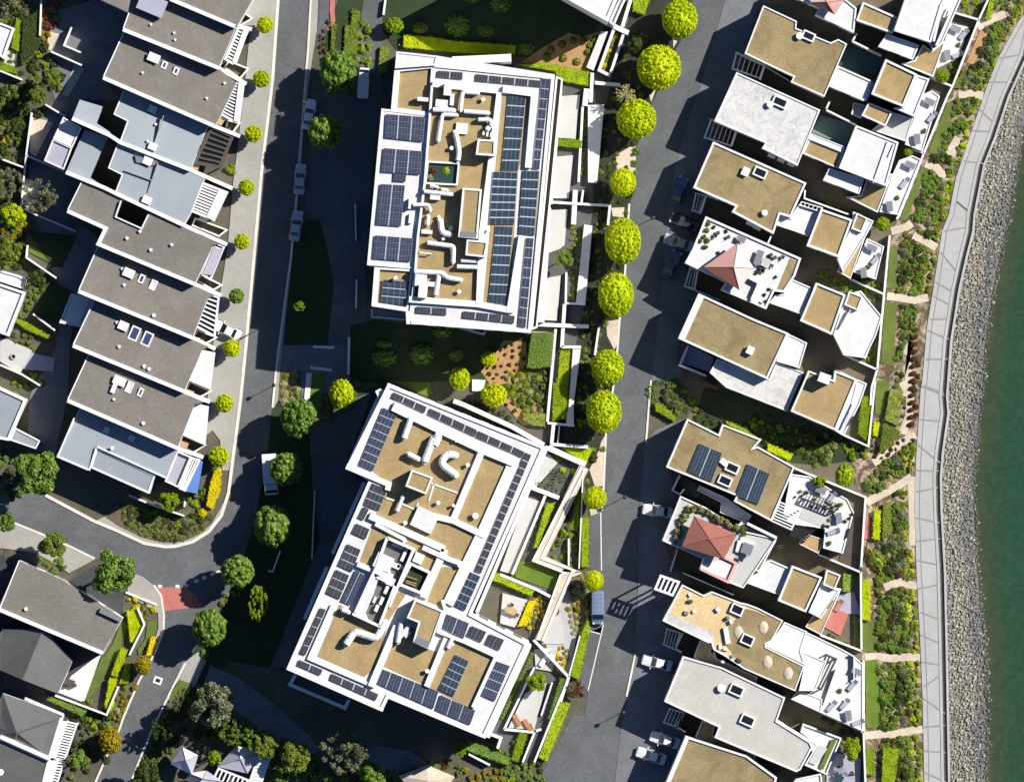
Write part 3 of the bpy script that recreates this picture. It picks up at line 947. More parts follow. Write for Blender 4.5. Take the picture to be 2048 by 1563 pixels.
for r in rocks[:300]:
    l, a, b_ = rmat(r)
    o = place_mesh('boulder', rk[(r[4], r[5])][0], None, l)
    o.scale = (r[0],) * 3; o.rotation_euler = (b_, b_ * .6, a)
    wd = 'pale beige' if r[4] == 'rock_pale' else 'damp grey'
    tag(o, wd + ' boulder larger than its neighbours on the shore slope', 'boulder', 'larger ' + wd + ' boulders of the shore slope')
for mat in ('rock_pale', 'rock_grey'):
    parts = []
    for r in rocks[300:]:
        if r[4] != mat: continue
        l, a, b_ = rmat(r)
        _, v, q = rk[(mat, r[5])]
        mt = np.array(Matrix.Rotation(a, 3, 'Z') @ Matrix.Rotation(b_, 3, 'X'))
        parts.append((v @ mt.T * r[0] + np.array(l), q))
    v, q = merge(parts)
    o = place_mesh('rubble', np_mesh('rubble', v, q, mat))
    tag(o, ('pale dry' if mat == 'rock_pale' else 'grey damp') + ' smaller stones packed along the shore slope', 'rocks', None, 'stuff')

# paved yard behind the terraces
sheet('yard', P('f 262,20 250,60 205,155 240,200 160,200 140,240 250,300 130,345 170,370 135,421 200,480 160,580 140,690 135,800 110,911 70,900 55,880 60,790 110,700 125,600 95,500 60,400 55,310 65,250 110,200 90,130 100,60 120,20 190,0'), 'driveway_paving', .05, 'blue grey paved yard in shade behind the terraces', 'yard')
for s in ('16 1020,150 1050,135 1140,110 1190,125 1260,140', '16 880,660 950,650 1080,665 1200,655 1280,660', '16 880,1225 1000,1215 1100,1215 1200,1190 1300,1180', '15 890,890 1000,830 1120,770 1220,700', '15 940,600 1040,540 1150,450 1250,400', '13 1560,690 1650,680 1740,700', '13 1700,200 1800,140 1900,100', '14 1070,300 1180,270 1220,240', '14 1040,770 1120,780 1240,800 1340,780', '15 1150,10 1210,120 1200,260 1150,390', '14 1180,1200 1220,1100 1200,1350 1180,1500', '15 1215,700 1225,900 1230,1200', '13 1320,1190 1400,1220 1460,1290', '14 1230,330 1320,370 1400,420', '13 1560,1000 1500,1100 1540,1120'):
    ZN[0] += 1
    TRAILS.append(P(s))
    bb = MB(); bb.wall(P(s), 1.15, -.1, .115 + ZN[0] * .0006)
    tag(bb.build('path', 'sandstone'), 'sandy trail winding through the planted belt', 'path', None, 'structure')

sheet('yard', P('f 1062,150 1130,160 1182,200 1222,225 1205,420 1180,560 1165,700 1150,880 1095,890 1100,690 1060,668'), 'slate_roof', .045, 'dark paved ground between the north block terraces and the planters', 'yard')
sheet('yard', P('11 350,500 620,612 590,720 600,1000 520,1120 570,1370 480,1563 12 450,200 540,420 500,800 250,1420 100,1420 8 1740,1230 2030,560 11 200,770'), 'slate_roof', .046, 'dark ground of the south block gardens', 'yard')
sheet('path', P('1 540,470 612,500 500,700 455,690'), 'concrete', .12, 'narrow concrete path in shade behind the house with two violet skylights', 'path')
sheet('forecourt', P('f 425,-60 500,-60 500,60 470,50 430,20'), 'forecourt', .1, 'forecourt at the top edge', 'pavement')
sheet('yard', P('f -60,1095 40,1120 130,1165 190,1130 250,1160 245,1235 200,1310 130,1430 160,1450 110,1610 -60,1610'), 'paving_dark', .03, 'dark ground round the detached houses at the lower left', 'yard')

line_strip('kerb', [P('f 1284,966 1279,1133 1274,1290')], .3, -.1, .11, 'driveway_paving', 'grey flush kerb between the lane and the villa driveways', 'kerb')

sheet('lawn', P('15 0,110 310,235 720,410 905,560 560,620 350,600 110,480 11 1640,300 1600,390 1420,290 1480,60 1640,60 1800,20'), 'lawn_dark', .07, 'shaded garden north of the villa with solar fields', 'lawn')  # neighbouring villa's shade put in as a dark ground colour
# ================================================================ building helpers
def slabrot(c, l, w, ang, z):
    """world rectangle centred on survey point c; l along survey angle ang (degrees, down-right positive)"""
    x, y = w2(c, z)
    a = math.radians(-ang)
    d, n = Vector((math.cos(a), math.sin(a))) * l / 2, Vector((-math.sin(a), math.cos(a))) * w / 2
    C_ = Vector((x, y))
    return [C_ - d - n, C_ + d - n, C_ + d + n, C_ - d + n]

def ccw(q):
    q = [(a[0], a[1]) for a in q]
    return q if area(q) > 0 else q[::-1]

def ring(b, q, w, z0, z1, zi):
    """parapet: outer face z0..z1, top, inner face z1..zi, following world polygon q"""
    qi = inset(q, w)
    n = len(q)
    o = len(b.v)
    b.v += [(*p, z0) for p in q] + [(*p, z1) for p in q] + [(*p, z1) for p in qi] + [(*p, zi) for p in qi]
    for i in range(n):
        j = (i + 1) % n
        for k in range(3):
            b.f.append([o + k * n + i, o + k * n + j, o + (k + 1) * n + j, o + (k + 1) * n + i])
    return qi

def block(par, poly, z, roof='tan_gravel', wall='white_wall', pw=.32, ph=.35, z0=-.2, rn='roof', wn='wall', rev=None):
    """one volume of a building: walls with a parapet round a flat roof"""
    q = [w2(p, z) for p in poly]
    ws = pw
    if area(q) < 0:
        q = q[::-1]
        if isinstance(pw, (list, tuple)):
            ws = list(pw)[::-1]; ws = ws[1:] + ws[:1]
    b = MB()
    qi = ring(b, q, ws, z0, z + ph, z - .12)
    wo = b.build(wn, wall, par)
    r = MB(); r.prism_w(qi, z - .12, z)
    ro = r.build(rn, roof, par)
    return wo, ro

def flat(par, poly, z, mat, name, th=.03, z0=None):
    b = MB(); b.prism(poly, z - th if z0 is None else z0, z)
    return b.build(name, mat, par)

def walls(par, polys, wd, z0, z1, mat='white_wall', name='parapet', closed=False):
    for p in polys:
        b = MB(); b.wall(p, wd, z0, z1, closed)
        o = b.build(name, mat, par)
    return o

def box(par, c, l, w, ang, z0, z1, mat, name, bevel=0):
    b = MB(); b.prism_w(slabrot(c, l, w, ang, z1), z0, z1)
    return b.build(name, mat, par, bevel=bevel)

def skylight(par, c, l, w, ang, z, glassm='dark_glass', h=.45, name='skylight'):
    fr = MB()
    q = ccw(slabrot(c, l, w, ang, z + h))
    ring(fr, q, .22, z - .02, z + h, z + .1)
    f = fr.build(name, 'white_wall', par)
    g = MB(); g.prism_w(inset(q, .22), z + .1, z + h - .08)
    g.build('pane', glassm, f)
    return f

def vent(par, c, r, z, h=.5, mat='duct', name='vent_pipe'):
    x, y = w2(c, z)
    b = MB()
    b.tube([Vector((x, y, z - .02)), Vector((x, y, z + h))], r * .6, 10)
    b.tube([Vector((x, y, z + h)), Vector((x, y, z + h + .12))], r, 10)
    return b.build(name, mat, par)

def chimney(par, c, l, w, ang, z, h=.8, mat='white_wall'):
    b = MB()
    b.prism_w(slabrot(c, l, w, ang, z), z - .1, z + h)
    b.prism_w(slabrot(c, l + .16, w + .16, ang, z), z + h, z + h + .1)
    return b.build('chimney', mat, par)

def duct(par, pts, z, r=.34, h=.75, mat='duct'):
    """round duct with mitred elbows on short legs; ends turn down to the roof"""
    r *= .88
    w = [w3(p, z + h) for p in pts]
    b = MB()
    path = []
    for i, p in enumerate(w):
        if 0 < i < len(w) - 1:
            a, c = (w[i - 1] - p).normalized(), (w[i + 1] - p).normalized()
            k = min(r * 1.1, (w[i - 1] - p).length * .45, (w[i + 1] - p).length * .45)
            path += [p + a * k, p + (a + c) * k * .28, p + c * k]
        else: path.append(p)
    b.tube(path, r, 10)
    for p in (w[0], w[-1]):
        b.tube([Vector((p.x, p.y, z - .02)), Vector((p.x, p.y, z + h))], r * .8, 8)
    for a, c in zip(w, w[1:]):
        for i in range(1, int((c - a).length / 1.1) + 1):        # flanged joints
            m = a.lerp(c, min(.97, i * 1.1 / (c - a).length)); u = (c - a).normalized() * .04
            b.tube([m - u, m + u], r * 1.1, 10)
        n = max(1, int((c - a).length / 1.6))
        for i in range(1, n):
            m = a.lerp(c, i / n)
            b.prism_w([(m.x - .07, m.y - .07), (m.x + .07, m.y - .07), (m.x + .07, m.y + .07), (m.x - .07, m.y + .07)], z - .02, z + h - r * .9)
    return b.build('duct', mat, par, smooth=False)

def solar(par, quad, nc, nr, z, mat, gc=(), gr=(), gap=.05, big=.2, lift=.28, skip=(), thick=.05, tilt=0.0):
    """array of panels filling survey quad (TL, TR, BR, BL); gc/gr: after which columns/rows a wide gap falls"""
    zt = z + lift
    a, b_, c, d = [Vector(w2(p, zt)) for p in quad]
    wu, hv = (b_ - a).length, (d - a).length
    def cuts(n, L, gs):
        tot = L - gap * (n - 1 - len(gs)) - big * len(gs)
        s, out, x = tot / n, [], 0
        for i in range(n):
            out.append((x / L, (x + s) / L)); x += s + (big if i in gs else gap)
        return out
    cs, rs_ = cuts(nc, wu, gc), cuts(nr, hv, gr)
    def at(s, t):
        return a.lerp(b_, s).lerp(d.lerp(c, s), t)
    fr = MB()
    for s0, s1 in cs:
        m = (s0 + s1) / 2
        for k in (.28, .72):
            sx = s0 + (s1 - s0) * k
            fr.bar_w(at(sx, .01), at(sx, .99), .06, z - .01, zt - thick - .004)
    if not skip: fr.prism_w([at(-.004, -.004), at(1.004, -.004), at(1.004, 1.004), at(-.004, 1.004)], zt - thick - .03, zt - thick - .006)
    arr = fr.build('solar_array', 'frame_metal', par)
    for j, (t0, t1) in enumerate(rs_):
        for i, (s0, s1) in enumerate(cs):
            if (i, j) in skip: continue
            q = [at(s0, t0), at(s1, t0), at(s1, t1), at(s0, t1)]
            p = MB(); p.prism_w(q, zt - thick, zt)
            # lift one edge so that each row leans a little
            if tilt and False:
                p.v = [(x, y, zz + tilt * (1 if (k % 4) in (0, 1) else 0)) for k, (x, y, zz) in enumerate(p.v)]
            uv = []
            for f in p.f[:-2]: uv += [(.02, .02)] * 4
            uv += [(0, 0), (1, 0), (1, 1), (0, 1)] * 2
            p.uv = uv
            p.build('solar_panel', mat, arr)
    return arr

def pergola(par, quad, n, z, z0=-.1, mat='white_wall', name='pergola', bw=.22, edge=.3, th=.22, posts=True, sub='beam', pane=None):
    """frame of four rails on posts with n cross beams from edge AB to edge DC"""
    A, B, Cc, D = [Vector(w2(p, z)) for p in quad]
    b = MB()
    L = ribbon([A, B, Cc, D], edge, True)
    for i in range(4):
        j = (i + 1) % 4
        b.prism_w([L[i][0], L[j][0], L[j][1], L[i][1]], z - th, z)
    if posts:
        for p in (A, B, Cc, D):
            b.prism_w([(p.x - .11, p.y - .11), (p.x + .11, p.y - .11), (p.x + .11, p.y + .11), (p.x - .11, p.y + .11)], z0, z - th)
    o = b.build(name, mat, par)
    if pane:  # dark panel added so the slat gaps read as deep shade
        g = MB(); g.prism_w(inset(ccw([A, B, Cc, D]), .1), z - th - .1, z - th - .06); g.build('slat_gap_shade', pane, o)
    for i in range(n):
        t = (i + 1) / (n + 1)
        s = MB(); s.bar_w(A.lerp(B, t), D.lerp(Cc, t), bw, z - th + .02, z - .012)
        s.build(sub, mat, o)
    return o

def windows(par, poly, z0, floors, fh, edges=None, wd=1.5, gap=1.3, mat='dark_glass'):
    """a glazed opening with a frame on each storey of the long facades"""
    q = ccw([w2(p, z0 + floors * fh) for p in poly])
    n = len(q)
    for f in range(floors):
        b = MB()
        for i in range(n):
            A, B = Vector(q[i]), Vector(q[(i + 1) % n])
            d = B - A
            if d.length < 3.5: continue
            k = int((d.length - .8) / (wd + gap))
            d.normalize(); nn = Vector((d.y, -d.x))
            st = ((B - A).length - k * (wd + gap) + gap) / 2
            for j in range(k):
                p = A + d * (st + j * (wd + gap))
                e = p + d * wd
                b.prism_w([p - nn * .03, e - nn * .03, e + nn * .03, p + nn * .03], z0 + f * fh + .9, z0 + f * fh + 2.2)
        if b.v: b.build('window_row', mat, par)

# ================================================================ terraced houses on the left
NDIR = (-.40, .917)
def plane(poly, zn, zs):
    t = [p[0] * NDIR[0] + p[1] * NDIR[1] for p in poly]
    lo, hi = min(t), max(t)
    return lambda p: zn + (zs - zn) * ((p[0] * NDIR[0] + p[1] * NDIR[1] - lo) / (hi - lo))

def edge_wall(b, pts, wd, z0, fz):
    """wall along a survey polyline whose top follows fz"""
    w = [Vector(w2(p, fz(p))) for p in pts]
    L = ribbon(w, wd)
    for i in range(len(pts) - 1):
        b.prism_w([L[i][0], L[i + 1][0], L[i + 1][1], L[i][1]], z0, [fz(pts[i]), fz(pts[i + 1]), fz(pts[i + 1]), fz(pts[i])])

def row_house(label, poly, south, east, roof='grey_roof', zn=5.5, zs=7.6, name='terraced_house', west=None, extra=(), swd=.55):
    c = cen(poly)
    t = empty(name, w3(c, 0), label, 'terraced house', 'terraced houses along the street')
    fz = plane(poly, zn, zs)
    b = MB(); b.prism(poly, -.2, lambda p: fz(p) - .18)
    b.build('wall', 'white_wall', t)
    r = MB()
    q = [w2(p, fz(p)) for p in poly]
    zz = [fz(p) for p in poly]
    r.prism_w(q, [z - .17 for z in zz], zz)
    r.build('roof', roof, t)
    windows(t, poly, .3, 2, 2.5)
    # white party wall along the south edge, lower where it runs on to the forecourt
    s = MB()
    s.wall(south, swd, -.2, zs + .22)
    s.build('party_wall', 'white_wall', t)
    if east is not None:
        e = MB(); e.wall([south[-1], east], swd, -.2, 3.4); e.build('garden_wall', 'white_wall', t)
    if west:
        e = MB(); edge_wall(e, west, .16, 5.0, lambda p: fz(p) + .07)
        e.build('fascia', 'white_wall', t)
    for ex in extra:
        z0, z1 = ex[1], ex[2]
        f2 = plane(ex[0], z0, z1)
        b = MB(); b.prism(ex[0], -.2, lambda p: f2(p) - .16); b.build('annex_wall', 'white_wall', t)
        r = MB(); r.prism_w([w2(p, f2(p)) for p in ex[0]], [f2(p) - .15 for p in ex[0]], [f2(p) for p in ex[0]]); r.build('annex_roof', ex[3] if len(ex) > 3 else roof, t)
    return t, fz

def rl(t, fz, s, l, w, g='blue_glass'):
    for p in P(s): skylight(t, p, l, w, -66, fz(p) + .02, g, .3)
def rc(t, fz, s, l=1.3, w=1.3, h=.7):
    for p in P(s): chimney(t, p, l, w, 23, fz(p), h)
def rv(t, fz, s, r=.3):
    for p in P(s): vent(t, p, r * .7, fz(p), .3, 'plant_box')

h, f = row_house('terraced house showing only its white wall and forecourt at the top edge', P('f 250,-90 346,0 474,52 540,-60 420,-120'), P('f 340,-2 470,53'), P('1 1830,212')[0])
h, f = row_house('grey roofed terraced house at the top with a lilac glazed box in its roof', P('f 110,-60 198,-2 258,26 246,59 437,136 470,58 320,-20'), P('f 246,59 437,136'), P('1 1790,610')[0], west=P('f 258,26 246,59'))
H1 = h
box(h, P('1 1105,35')[0], 4.0, 2.6, 23, 7, 8.0, 'lilac_tile', 'roof_light')
rv(h, f, '1 1100,180 1268,240 1275,290', .28)
pergola(h, P('1 1640,430 1735,200 1800,230 1690,460'), 9, 3.3, name='pergola', edge=.35, bw=.25, pane='dark_glass')
flat(h, P('1 1690,450 1770,215 1805,232 1720,465'), 3.45, 'white_wall', 'canopy', .2)

h, f = row_house('grey roofed terraced house with two violet skylights and a white chimney box', P('1 905,225 1600,505 1640,540 1720,600 1590,870 1555,915 750,565'), P('1 750,565 1555,915'), P('1 1745,990')[0], west=P('1 905,225 750,565'))
rc(h, f, '1 1120,422', 1.6, 1.1); rl(h, f, '1 1195,473 1280,517', 1.1, .8); rv(h, f, '1 1075,400 1038,530 1635,605 1505,715', .3)
pergola(h, P('1 1610,830 1700,600 1770,620 1720,890'), 10, 3.3, edge=.3, bw=.22, pane='dark_glass')
flat(h, P('1 1735,600 1780,605 1745,890 1700,880'), 3.5, 'white_wall', 'canopy', .2)
flat(h, P('1 1590,850 1635,875 1610,915 1560,895'), 2.8, 'timber', 'deck')

h, f = row_house('pale zinc roofed terraced house with a stepped plan and white roof boxes', P('1 908,640 1520,905 1500,940 1385,1230 875,1030 930,880 830,830'), P('1 525,862 800,985 875,1035 1385,1235'), P('1 1690,1370')[0], 'zinc_roof', 5.2, 6.9, west=P('1 908,640 830,830 930,880 875,1030'), extra=[(P('1 580,725 745,775 700,895 800,960 790,985 525,860'), 4.4, 5.2)])
rc(h, f, '1 1110,795 1112,1065', 1.1, .9, .5); rv(h, f, '1 1075,1025 1135,905', .28)
walls(h, [P('1 1190,840 1110,1080')], .12, 6.2, 6.75, 'zinc_roof', 'roof_seam')
pergola(h, P('1 1420,1180 1540,920 1690,990 1600,1215'), 6, 3.2, -.1, 'dark_timber', edge=.5, bw=.3, pane='dark_glass')
flat(h, P('1 1395,1180 1470,1160 1440,1240 1380,1225'), 2.6, 'timber', 'deck')

h, f = row_house('pale zinc roofed terraced house with a rear annex and a two tone terrace', P('1 862,1035 1490,1300 1470,1330 1380,1560 2 1335,250 1 840,1400 890,1270 790,1220'), P('1 480,1252 760,1365 840,1405 2 1335,255'), P('2 1650,395')[0], 'zinc_roof', 6.2, 7.0, west=P('1 862,1035 790,1220 890,1270 840,1400'), extra=[(P('1 615,940 780,1000 655,1290 760,1360 480,1250'), 4.6, 5.2)])
rc(h, f, '1 1075,1172 1070,1455', 1.2, .95, .5)
flat(h, P('1 980,1130 1150,1170 1120,1205 990,1180'), 6.75, 'grey_metal', 'roof_panel', .5)
walls(h, [P('1 1150,1180 1075,1400'), P('1 905,1240 1100,1310')], .14, 6.3, 6.95, 'zinc_roof', 'roof_seam')
block(h, P('1 460,850 595,930 525,1075 385,1010'), 4.9, 'white_roof', ph=.2, pw=.2, rn='terrace', wn='terrace_wall')
block(h, P('1 385,1010 525,1075 465,1235 320,1170'), 4.7, 'lilac_tile', ph=.3, pw=.2, rn='terrace', wn='terrace_wall')
pergola(h, P('1 1390,1530 1470,1330 1650,1400 2 1540,210'), 9, 3.3, edge=.35, bw=.25, pane='dark_glass')
flat(h, P('1 1590,1380 1660,1400 2 1560,230 1500,195'), 3.4, 'white_roof', 'canopy', .16)

h, f = row_house('grey roofed terraced house notched round a small dark patio', P('1 600,1310 895,1435 2 840,195 1030,280 1085,165 1600,385 1550,400 1415,680 715,390 770,275 490,150'), P('2 490,152 770,278 715,392 1415,683'), P('2 1605,765')[0], zn=6.7, zs=7.4, west=P('1 600,1310 2 490,150'))
walls(h, [P('2 880,78 840,195 1030,280 1078,180')], .2, 6.5, 7.35, 'white_wall', 'parapet')
rv(h, f, '2 925,350 1098,435 1250,397 1020,300', .36)
pergola(h, P('2 1470,610 1560,385 1630,410 1530,650'), 9, 3.2, edge=.3, bw=.2, pane='dark_glass')
flat(h, P('2 1555,420 1625,430 1545,620 1475,610'), 3.4, 'lilac_tile', 'canopy', .18)

h, f = row_house('grey roofed terraced house with one violet skylight and a ladder-like white pergola', P('2 718,397 1565,762 1510,785 1400,1070 570,735'), P('2 570,735 1400,1073'), P('2 1565,1155')[0], west=P('2 718,397 570,735'))
rc(h, f, '2 938,603', 1.5, 1.1, .6); rl(h, f, '2 1030,645', 1.3, .85); rl(h, f, '2 1115,690', 1.5, .95, 'lamp_glass'); rv(h, f, '2 892,573 905,690', .36); rv(h, f, '2 1120,910', .42)
pergola(h, P('2 1420,985 1510,755 1590,780 1560,1060'), 7, 3.3, edge=.3, bw=.25, pane='dark_glass')
flat(h, P('2 1390,1060 1455,1075 1440,1110 1380,1085'), 2.6, 'timber', 'deck')

h, f = row_house('grey roofed terraced house with two large white framed skylights and a white balcony', P('2 690,795 1520,1138 1470,1160 1340,1460 530,1130'), P('2 530,1130 1340,1463'), P('2 1525,1540')[0], west=P('2 690,795 530,1130'))
rc(h, f, '2 898,987', 1.3, 1.1, .6)
for p in P('2 978,1042 1070,1082'): skylight(h, p, 2.1, 1.4, -66, f(p) + .02, 'blue_glass', .35)
rv(h, f, '2 853,962 868,1137', .36); rv(h, f, '2 1050,1280 1085,1300', .4)
flat(h, P('2 1470,1160 1565,1180 1530,1450 1375,1385'), 3.4, 'white_roof', 'balcony', 3.0)
flat(h, P('2 1345,1440 1415,1465 1400,1500 1335,1480'), 2.6, 'timber', 'deck')

h, f = row_house('grey roofed terraced house with a white balcony, the last with a dark roof', P('2 648,1188 1485,1540 3 1415,175 1290,490 490,145'), P('3 490,147 1290,493'), P('3 1478,560')[0], zn=6.4, zs=8.1, west=P('2 648,1188 3 490,147'))
rc(h, f, '3 870,5', 1.7, 1.1, .6); rc(h, f, '3 828,60', .5, 1.2, .5); rl(h, f, '3 942,50', 1.7, .95, 'lamp_glass'); rl(h, f, '3 1022,88', 1.3, .7); rv(h, f, '3 830,138', .3); rv(h, f, '3 1043,312', .4)
flat(h, P('3 1425,165 1518,190 1490,472 1325,398'), 3.4, 'white_roof', 'balcony', 3.0)
flat(h, P('3 1320,440 1375,455 1360,495 1300,480'), 2.6, 'timber', 'deck')

h, f = row_house('corner house with stepped pale zinc roofs and a blue covered terrace', P('3 590,192 1300,500 1200,700 700,490 640,645 415,550'), P('3 415,552 640,648'), None, 'zinc_roof', 5.7, 6.5, west=P('3 590,192 415,550'), swd=.3)
block(h, P('3 700,490 1132,688 1083,825 655,635'), 6.0, 'zinc_roof', ph=.12, pw=.28, rn='low_roof', wn='low_wall')
walls(h, [P('3 705,482 1205,708')], .25, 4, 6.5, 'white_wall', 'parapet')
walls(h, [P('3 540,275 420,552 650,650 700,490')], .22, 5.0, 6.62, 'white_wall', 'parapet')
vent(h, P('3 818,492')[0], .3, 6.3)
block(h, P('3 1290,510 1395,555 1300,782 1198,735'), 3.2, 'lilac_tile', ph=.5, pw=.25, rn='terrace', wn='terrace_wall')
pergola(h, P('3 1395,565 1450,580 1345,800 1310,785'), 2, 3.3, edge=.3, pane='dark_glass')
flat(h, P('3 1440,575 1475,590 1432,825 1345,805'), 3.1, 'blue_cover', 'terrace_cover', 2.9)
for s in ('3 773,362', '3 957,422'):
    box(h, P(s)[0], .9, .9, 23, 3, 6.2, 'white_wall', 'dormer')

for s, lab in (('1 1560,20 1600,-20 1835,135 1750,185', 'house cut by the top edge'), ('1 1630,490 1665,445 1805,500 1745,570', 'top terraced house'), ('1 1640,945 1655,875 1742,895 1690,965', 'house with two violet skylights'), ('2 1400,255 1420,205 1650,290 1590,335', 'pale zinc house with the rear annex'), ('2 1430,655 1465,618 1612,690 1550,725', 'notched house'), ('2 1410,1065 1440,1020 1575,1070 1500,1112', 'ladder-like pergola house'), ('3 1350,75 1385,15 1532,80 1450,125', 'house with two framed skylights'), ('3 1310,470 1335,405 1492,470 1410,522', 'last grey roofed house')):
    t = empty('planter', w3(P(s)[0], 0), 'white walled triangular planter on the forecourt of the ' + lab, 'planter')
    walls(t, [P(s)], .22, -.1, 1.5, 'white_wall', 'rim', True)
    flat(t, P(s), .5, 'soil', 'earth', .4)
# other houses, lower left
def gable(label, faces, walls_poly, z, mats, name='house'):
    t = empty(name, w3(cen(walls_poly), 0), label, 'house')
    b = MB(); b.prism(walls_poly, -.2, z - .1); b.build('wall', 'white_wall', t)
    for fc, m in zip(faces, mats):
        r = MB()
        top = [w3(p, zz) for p, zz in fc]
        q = [(v.x, v.y) for v in top]
        r.prism_w(q, [v.z - .2 for v in top], [v.z for v in top])
        r.build('roof', m, t)
    return t
def zp(s, *z): return list(zip(P(s), z))
L1 = P('3 140,1310 455,1450 4 890,372 745,625 0,312 f -6,1226 -3,1214')
h, f = row_house('large brown grey roofed house partly under the big tree by the side street', L1, P('f -40,1198 4 0,312 745,625'), None, zn=6.0, zs=7.0, name='detached_house', west=P('3 140,1310 f 0,1215'))
h['group'] = 'detached houses at the lower left'; h['category'] = 'house'
rv(h, f, '4 190,305', .4)
flat(h, P('4 735,298 890,370 870,400 720,330'), 6.9, 'grey_metal', 'roof_strip', .5)
h = gable('hip roofed house with a dark slate roof and a white patio', [zp('4 20,455 310,460 165,820 0,750 f -20,1339 -20,1290', 5.2, 6.6, 6.6, 5.2, 5.2, 5.2), zp('4 310,460 522,690 420,920 165,820', 6.6, 5.2, 5.2, 6.6)], P('4 20,455 310,460 522,690 420,920 0,750 f -20,1339 -20,1290'), 5.2, ['slate_roof', 'slate_light'])
h2 = gable('hip roofed house with slate faces meeting in a valley above a white pergola', [zp('4 20,920 120,1205 110,1255 0,1215 f -25,1450', 6.2, 6.4, 5.4, 5.4, 5.4), zp('4 20,920 460,1080 435,1100 120,1205', 6.2, 5.4, 5.4, 6.4), zp('4 120,1205 435,1100 350,1380 110,1255', 6.4, 5.4, 5.4, 5.4)], P('4 20,920 460,1080 350,1380 0,1215 f -25,1450'), 5.4, ['slate_roof', 'slate_light', 'slate_light'])
walls(h2, [P('4 0,1232 365,1395')], .6, -.1, 5.9, 'white_wall', 'party_wall')
walls(h2, [P('4 180,955 460,1075')], .4, 5, 5.6, 'white_wall', 'parapet')
pergola(h2, P('4 400,1390 485,1125 560,1142 470,1405'), 13, 3.4, edge=.25, bw=.22, pane='dark_glass')
flat(h2, P('4 345,1380 430,1110 490,1125 405,1392'), 3.42, 'white_roof', 'canopy', .2)
h3 = empty('house', w3(P('4 150,1500')[0], 0), 'dark flat roofed house in the bottom left corner beside a slatted white pergola', 'house')
block(h3, P('4 0,1250 355,1410 300,1620 0,1620 f -30,1580 -30,1470'), 5.2, 'slate_roof', ph=.12, pw=.2)
vent(h3, P('4 5,1490')[0], .5, 5.2)
pergola(h3, P('4 365,1600 420,1405 470,1405 400,1620'), 9, 3.4, edge=.25, bw=.22, pane='dark_glass')
flat(h3, P('4 300,1600 360,1405 425,1405 370,1610'), 3.42, 'white_roof', 'canopy', .2)
# rear neighbours on the far left
h = empty('house', w3(P('2 60,860')[0], 0), 'white flat roofed house cut by the left edge of the picture', 'house')
block(h, P('f -60,540 2 0,680 185,742 60,1062 0,1040 f -60,650'), 4.6, 'white_roof', ph=.3, pw=.35)
block(h, P('f -60,520 2 0,580 140,620 190,650 170,720 0,665 f -60,545'), 3.2, 'white_roof', ph=.2, pw=.3)
h = empty('house', w3(P('3 80,280')[0], 0), 'pale grey flat roofed house at the left edge behind the terraces', 'house')
block(h, P('f -60,740 3 0,50 195,140 65,440 0,428 f -60,860'), 4.6, 'zinc_roof', ph=.25, pw=.4)
block(h, P('3 110,345 292,440 260,500 70,435'), 3.0, 'zinc_roof', ph=.15, pw=.2)
h = empty('house', w3(P('1 30,290')[0], 0), 'small white roofed building at the upper left edge', 'house')
block(h, P('f -40,30 1 0,165 105,205 25,430 0,410 f -40,110'), 3.2, 'white_roof', ph=.25, pw=.3)
# ================================================================ apartment blocks
ZA = 16.4
TOPBLOCK = empty('apartment_block', w3((1190, 0), 0), 'white roofed apartment block cut off by the top edge', 'apartment block')
block(TOPBLOCK, P('f 1010,-80 1129,-4 1216,44 1232,6 1260,-60'), ZA, 'white_roof', ph=.2, pw=.5)
block(TOPBLOCK, P('f 1218,44 1234,8 1262,-50 1275,-50 1246,10 1228,52'), 9.0, 'terrace_tile', ph=.4, pw=.25, rn='balcony_floor', wn='balcony_wall')

A1 = empty('apartment_block', w3((930, 400), 0), 'north apartment block with tan gravel roof, white ducts and long solar columns', 'apartment block')
main = P('f 871,129 5 1360,440 9 405,540 f 1061,666 822,648 827,537 860,228')
main = P('f 876,112 1110,149 1061,666 817,647 827,538 860,228 866,140')
body = MB(); body.prism(main, -.2, ZA); body.build('wall', 'white_wall', A1)
flat(A1, main, ZA + .06, 'white_roof', 'roof', z0=ZA + .003)
Z = ZA + .06
# west wings
block(A1, P('f 793,103 876,112 871,131 790,137'), ZA + .5, 'white_roof', ph=.15, pw=.25)
block(A1, P('f 789,139 868,131 860,229 782,219'), ZA - .4, 'apartment_gravel', ph=.5, pw=[.4, .35, .35, .85])
block(A1, P('f 763,217 861,229 829,538 734,530'), ZA, 'white_roof', ph=.12, pw=.3)
block(A1, P('f 749,534 826,539 816,623 743,612'), ZA - .5, 'apartment_gravel', ph=.5, pw=[.3, .3, .6, .8])
flat(A1, P('C 95,1000 590,1060 570,1150 100,1110'), 12.6, 'terrace_tile', 'balcony', .3)
walls(A1, [P('C 95,1005 100,1115 580,1155')], .2, 12.5, 13.6, 'white_wall', 'balcony_wall')
# gravel fields
g1 = P('A 1000,590 1880,675 B 1700,160 1665,545 1410,555 1230,690 1225,700 C 1205,440 1620,440 1560,915 710,835 755,420 B 850,480 900,165 A 935,960 990,960')
flat(A1, P('A 975,575 1930,670 B 1690,1250 C 1650,930 690,850 B 770,1260 870,480 920,160 A 950,960'), Z + .03, 'apartment_gravel', 'gravel_field', z0=Z + .002)
flat(A1, P('9 15,690 225,705 150,1180 5 1950,1250 6 1885,870 1695,830'), Z + .034, 'apartment_gravel', 'gravel_field', z0=Z + .002)
flat(A1, P('5 1975,1240 9 290,1245 10 255,335 10 130,325 5 2000,1260'), Z + .038, 'apartment_gravel', 'gravel_field', z0=Z + .002)
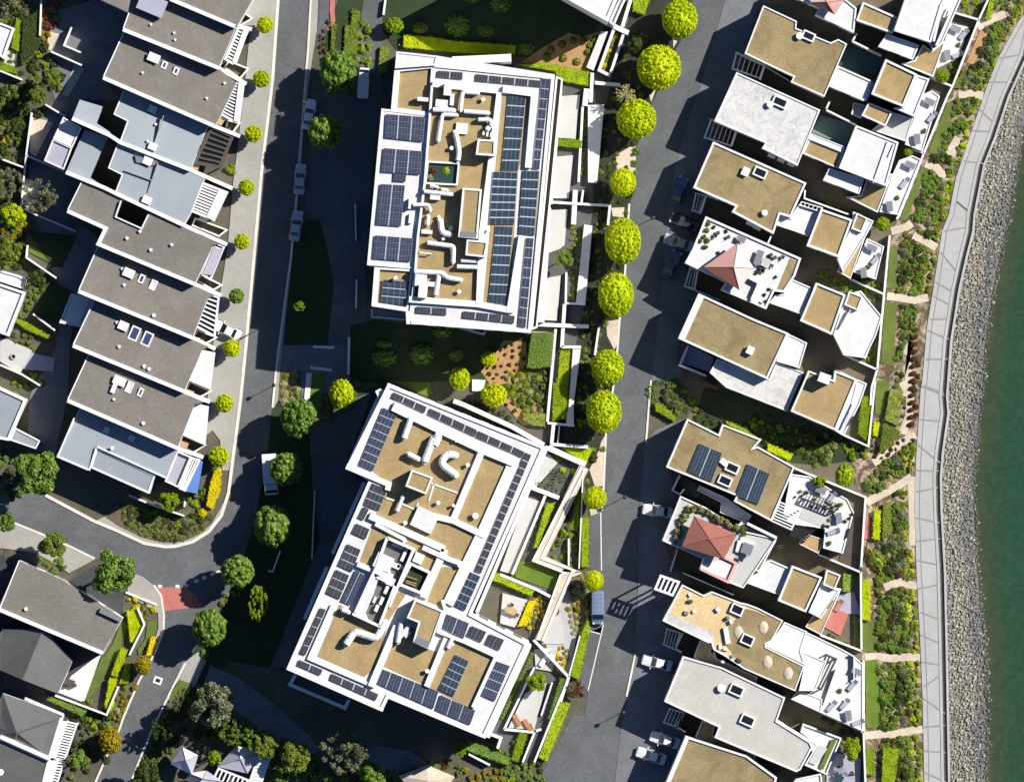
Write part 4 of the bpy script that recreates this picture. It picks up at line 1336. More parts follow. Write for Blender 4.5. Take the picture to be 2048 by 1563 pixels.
# upstand walls
walls(A1, [P('A 980,570 1930,668')], .8, Z, Z + 0.70, 'white_wall')
walls(A1, [P('A 1950,690 B 1690,1250 C 1650,930')], .72, Z, Z + 0.72, 'white_wall')
walls(A1, [P('C 640,860 C 1640,930 6 1890,872')], .9, Z, Z + 0.65, 'white_wall')
walls(A1, [P('A 975,590 950,960 B 870,480 770,1260 C 735,420 690,850')], .34, Z, Z + 0.66, 'white_wall')
walls(A1, [P('9 20,650 250,680 205,1220'), P('10 160,335 70,890')], .95, Z, Z + 0.70, 'white_wall')
walls(A1, [P('f 868,131 1106,155 1059,662 822,644')], .5, Z, Z + .25, 'white_wall')
# outer balcony line on the east
block(A1, P('f 1112,152 1126,158 1101,410 1075,655 1062,660'), 12.8, 'soil', ph=.6, pw=.26, rn='balcony_planter', wn='balcony_wall')
walls(A1, [P('9 435,580 360,1480'), P('10 350,130 300,960')], .9, -.1, 9.2, 'white_wall', 'balcony_wall')
walls(A1, [P('5 1470,440 1900,420')], 1.1, -.1, 14.0, 'white_wall', 'balcony')
walls(A1, [P('C 1300,1250 1720,1370 1750,1330')], .35, 10, 10.6, 'white_wall', 'balcony')
walls(A1, [P('C 620,1030 630,1220')], .55, 10, ZA + .3, 'white_wall', 'fin_wall')
# raised boxes
block(A1, P('A 1640,1370 1900,1380 B 1890,90 1610,70'), ZA + 2.6, 'apartment_gravel', ph=.18, pw=.28, z0=Z, rn='lift_roof', wn='lift_house')
block(A1, P('B 1420,550 1700,570 1640,1290 1355,1265'), ZA + 2.2, 'apartment_gravel', ph=.2, pw=.3, z0=Z, rn='lift_roof', wn='lift_house')
flat(A1, P('B 1390,1180 1630,1195 1620,1275 1375,1260'), ZA + 2.45, 'panel_black', 'louvre', .2)
block(A1, P('B 1480,1300 1790,1330 1745,1560 1460,1530'), ZA + 2.0, 'apartment_gravel', ph=.2, pw=.26, z0=Z, rn='lift_roof', wn='lift_house')
# planted light well: rim, floor painted dark for the shade of a deep well
walls(A1, [P('B 915,170 1365,195 1335,505 880,480')], .26, Z, Z + .55, 'white_wall', 'light_well', True)
flat(A1, P('B 930,185 1350,208 1325,490 895,465'), Z + .05, 'green_glass', 'light_well_floor', .02)
# ducts and boxes
for s, r in (('A 1650,700 1420,680 1390,930 1400,955', .34), ('A 1440,965 1800,990', .36), ('A 1340,1020 1125,1010 1065,1400', .34), ('A 1310,1260 1340,1370 1370,1560 B 1350,150', .42),
             ('A 1650,1085 1830,1085 1840,1180', .34), ('A 1770,1230 1800,1200', .45), ('B 860,600 1280,650', .34), ('B 700,795 920,795 950,880', .32), ('B 920,960 910,1090', .34), ('B 1095,1020 1115,1200 1250,1230', .5),
             ('C 910,40 1290,90 1280,330', .38), ('C 1400,295 1610,305', .36), ('C 1340,385 1640,395', .36), ('C 720,455 1130,475 1190,545 1400,580', .4), ('C 1070,530 1030,800', .4), ('A 990,940 1300,950', .4), ('B 950,515 1060,540', .25), ('B 1110,570 1200,585', .25), ('C 790,180 960,200', .12)):
    duct(A1, P(s), Z + .03, r, .85)
for s, l, wd, hh in (('A 1200,650', 1.1, 1.7, 1.9), ('A 1120,850', 1.9, 1.1, .9), ('A 1265,800', .6, 1.6, 1.2), ('A 1405,1215', 1.7, 1.6, .5), ('A 840,790', 1.6, .6, .8), ('B 1020,690', 1.5, .7, .9), ('B 900,1190', 1.6, .6, .8),
                    ('B 660,1000', .5, 1.4, .5), ('C 810,585', 1.7, 1.7, 1.1), ('C 840,745', 1.3, 1.9, 1.5), ('C 960,640', 1.3, .7, 1.0), ('B 650,780', .4, 1.5, 1.0)):
    box(A1, P(s)[0], l, wd, 5, Z, Z + hh, 'plant_box', 'plant_box', .04)
for s, r in (('A 1720,795', .5), ('B 1250,1140', .62), ('B 1075,970', .4), ('C 1370,750', .5), ('C 450,545', .45), ('A 1260,1500', .5), ('A 500,0', .1), ('B 1790,1165', .5), ('B 1140,1290', .4)):
    vent(A1, P(s)[0], r * .62, Z, .6)
walls(A1, [P('A 1720,1310 1730,1250'), P('A 1775,1330 1785,1260'), P('A 1830,1340 1840,1270')], .3, Z, Z + .8, 'plant_box', 'louvre_rack')
# solar
solar(A1, P('A 310,1005 870,1050 840,1410 290,1350'), 6, 4, Z, 'panel_violet', (1, 3))
solar(A1, P('A 275,1500 B 825,20 800,360 240,320'), 6, 4, Z, 'panel_violet', (1, 3))
solar(A1, P('B 425,330 600,345 590,465 415,455'), 2, 1, Z, 'panel_violet')
solar(A1, P('B 225,495 580,515 520,1110 165,1085'), 4, 6, Z, 'panel_violet', (1,))
solar(A1, P('B 145,1240 695,1285 C 660,315 115,270'), 6, 4, Z, 'panel_violet', (1, 3))
solar(A1, P('C 265,575 610,605 580,950 230,920'), 2, 6, Z - .4, 'panel_teal', (), (1, 3), big=.16)
solar(A1, P('A 1060,375 1420,400 1415,505 1045,470'), 4, 2, Z, 'panel_black', (1,), gap=.03)
solar(A1, P('5 1645,540 9 298,588 293,634 5 1640,590'), 10, 2, Z, 'panel_black', (1, 3, 5, 7), gap=.03)
solar(A1, P('9 305,572 362,578 285,1232 238,1228'), 1, 18, Z, 'panel_violet', (), (1, 3, 5, 7, 9, 11, 13, 15), gap=.03, big=.15)
solar(A1, P('9 60,690 188,700 130,1240 5 1828,1240'), 2, 14, Z, 'panel_teal', (), (1, 3, 5, 7, 9, 11), gap=.03, big=.2, tilt=.12)
solar(A1, P('5 1770,1248 1945,1256 6 1920,250 1740,250'), 2, 14, Z, 'panel_teal', (), (1, 3, 5, 7, 9, 11), gap=.03, big=.2, tilt=.12)
solar(A1, P('6 1788,262 1912,268 1860,825 1733,820'), 2, 16, Z, 'panel_teal', (), (1, 3, 5, 7, 9, 11, 13), gap=.03, big=.2, tilt=.12)
solar(A1, P('5 1985,1242 9 283,1245 10 247,330 135,320'), 2, 14, Z, 'panel_teal', (), (1, 3, 5, 7, 9, 11), gap=.03, big=.2, tilt=.12)
solar(A1, P('10 190,348 245,352 185,1000 132,990'), 1, 18, Z, 'panel_violet', (), (1, 3, 5, 7, 9, 11, 13, 15), gap=.03, big=.15)
solar(A1, P('C 750,965 1180,990 1180,1095 740,1060'), 4, 2, Z, 'panel_black', (1,), gap=.03)
solar(A1, P('6 1553,880 1925,915 1918,970 1545,930'), 8, 2, Z, 'panel_black', (1, 3, 5), gap=.03)
windows(A1, main, 1.2, 5, 3.0)

A2 = empty('apartment_block', w3((850, 1150), 0), 'south apartment block turned diagonally with a glazed plant yard in its roof', 'apartment block')
mainp = P('7 1000,20 f 1094,893 8 1615,335 2030,560 1715,1248 870,870 1005,950 965,1050 265,742 7 860,732 1010,770 705,630 705,620')
mainp = P('7 1000,20 11 335,485 8 1615,335 2030,555 1712,1248 1003,950 965,1050 262,742 7 865,735 705,632')
body = MB(); body.prism(mainp, -.2, ZA); body.build('wall', 'white_wall', A2)
flat(A2, mainp, ZA + .06, 'white_roof', 'roof', z0=ZA + .003)
GR = 'apartment_gravel'
zi = [0]
def gf(s):
    zi[0] += 1
    flat(A2, P(s), Z + .03 + zi[0] * .003, GR, 'gravel_field', z0=Z + .002)
gf('7 1070,250 1330,355 1650,500 1450,1000 1500,1020 1640,1140 1550,1380 1440,1270 900,1010 1010,760 890,660')
gf('7 1705,530 1895,605 1680,1085 1500,1005')
gf('D 400,320 700,420 900,460 1400,700 1480,790 1300,990 900,870 600,450 400,920 200,850')
gf('8 1375,0 1555,0 1425,310 1290,250')
gf('8 1090,175 1140,190 985,425 1000,420 925,720 830,800 490,650 650,270 740,330')
gf('8 1070,420 1190,440 1300,600 1380,620 1280,860 965,720')
gf('8 1410,520 1570,560 1760,655 1610,1030 1310,880')
# upstand walls
walls(A2, [P('7 1040,190 1330,330 1700,505 1920,595')], 1.3, Z, Z + 0.65, 'white_wall')
walls(A2, [P('7 1920,595 1690,1110 8 1440,270')], 1.6, Z, Z + .42, 'white_wall')
walls(A2, [P('7 1690,510 1480,1010')], .95, Z, Z + .6, 'white_wall')
walls(A2, [P('7 1330,985 1480,1020 1710,1130')], .9, Z, Z + .55, 'white_wall')
walls(A2, [P('7 700,625 1010,755 1000,800')], .8, Z, Z + .6, 'white_wall')
walls(A2, [P('D 360,150 1450,635'), P('D 1450,640 1420,740')], 1.0, Z, Z + .6, 'white_wall')
walls(A2, [P('D 440,270 860,490 880,540')], .55, Z, Z + .6, 'white_wall')
walls(A2, [P('D 1130,610 1480,770 1700,850')], .7, Z, Z + .75, 'white_wall')
walls(A2, [P('D 1390,780 1140,1340')], 1.1, Z, Z + .55, 'white_wall')
walls(A2, [P('D 180,850 420,950')], .75, Z, Z + 0.70, 'white_wall')
walls(A2, [P('8 1080,400 880,870')], 1.0, Z, Z + 0.70, 'white_wall')
walls(A2, [P('8 1430,520 1285,870')], .85, Z, Z + 0.70, 'white_wall')
walls(A2, [P('8 1400,240 1420,310 1370,470 1560,545 1790,650 1620,1020')], .5, Z, Z + 0.65, 'white_wall')
walls(A2, [P('8 600,280 430,665 860,850')], .5, Z, Z + .4, 'white_wall')
walls(A2, [P('7 1010,40 11 315,490 8 1600,345 2010,560 1700,1230 1000,940 955,1035 280,738 7 870,745 1000,765 715,628')], .5, Z, Z + .22, 'white_wall', 'parapet', True)
# plant yard: sunk in look, dark deck with machines
walls(A2, [P('D 615,470 1000,640 640,1480'), P('D 615,470 440,930 150,1560')], .42, Z, Z + 1.3, 'white_wall', 'yard_wall')
walls(A2, [P('8 745,340 940,430'), P('8 1050,150 940,430')], .4, Z, Z + 1.3, 'white_wall', 'yard_wall')
flat(A2, P('D 610,480 985,640 640,1480 8 935,425 745,340 D 440,930'), Z + .09, 'slate_light', 'plant_deck', z0=Z + .002)
flat(A2, P('D 390,1010 490,1060 400,1330 300,1563 8 860,385 745,340 830,140'), Z + .9, 'white_roof', 'service_roof', .8)
for s, l, wd, hh in (('D 560,830', 2.6, 2.2, 1.2), ('D 560,1010', 1.6, 1.8, 1.1), ('D 620,1060', 1.2, 1.7, .9), ('D 500,900', 1.2, 2.2, 1.35), ('D 770,590', 1.7, .5, .6), ('D 860,720', .5, 2.0, .6), ('D 740,880', 1.2, .8, .5), ('D 690,1120', .8, 1.2, .7), ('D 600,1230', .5, 1.2, .7), ('D 530,1390', .5, 1.2, .7),
                    ('D 460,1500', .5, 1.1, .7), ('D 700,1230', .5, 1.3, 1.2), ('D 800,890', .9, .6, .5), ('8 920,300', .5, 1.0, .8), ('8 905,240', .4, .9, .7), ('D 1070,770', 1.4, 1.5, 1.0)):
    box(A2, P(s)[0], l, wd, 24, Z, Z + hh, 'plant_box', 'plant_box', .04)
# green light well, the shade of its depth painted into the floor
walls(A2, [P('D 960,850 1240,980 1100,1270 800,1150')], .4, Z, Z + .9, 'white_wall', 'light_well', True)
flat(A2, P('D 965,870 1220,990 1090,1250 815,1140'), Z + .12, 'lawn_dark', 'light_well_floor', .02)
walls(A2, [P('D 900,1030 1050,1080'), P('D 890,1090 1040,1140'), P('D 880,1120 1030,1170')], .12, Z + .5, Z + .7, 'timber', 'light_well_rail')
# roof boxes
block(A2, P('7 1175,650 1330,705 1280,830 1130,770'), ZA + 2.6, GR, ph=.18, pw=.26, z0=Z, rn='lift_roof', wn='lift_house')
block(A2, P('8 1200,235 1405,320 1305,600 1185,545 1225,405 1140,370'), ZA + 2.4, GR, ph=.18, pw=.25, z0=Z, rn='lift_roof', wn='lift_house')
flat(A2, P('8 1215,505 1310,545 1295,590 1190,545'), ZA + 2.62, 'panel_black', 'louvre', .2)
box(A2, P('D 1155,215')[0], 3.35, 3.0, 25, Z, Z + .8, 'white_roof', 'plant_room', .05)
walls(A2, [P('7 1320,750 1510,820'), P('7 1340,750 1300,880'), P('7 985,855 1050,875'), P('7 1100,895 1200,940'), P('7 1220,890 1210,950')], .22, Z, Z + .18, 'white_wall', 'curb')
for s, r in (('7 1170,280 1120,420', .5), ('7 1335,420 1270,590', .62), ('7 1150,535 1230,575', .42), ('7 1500,545 1430,535 1395,590 1405,620 1500,690', .6), ('8 985,400 920,520 760,470 700,560', .6), ('8 1100,400 1075,550', .42), ('8 1150,440 1080,520', .4), ('8 1160,470 1130,510', .4), ('8 1470,520 1440,590', .35), ('8 670,310 720,330', .4), ('7 1110,850 1070,950', .3), ('7 1370,400 1340,470', .7)):
    duct(A2, P(s), Z + .03, r, .95)
for s, r in (('7 1640,985', .75), ('7 1130,1035', .5), ('7 1370,890', .5), ('7 1480,910', .4), ('7 1500,440', .35), ('7 1585,615', .5), ('8 1290,755', .55), ('8 1475,560', .4), ('7 1110,850', .6), ('D 1670,870', .55)):
    vent(A2, P(s)[0], r * .62, Z, .7)
# solar
solar(A2, P('7 1045,88 1285,195 1268,240 1027,127'), 6, 2, Z, 'panel_black', (1, 3), gap=.03)
solar(A2, P('7 1310,205 1650,362 1635,410 1293,250'), 8, 2, Z, 'panel_black', (1, 3, 5), gap=.03)
solar(A2, P('7 1660,368 1995,520 1978,560 1643,415'), 8, 2, Z, 'panel_black', (1, 3, 5), gap=.03)
solar(A2, P('7 965,200 1070,243 890,662 790,618'), 2, 16, Z, 'panel_violet', (), (1, 3, 5, 7, 9, 11, 13), gap=.03, big=.15)
solar(A2, P('7 885,748 1000,795 935,950 825,905'), 2, 6, Z, 'panel_black', (), (1, 3), gap=.03, big=.15)
solar(A2, P('7 825,920 865,937 825,1018 783,1000'), 2, 2, Z, 'panel_black')
solar(A2, P('7 772,1040 870,1082 840,1155 738,1110'), 2, 2, Z, 'panel_black')
solar(A2, P('7 708,1190 805,1232 740,1392 638,1345'), 2, 6, Z, 'panel_black', (), (1, 3), big=.16)
solar(A2, P('8 625,20 722,62 650,235 552,190'), 2, 6, Z, 'panel_black', (), (1, 3), big=.16)
solar(A2, P('8 765,25 835,60 728,280 660,250'), 2, 6, Z, 'panel_violet', (0,), (), big=.12)
solar(A2, P('8 512,298 552,312 402,642 360,628'), 1, 10, Z, 'panel_black', (), (1, 3, 5, 7), gap=.03, big=.15)
solar(A2, P('8 358,675 528,748 510,788 343,715'), 4, 2, Z, 'panel_black', (1,), gap=.03)
solar(A2, P('8 595,775 932,925 915,970 580,820'), 8, 2, Z, 'panel_black', (1, 3, 5), gap=.03)
solar(A2, P('8 945,735 1370,905 1332,1030 905,838'), 10, 4, Z, 'panel_violet', (1, 3, 5, 7), big=.15)
solar(A2, P('8 1385,930 1638,1042 1600,1148 1350,1040'), 6, 4, Z, 'panel_violet', (1, 3), big=.15)
solar(A2, P('8 1492,638 1590,685 1478,942 1368,890'), 2, 10, Z, 'panel_teal', (), (1, 3, 5, 7), big=.15)
solar(A2, P('8 1772,678 1888,720 1780,975 1675,930'), 3, 8, Z, 'panel_violet', (), (1, 3, 5), big=.15)
solar(A2, P('8 1430,342 1592,410 1550,525 1392,440'), 4, 4, Z, 'panel_violet', (1,), big=.15)
solar(A2, P('8 1612,428 1718,472 1680,548 1575,500'), 2, 4, Z, 'panel_black')
solar(A2, P('8 1745,488 1848,530 1810,608 1708,560'), 2, 4, Z, 'panel_black')
solar(A2, P('8 1572,25 1675,70 1562,318 1462,272'), 2, 10, Z, 'panel_teal', (), (1, 3, 5, 7), big=.15)
solar(A2, P('7 2000,525 2045,545 1680,1402 1635,1385'), 1, 32, Z, 'panel_black', (), tuple(range(1, 31, 2)), gap=.03, big=.18)
# lower balconies to the west and south
bz = 12.2
for s in ('7 940,110 725,590', '7 830,740 600,1260', '8 560,0 395,380'):
    walls(A2, [P(s)], .5, bz - .2, bz + .9, 'white_wall', 'balcony_wall')
walls(A2, [P('8 330,785 290,855 690,1025 720,965')], .5, 8, 9.1, 'white_wall', 'balcony_wall')
flat(A2, P('8 340,760 300,850 690,1015 730,940'), 8.0, 'green_glass', 'balcony_floor', .2)
block(A2, P('7 910,80 945,60 995,90 960,180'), ZA - .6, 'white_roof', ph=.2, pw=.25, rn='fin_roof', wn='fin_wall')
walls(A2, [P('8 2035,570 1730,1240')], .5, -.1, 13.4, 'white_wall', 'balcony_wall')
walls(A2, [P('11 345,480 8 1650,330')], .5, -.1, 12.8, 'white_wall', 'balcony_wall')
walls(A2, [P('7 1480,150 1560,180 1900,335 11 320,470')], .65, -.1, 2.2, 'white_wall', 'balcony_wall')
windows(A2, mainp, 1.2, 5, 3.0)
# ================================================================ villas on the right
def villa(label, c, blocks):
    t = empty('villa', w3(P(c)[0], 0), label, 'villa', 'white villas along the lane')
    for i, bk in enumerate(blocks):
        s, z, mat = bk[:3]
        pw = bk[3] if len(bk) > 3 else .3
        ph = bk[4] if len(bk) > 4 else .28
        block(t, P(s), z + i * .004, mat, pw=pw, ph=ph)
        if z > 4.5: windows(t, P(s), .3, 2, 2.6)
    return t
TG, WR, TT = 'tan_gravel', 'white_roof', 'terrace_tile'
HZ = 6.6
v = villa('villa at the top edge with a red parasol on its roof terrace', '13 1100,150', [
    ('13 380,-150 720,-20 820,60 800,240 520,110 545,60 330,-30', 5.6, WR, .25, .2),
    ('13 865,15 1125,130 1080,245 815,150', 5.8, 'apartment_gravel', .28, .25),
    ('13 1190,-60 1480,-20 1440,40 1360,310 1090,225', 6.8, WR, .3, .2),
    ('13 1040,245 1275,330 1230,435 975,340', 5.2, WR, .2, .15),
    ('13 1300,325 1365,370 1470,290 1375,560 1140,465 1240,440', 3.2, 'apartment_gravel', .2, .15),
    ('13 1480,-50 1600,-50 1535,100 1440,320 1375,370 1340,310', 3.6, WR, .2, .25)])
walls(v, [P('13 1440,50 1380,300'), P('13 1500,110 1400,330')], .35, 3.5, 7.0, 'white_wall')
skylight(v, P('13 1475,100')[0], 1.4, .6, -65, 3.6)

v = villa('first whole villa from the top, tan roofed with a dark green pool court', '13 600,450', [
    ('13 140,40 385,155 380,205 630,310 685,285 750,320 585,705 340,597 360,560 5,390', HZ, TG, .2, .2),
    ('13 683,478 935,590 870,735 612,625', 5.6, WR, .25, .2),
    ('13 1030,430 1260,540 1160,780 925,685', 6.6, 'apartment_gravel', .32, .3),
    ('13 1260,545 1350,575 1240,850 1090,785 1165,775', 5.9, WR, .25, .2),
    ('13 905,745 1080,815 1030,920 855,840', 5.0, 'apartment_gravel', .24, .25),
    ('13 800,745 895,770 850,860 780,830', 3.4, 'lilac_tile', .15, .12),
    ('13 1085,820 1230,860 1180,1030 930,945', 3.1, TT, .15, .12),
    ('13 1290,690 1370,660 1425,700 1300,1100 1170,1050 1240,850', 2.9, WR, .2, .15)])
skylight(v, P('13 470,262')[0], 1.9, 1.3, 24, HZ)
vent(v, P('13 405,262')[0], .55, HZ)
pergola(v, P('9 1720,385 1925,480 1890,570 1690,500'), 5, 3.0, edge=.25, bw=.1)
walls(v, [P('9 1925,470 1890,580')], .3, -.1, 3.4)
walls(v, [P('9 1925,480 13 350,600')], .12, -.1, 2.6)
flat(v, P('13 750,325 1015,430 935,575 690,480'), .3, 'green_glass', 'pool', .2)
walls(v, [P('13 790,300 820,245'), P('13 790,300 1000,405')], .25, -.1, 3.6)
walls(v, [P('13 940,600 880,730')], .5, -.1, 5.2)

v = villa('white bitumen roofed villa with dark stains and a pale green pool', '13 500,900', [
    ('9 1720,525 13 555,800 390,1205 130,1078 155,1040 9 1558,880', HZ, 'white_bitumen', .22, .16),
    ('13 490,970 738,1068 720,1112 472,1012', 5.8, WR, .15, .1),
    ('13 475,1010 722,1112 682,1225 425,1115', 5.5, 'apartment_gravel', .2, .2),
    ('13 815,910 1125,1035 1035,1355 690,1222', 6.5, WR, .28, .2),
    ('13 620,1222 875,1300 838,1412 575,1310', 5.0, WR, .2, .14),
    ('13 890,1310 1000,1350 1045,1270 1080,1262 972,1545 745,1432 850,1420', 3.1, TG, .18, .14),
    ('13 1130,1165 1225,1130 1290,1160 1125,1563 985,1540 1080,1270', 2.9, WR, .18, .2)])
skylight(v, P('13 262,742')[0], 2.2, 1.4, 24, HZ)
vent(v, P('13 190,760')[0], .5, HZ)
flat(v, P('13 560,835 805,912 738,1060 492,962'), .35, 'pool_water', 'pool', .2)
walls(v, [P('13 600,790 625,735'), P('13 600,800 810,905')], .25, -.1, 3.6)
walls(v, [P('13 1090,1050 1050,1140'), P('13 1045,1030 940,1330')], .12, 6.4, 6.78, 'white_wall')
pergola(v, P('9 1535,870 1715,950 1680,1060 1488,1000'), 5, 3.0, edge=.25, bw=.1)
walls(v, [P('9 1720,955 1680,1065')], .3, -.1, 3.4)
for s in ('13 200,1135', '13 270,1165', '13 340,1190'): box(v, P(s)[0], 1.1, .5, 24, 2, 4.0, 'plant_box', 'plant_box')

v = villa('villa with a bleached tan roof and a bright tree on its white terrace', '14 300,150', [
    ('9 1550,1030 13 455,1330 14 340,200 262,178 215,320 9 1685,1540 1712,1500 1405,1365', HZ, TG, .3, .22),
    ('14 400,100 552,155 470,335 238,255 262,182 340,200', 5.4, WR, .25, .2),
    ('14 560,135 790,215 690,490 455,405', 6.4, 'apartment_gravel', .32, .28),
    ('14 795,155 945,225 890,330 720,600 680,500 790,250', 5.6, WR, .2, .15),
    ('14 820,165 900,205 855,310 780,280', 6.1, TG, .22, .2),
    ('14 845,305 890,320 775,645 680,590', 3.4, 'timber', .15, .12),
    ('14 895,350 1020,410 960,650 795,595', 2.9, WR, .18, .14)])
skylight(v, P('9 1893,1255')[0], 2.0, 1.4, 24, HZ)
chimney(v, P('9 1785,1248')[0], .9, 1.1, 24, HZ, .5)
vent(v, P('14 150,165')[0], .45, HZ)
for s in ('14 45,245', '14 95,275'): box(v, P(s)[0], 1.2, .5, 24, 2, 4.0, 'plant_box', 'plant_box')
pergola(v, P('9 1425,1405 1500,1425 1460,1550 1400,1530'), 2, 3.0, edge=.2, bw=.1)
walls(v, [P('9 1500,1420 1455,1550'), P('9 1505,1420 10 1690,100')], .3, -.1, 3.4)
pergola(v, P('14 420,85 570,130 555,155 405,110'), 4, 5.9, edge=.14, bw=.1, posts=False)
walls(v, [P('14 200,330 175,385'), P('14 445,0 440,60 770,180')], .22, -.1, 3.5)

v = villa('villa with a pale pink parasol on a white roof garden', '14 200,600', [
    ('G 520,90 1910,700 1820,960 1660,1200 1520,1180 1400,1440 740,1160 810,1050 215,770 330,560', 6.4, WR, .32, .3),
    ('14 345,645 495,710 422,905 185,820 230,760 290,755', 5.6, WR, .2, .15),
    ('14 525,672 740,760 640,1052 408,950', 6.2, 'apartment_gravel', .3, .28),
    ('14 745,760 850,730 1005,920 960,1060 880,1220 725,1200 650,1050', 5.0, WR, .2, .15),
    ('14 765,735 865,775 825,875 730,835', 5.6, 'apartment_gravel', .2, .2),
    ('14 840,890 1000,935 885,1225 740,1190', 2.8, WR, .18, .14)])
flat(v, P('G 1745,700 1850,745 1665,1190 1560,1150'), 6.46, 'tan_gravel', 'planted_strip', .03)
walls(v, [P('G 800,1055 1140,980 1290,1060 1180,1310')], .3, 6.3, 7.3, 'white_wall', 'parapet')
flat(v, P('14 800,1030 855,1045 800,1190 748,1185'), 2.84, 'pink_mat', 'mat', .02)
walls(v, [P('14 775,870 705,1000'), P('14 720,850 625,1020')], .12, 5.3, 5.9)
pergola(v, P('10 1385,560 1440,580 1415,720 1345,700'), 2, 3.0, edge=.2, bw=.1)
walls(v, [P('10 1440,560 1405,720'), P('10 1350,700 1600,800')], .15, -.1, 2.6)

v = villa('villa with a thick white west parapet round its brown roof', '14 200,1150', [
    ('10 1445,750 14 60,930 325,1040 14 170,1375 10 1295,1078', HZ, TG, [.3, .3, .3, .3, .95], .25),
    ('14 270,1130 325,1045 460,1110 405,1295 235,1245', 5.5, WR, .2, .15),
    ('10 1580,1225 1958,1370 14 235,1250 435,1325 330,1563 15 310,225 10 1645,1435 1525,1325', 5.0, 'white_bitumen', .2, .14),
    ('14 470,1310 650,1380 660,1310 820,1375 15 665,365 340,225 14 360,1560', 6.2, 'apartment_gravel', .26, .26),
    ('14 665,1300 820,1375 895,1405 840,1563 15 725,405 660,365 14 810,1390', 4.6, WR, .2, .15)])
box(v, P('14 585,1368')[0], 1.7, 1.4, 20, 6, 8.4, 'white_wall', 'chimney', .03)
chimney(v, P('10 1820,1165')[0], .9, 1.0, 24, HZ, .7)
walls(v, [P('10 1370,1130 1310,1270 1500,1350')], .3, -.1, 3.2)
flat(v, P('10 1385,1130 1560,1220 1520,1320 1325,1260'), 2.4, 'lilac_tile', 'carport_roof', .2)
box(v, P('10 1530,1420')[0], 2.2, .5, 24, -.1, 1.8, 'red_fabric', 'store_box')
flat(v, P('15 775,170 785,180 700,365 685,360'), 4.68, 'blue_glass', 'roof_slot', .03)
walls(v, [P('10 1470,760 1700,870')], .14, -.1, 3.0)

v = villa('villa with two dark solar fields on its tan roof and a slatted terrace pergola', '11 1600,600', [
    ('11 1362,278 1590,393 1618,318 1905,430 1850,488 15 100,480 370,630 200,1025 11 1700,880 1720,840 1208,632', HZ, TG, .26, .22),
    ('11 1450,765 1640,850 1830,985 1790,1040 1600,960 1610,890 1435,800', 4.4, WR, .15, .12),
    ('15 340,680 480,700 755,865 800,960 720,1260 575,1220 590,1080 380,1050 280,1010', 4.6, WR, .2, .15),
    ('15 420,1150 470,1120 590,1160 540,1260 400,1190', 4.0, 'timber', .12, .1)])
solar(v, P('11 1450,460 1615,530 1535,742 1365,660'), 4, 5, HZ, 'panel_teal', (1,), gap=.05, big=.16)
solar(v, P('11 1800,608 1962,680 1875,902 1712,838'), 4, 5, HZ, 'panel_teal', (1,), gap=.05, big=.16)
skylight(v, P('11 1690,637')[0], 2.0, 1.4, 24, HZ); skylight(v, P('11 1637,730')[0], 2.0, 1.4, 24, HZ)
chimney(v, P('11 1628,595')[0], 1.0, .7, 40, HZ, .4)
pergola(v, P('15 260,885 200,1020 345,1085 410,945'), 6, 6.6, z0=4.6, edge=.22, bw=.2)
pergola(v, P('15 370,1060 330,1130 440,1170 510,1090'), 5, 4.9, edge=.1, bw=.22, mat='black_metal')
pergola(v, P('15 470,815 690,905 660,955 440,865'), 9, 6.0, z0=4.6, edge=.1, bw=.16, mat='dark_timber')
flat(v, P('15 440,900 540,830 680,900 600,1080 400,1000'), 4.66, 'terrace_tile', 'terrace_paving', .02)
walls(v, [P('11 1310,690 1255,800 1310,830 1340,790')], .25, -.1, 3.0)
flat(v, P('11 1315,695 1470,765 1440,860 1290,810'), 1.8, 'paving_dark', 'carport_roof', .15)

v = villa('villa with a red parasol ringed by potted bushes on its roof', '11 1600,1180', [
    ('11 1312,840 1500,925 1750,1090 2015,1150 1770,1512 1560,1430 1450,1375 1480,1300 1180,1165', 6.3, 'terrace_tile', .2, .25),
    ('11 1800,985 1780,1060 2010,1150 1990,1200 1700,1080', 4.6, WR, .15, .15),
    ('15 155,1165 235,1165 110,1395 60,1370', 6.1, 'apartment_gravel', .2, .15),
    ('15 195,1305 345,1370 265,1563 16 240,200 0,110 15 30,1370', 5.4, WR, .22, .18),
    ('16 350,-10 570,75 450,330 245,245', 6.2, 'apartment_gravel', .3, .28),
    ('16 575,90 605,140 700,170 560,375 470,330', 4.8, WR, .2, .15),
    ('16 600,20 705,60 660,165 575,130', 5.4, 'apartment_gravel', .22, .22),
    ('16 660,150 708,160 560,495 445,435', 3.2, 'timber', .14, .14)])
walls(v, [P('I 660,1140 1060,1330 1180,1060 980,960')], .38, 6.2, 6.75, 'pink_border', 'parapet')
flat(v, P('I 680,1080 940,1010 1150,1080 1060,1300 670,1130'), 6.36, 'white_roof', 'terrace_paving', .03)
walls(v, [P('I 1340,480 1770,690')], .4, 3, 6.9, 'white_wall')
walls(v, [P('11 1180,1165 1300,1220'), P('11 1240,1390 1290,1230'), P('11 1330,1400 1700,1560')], .16, -.1, 2.4)

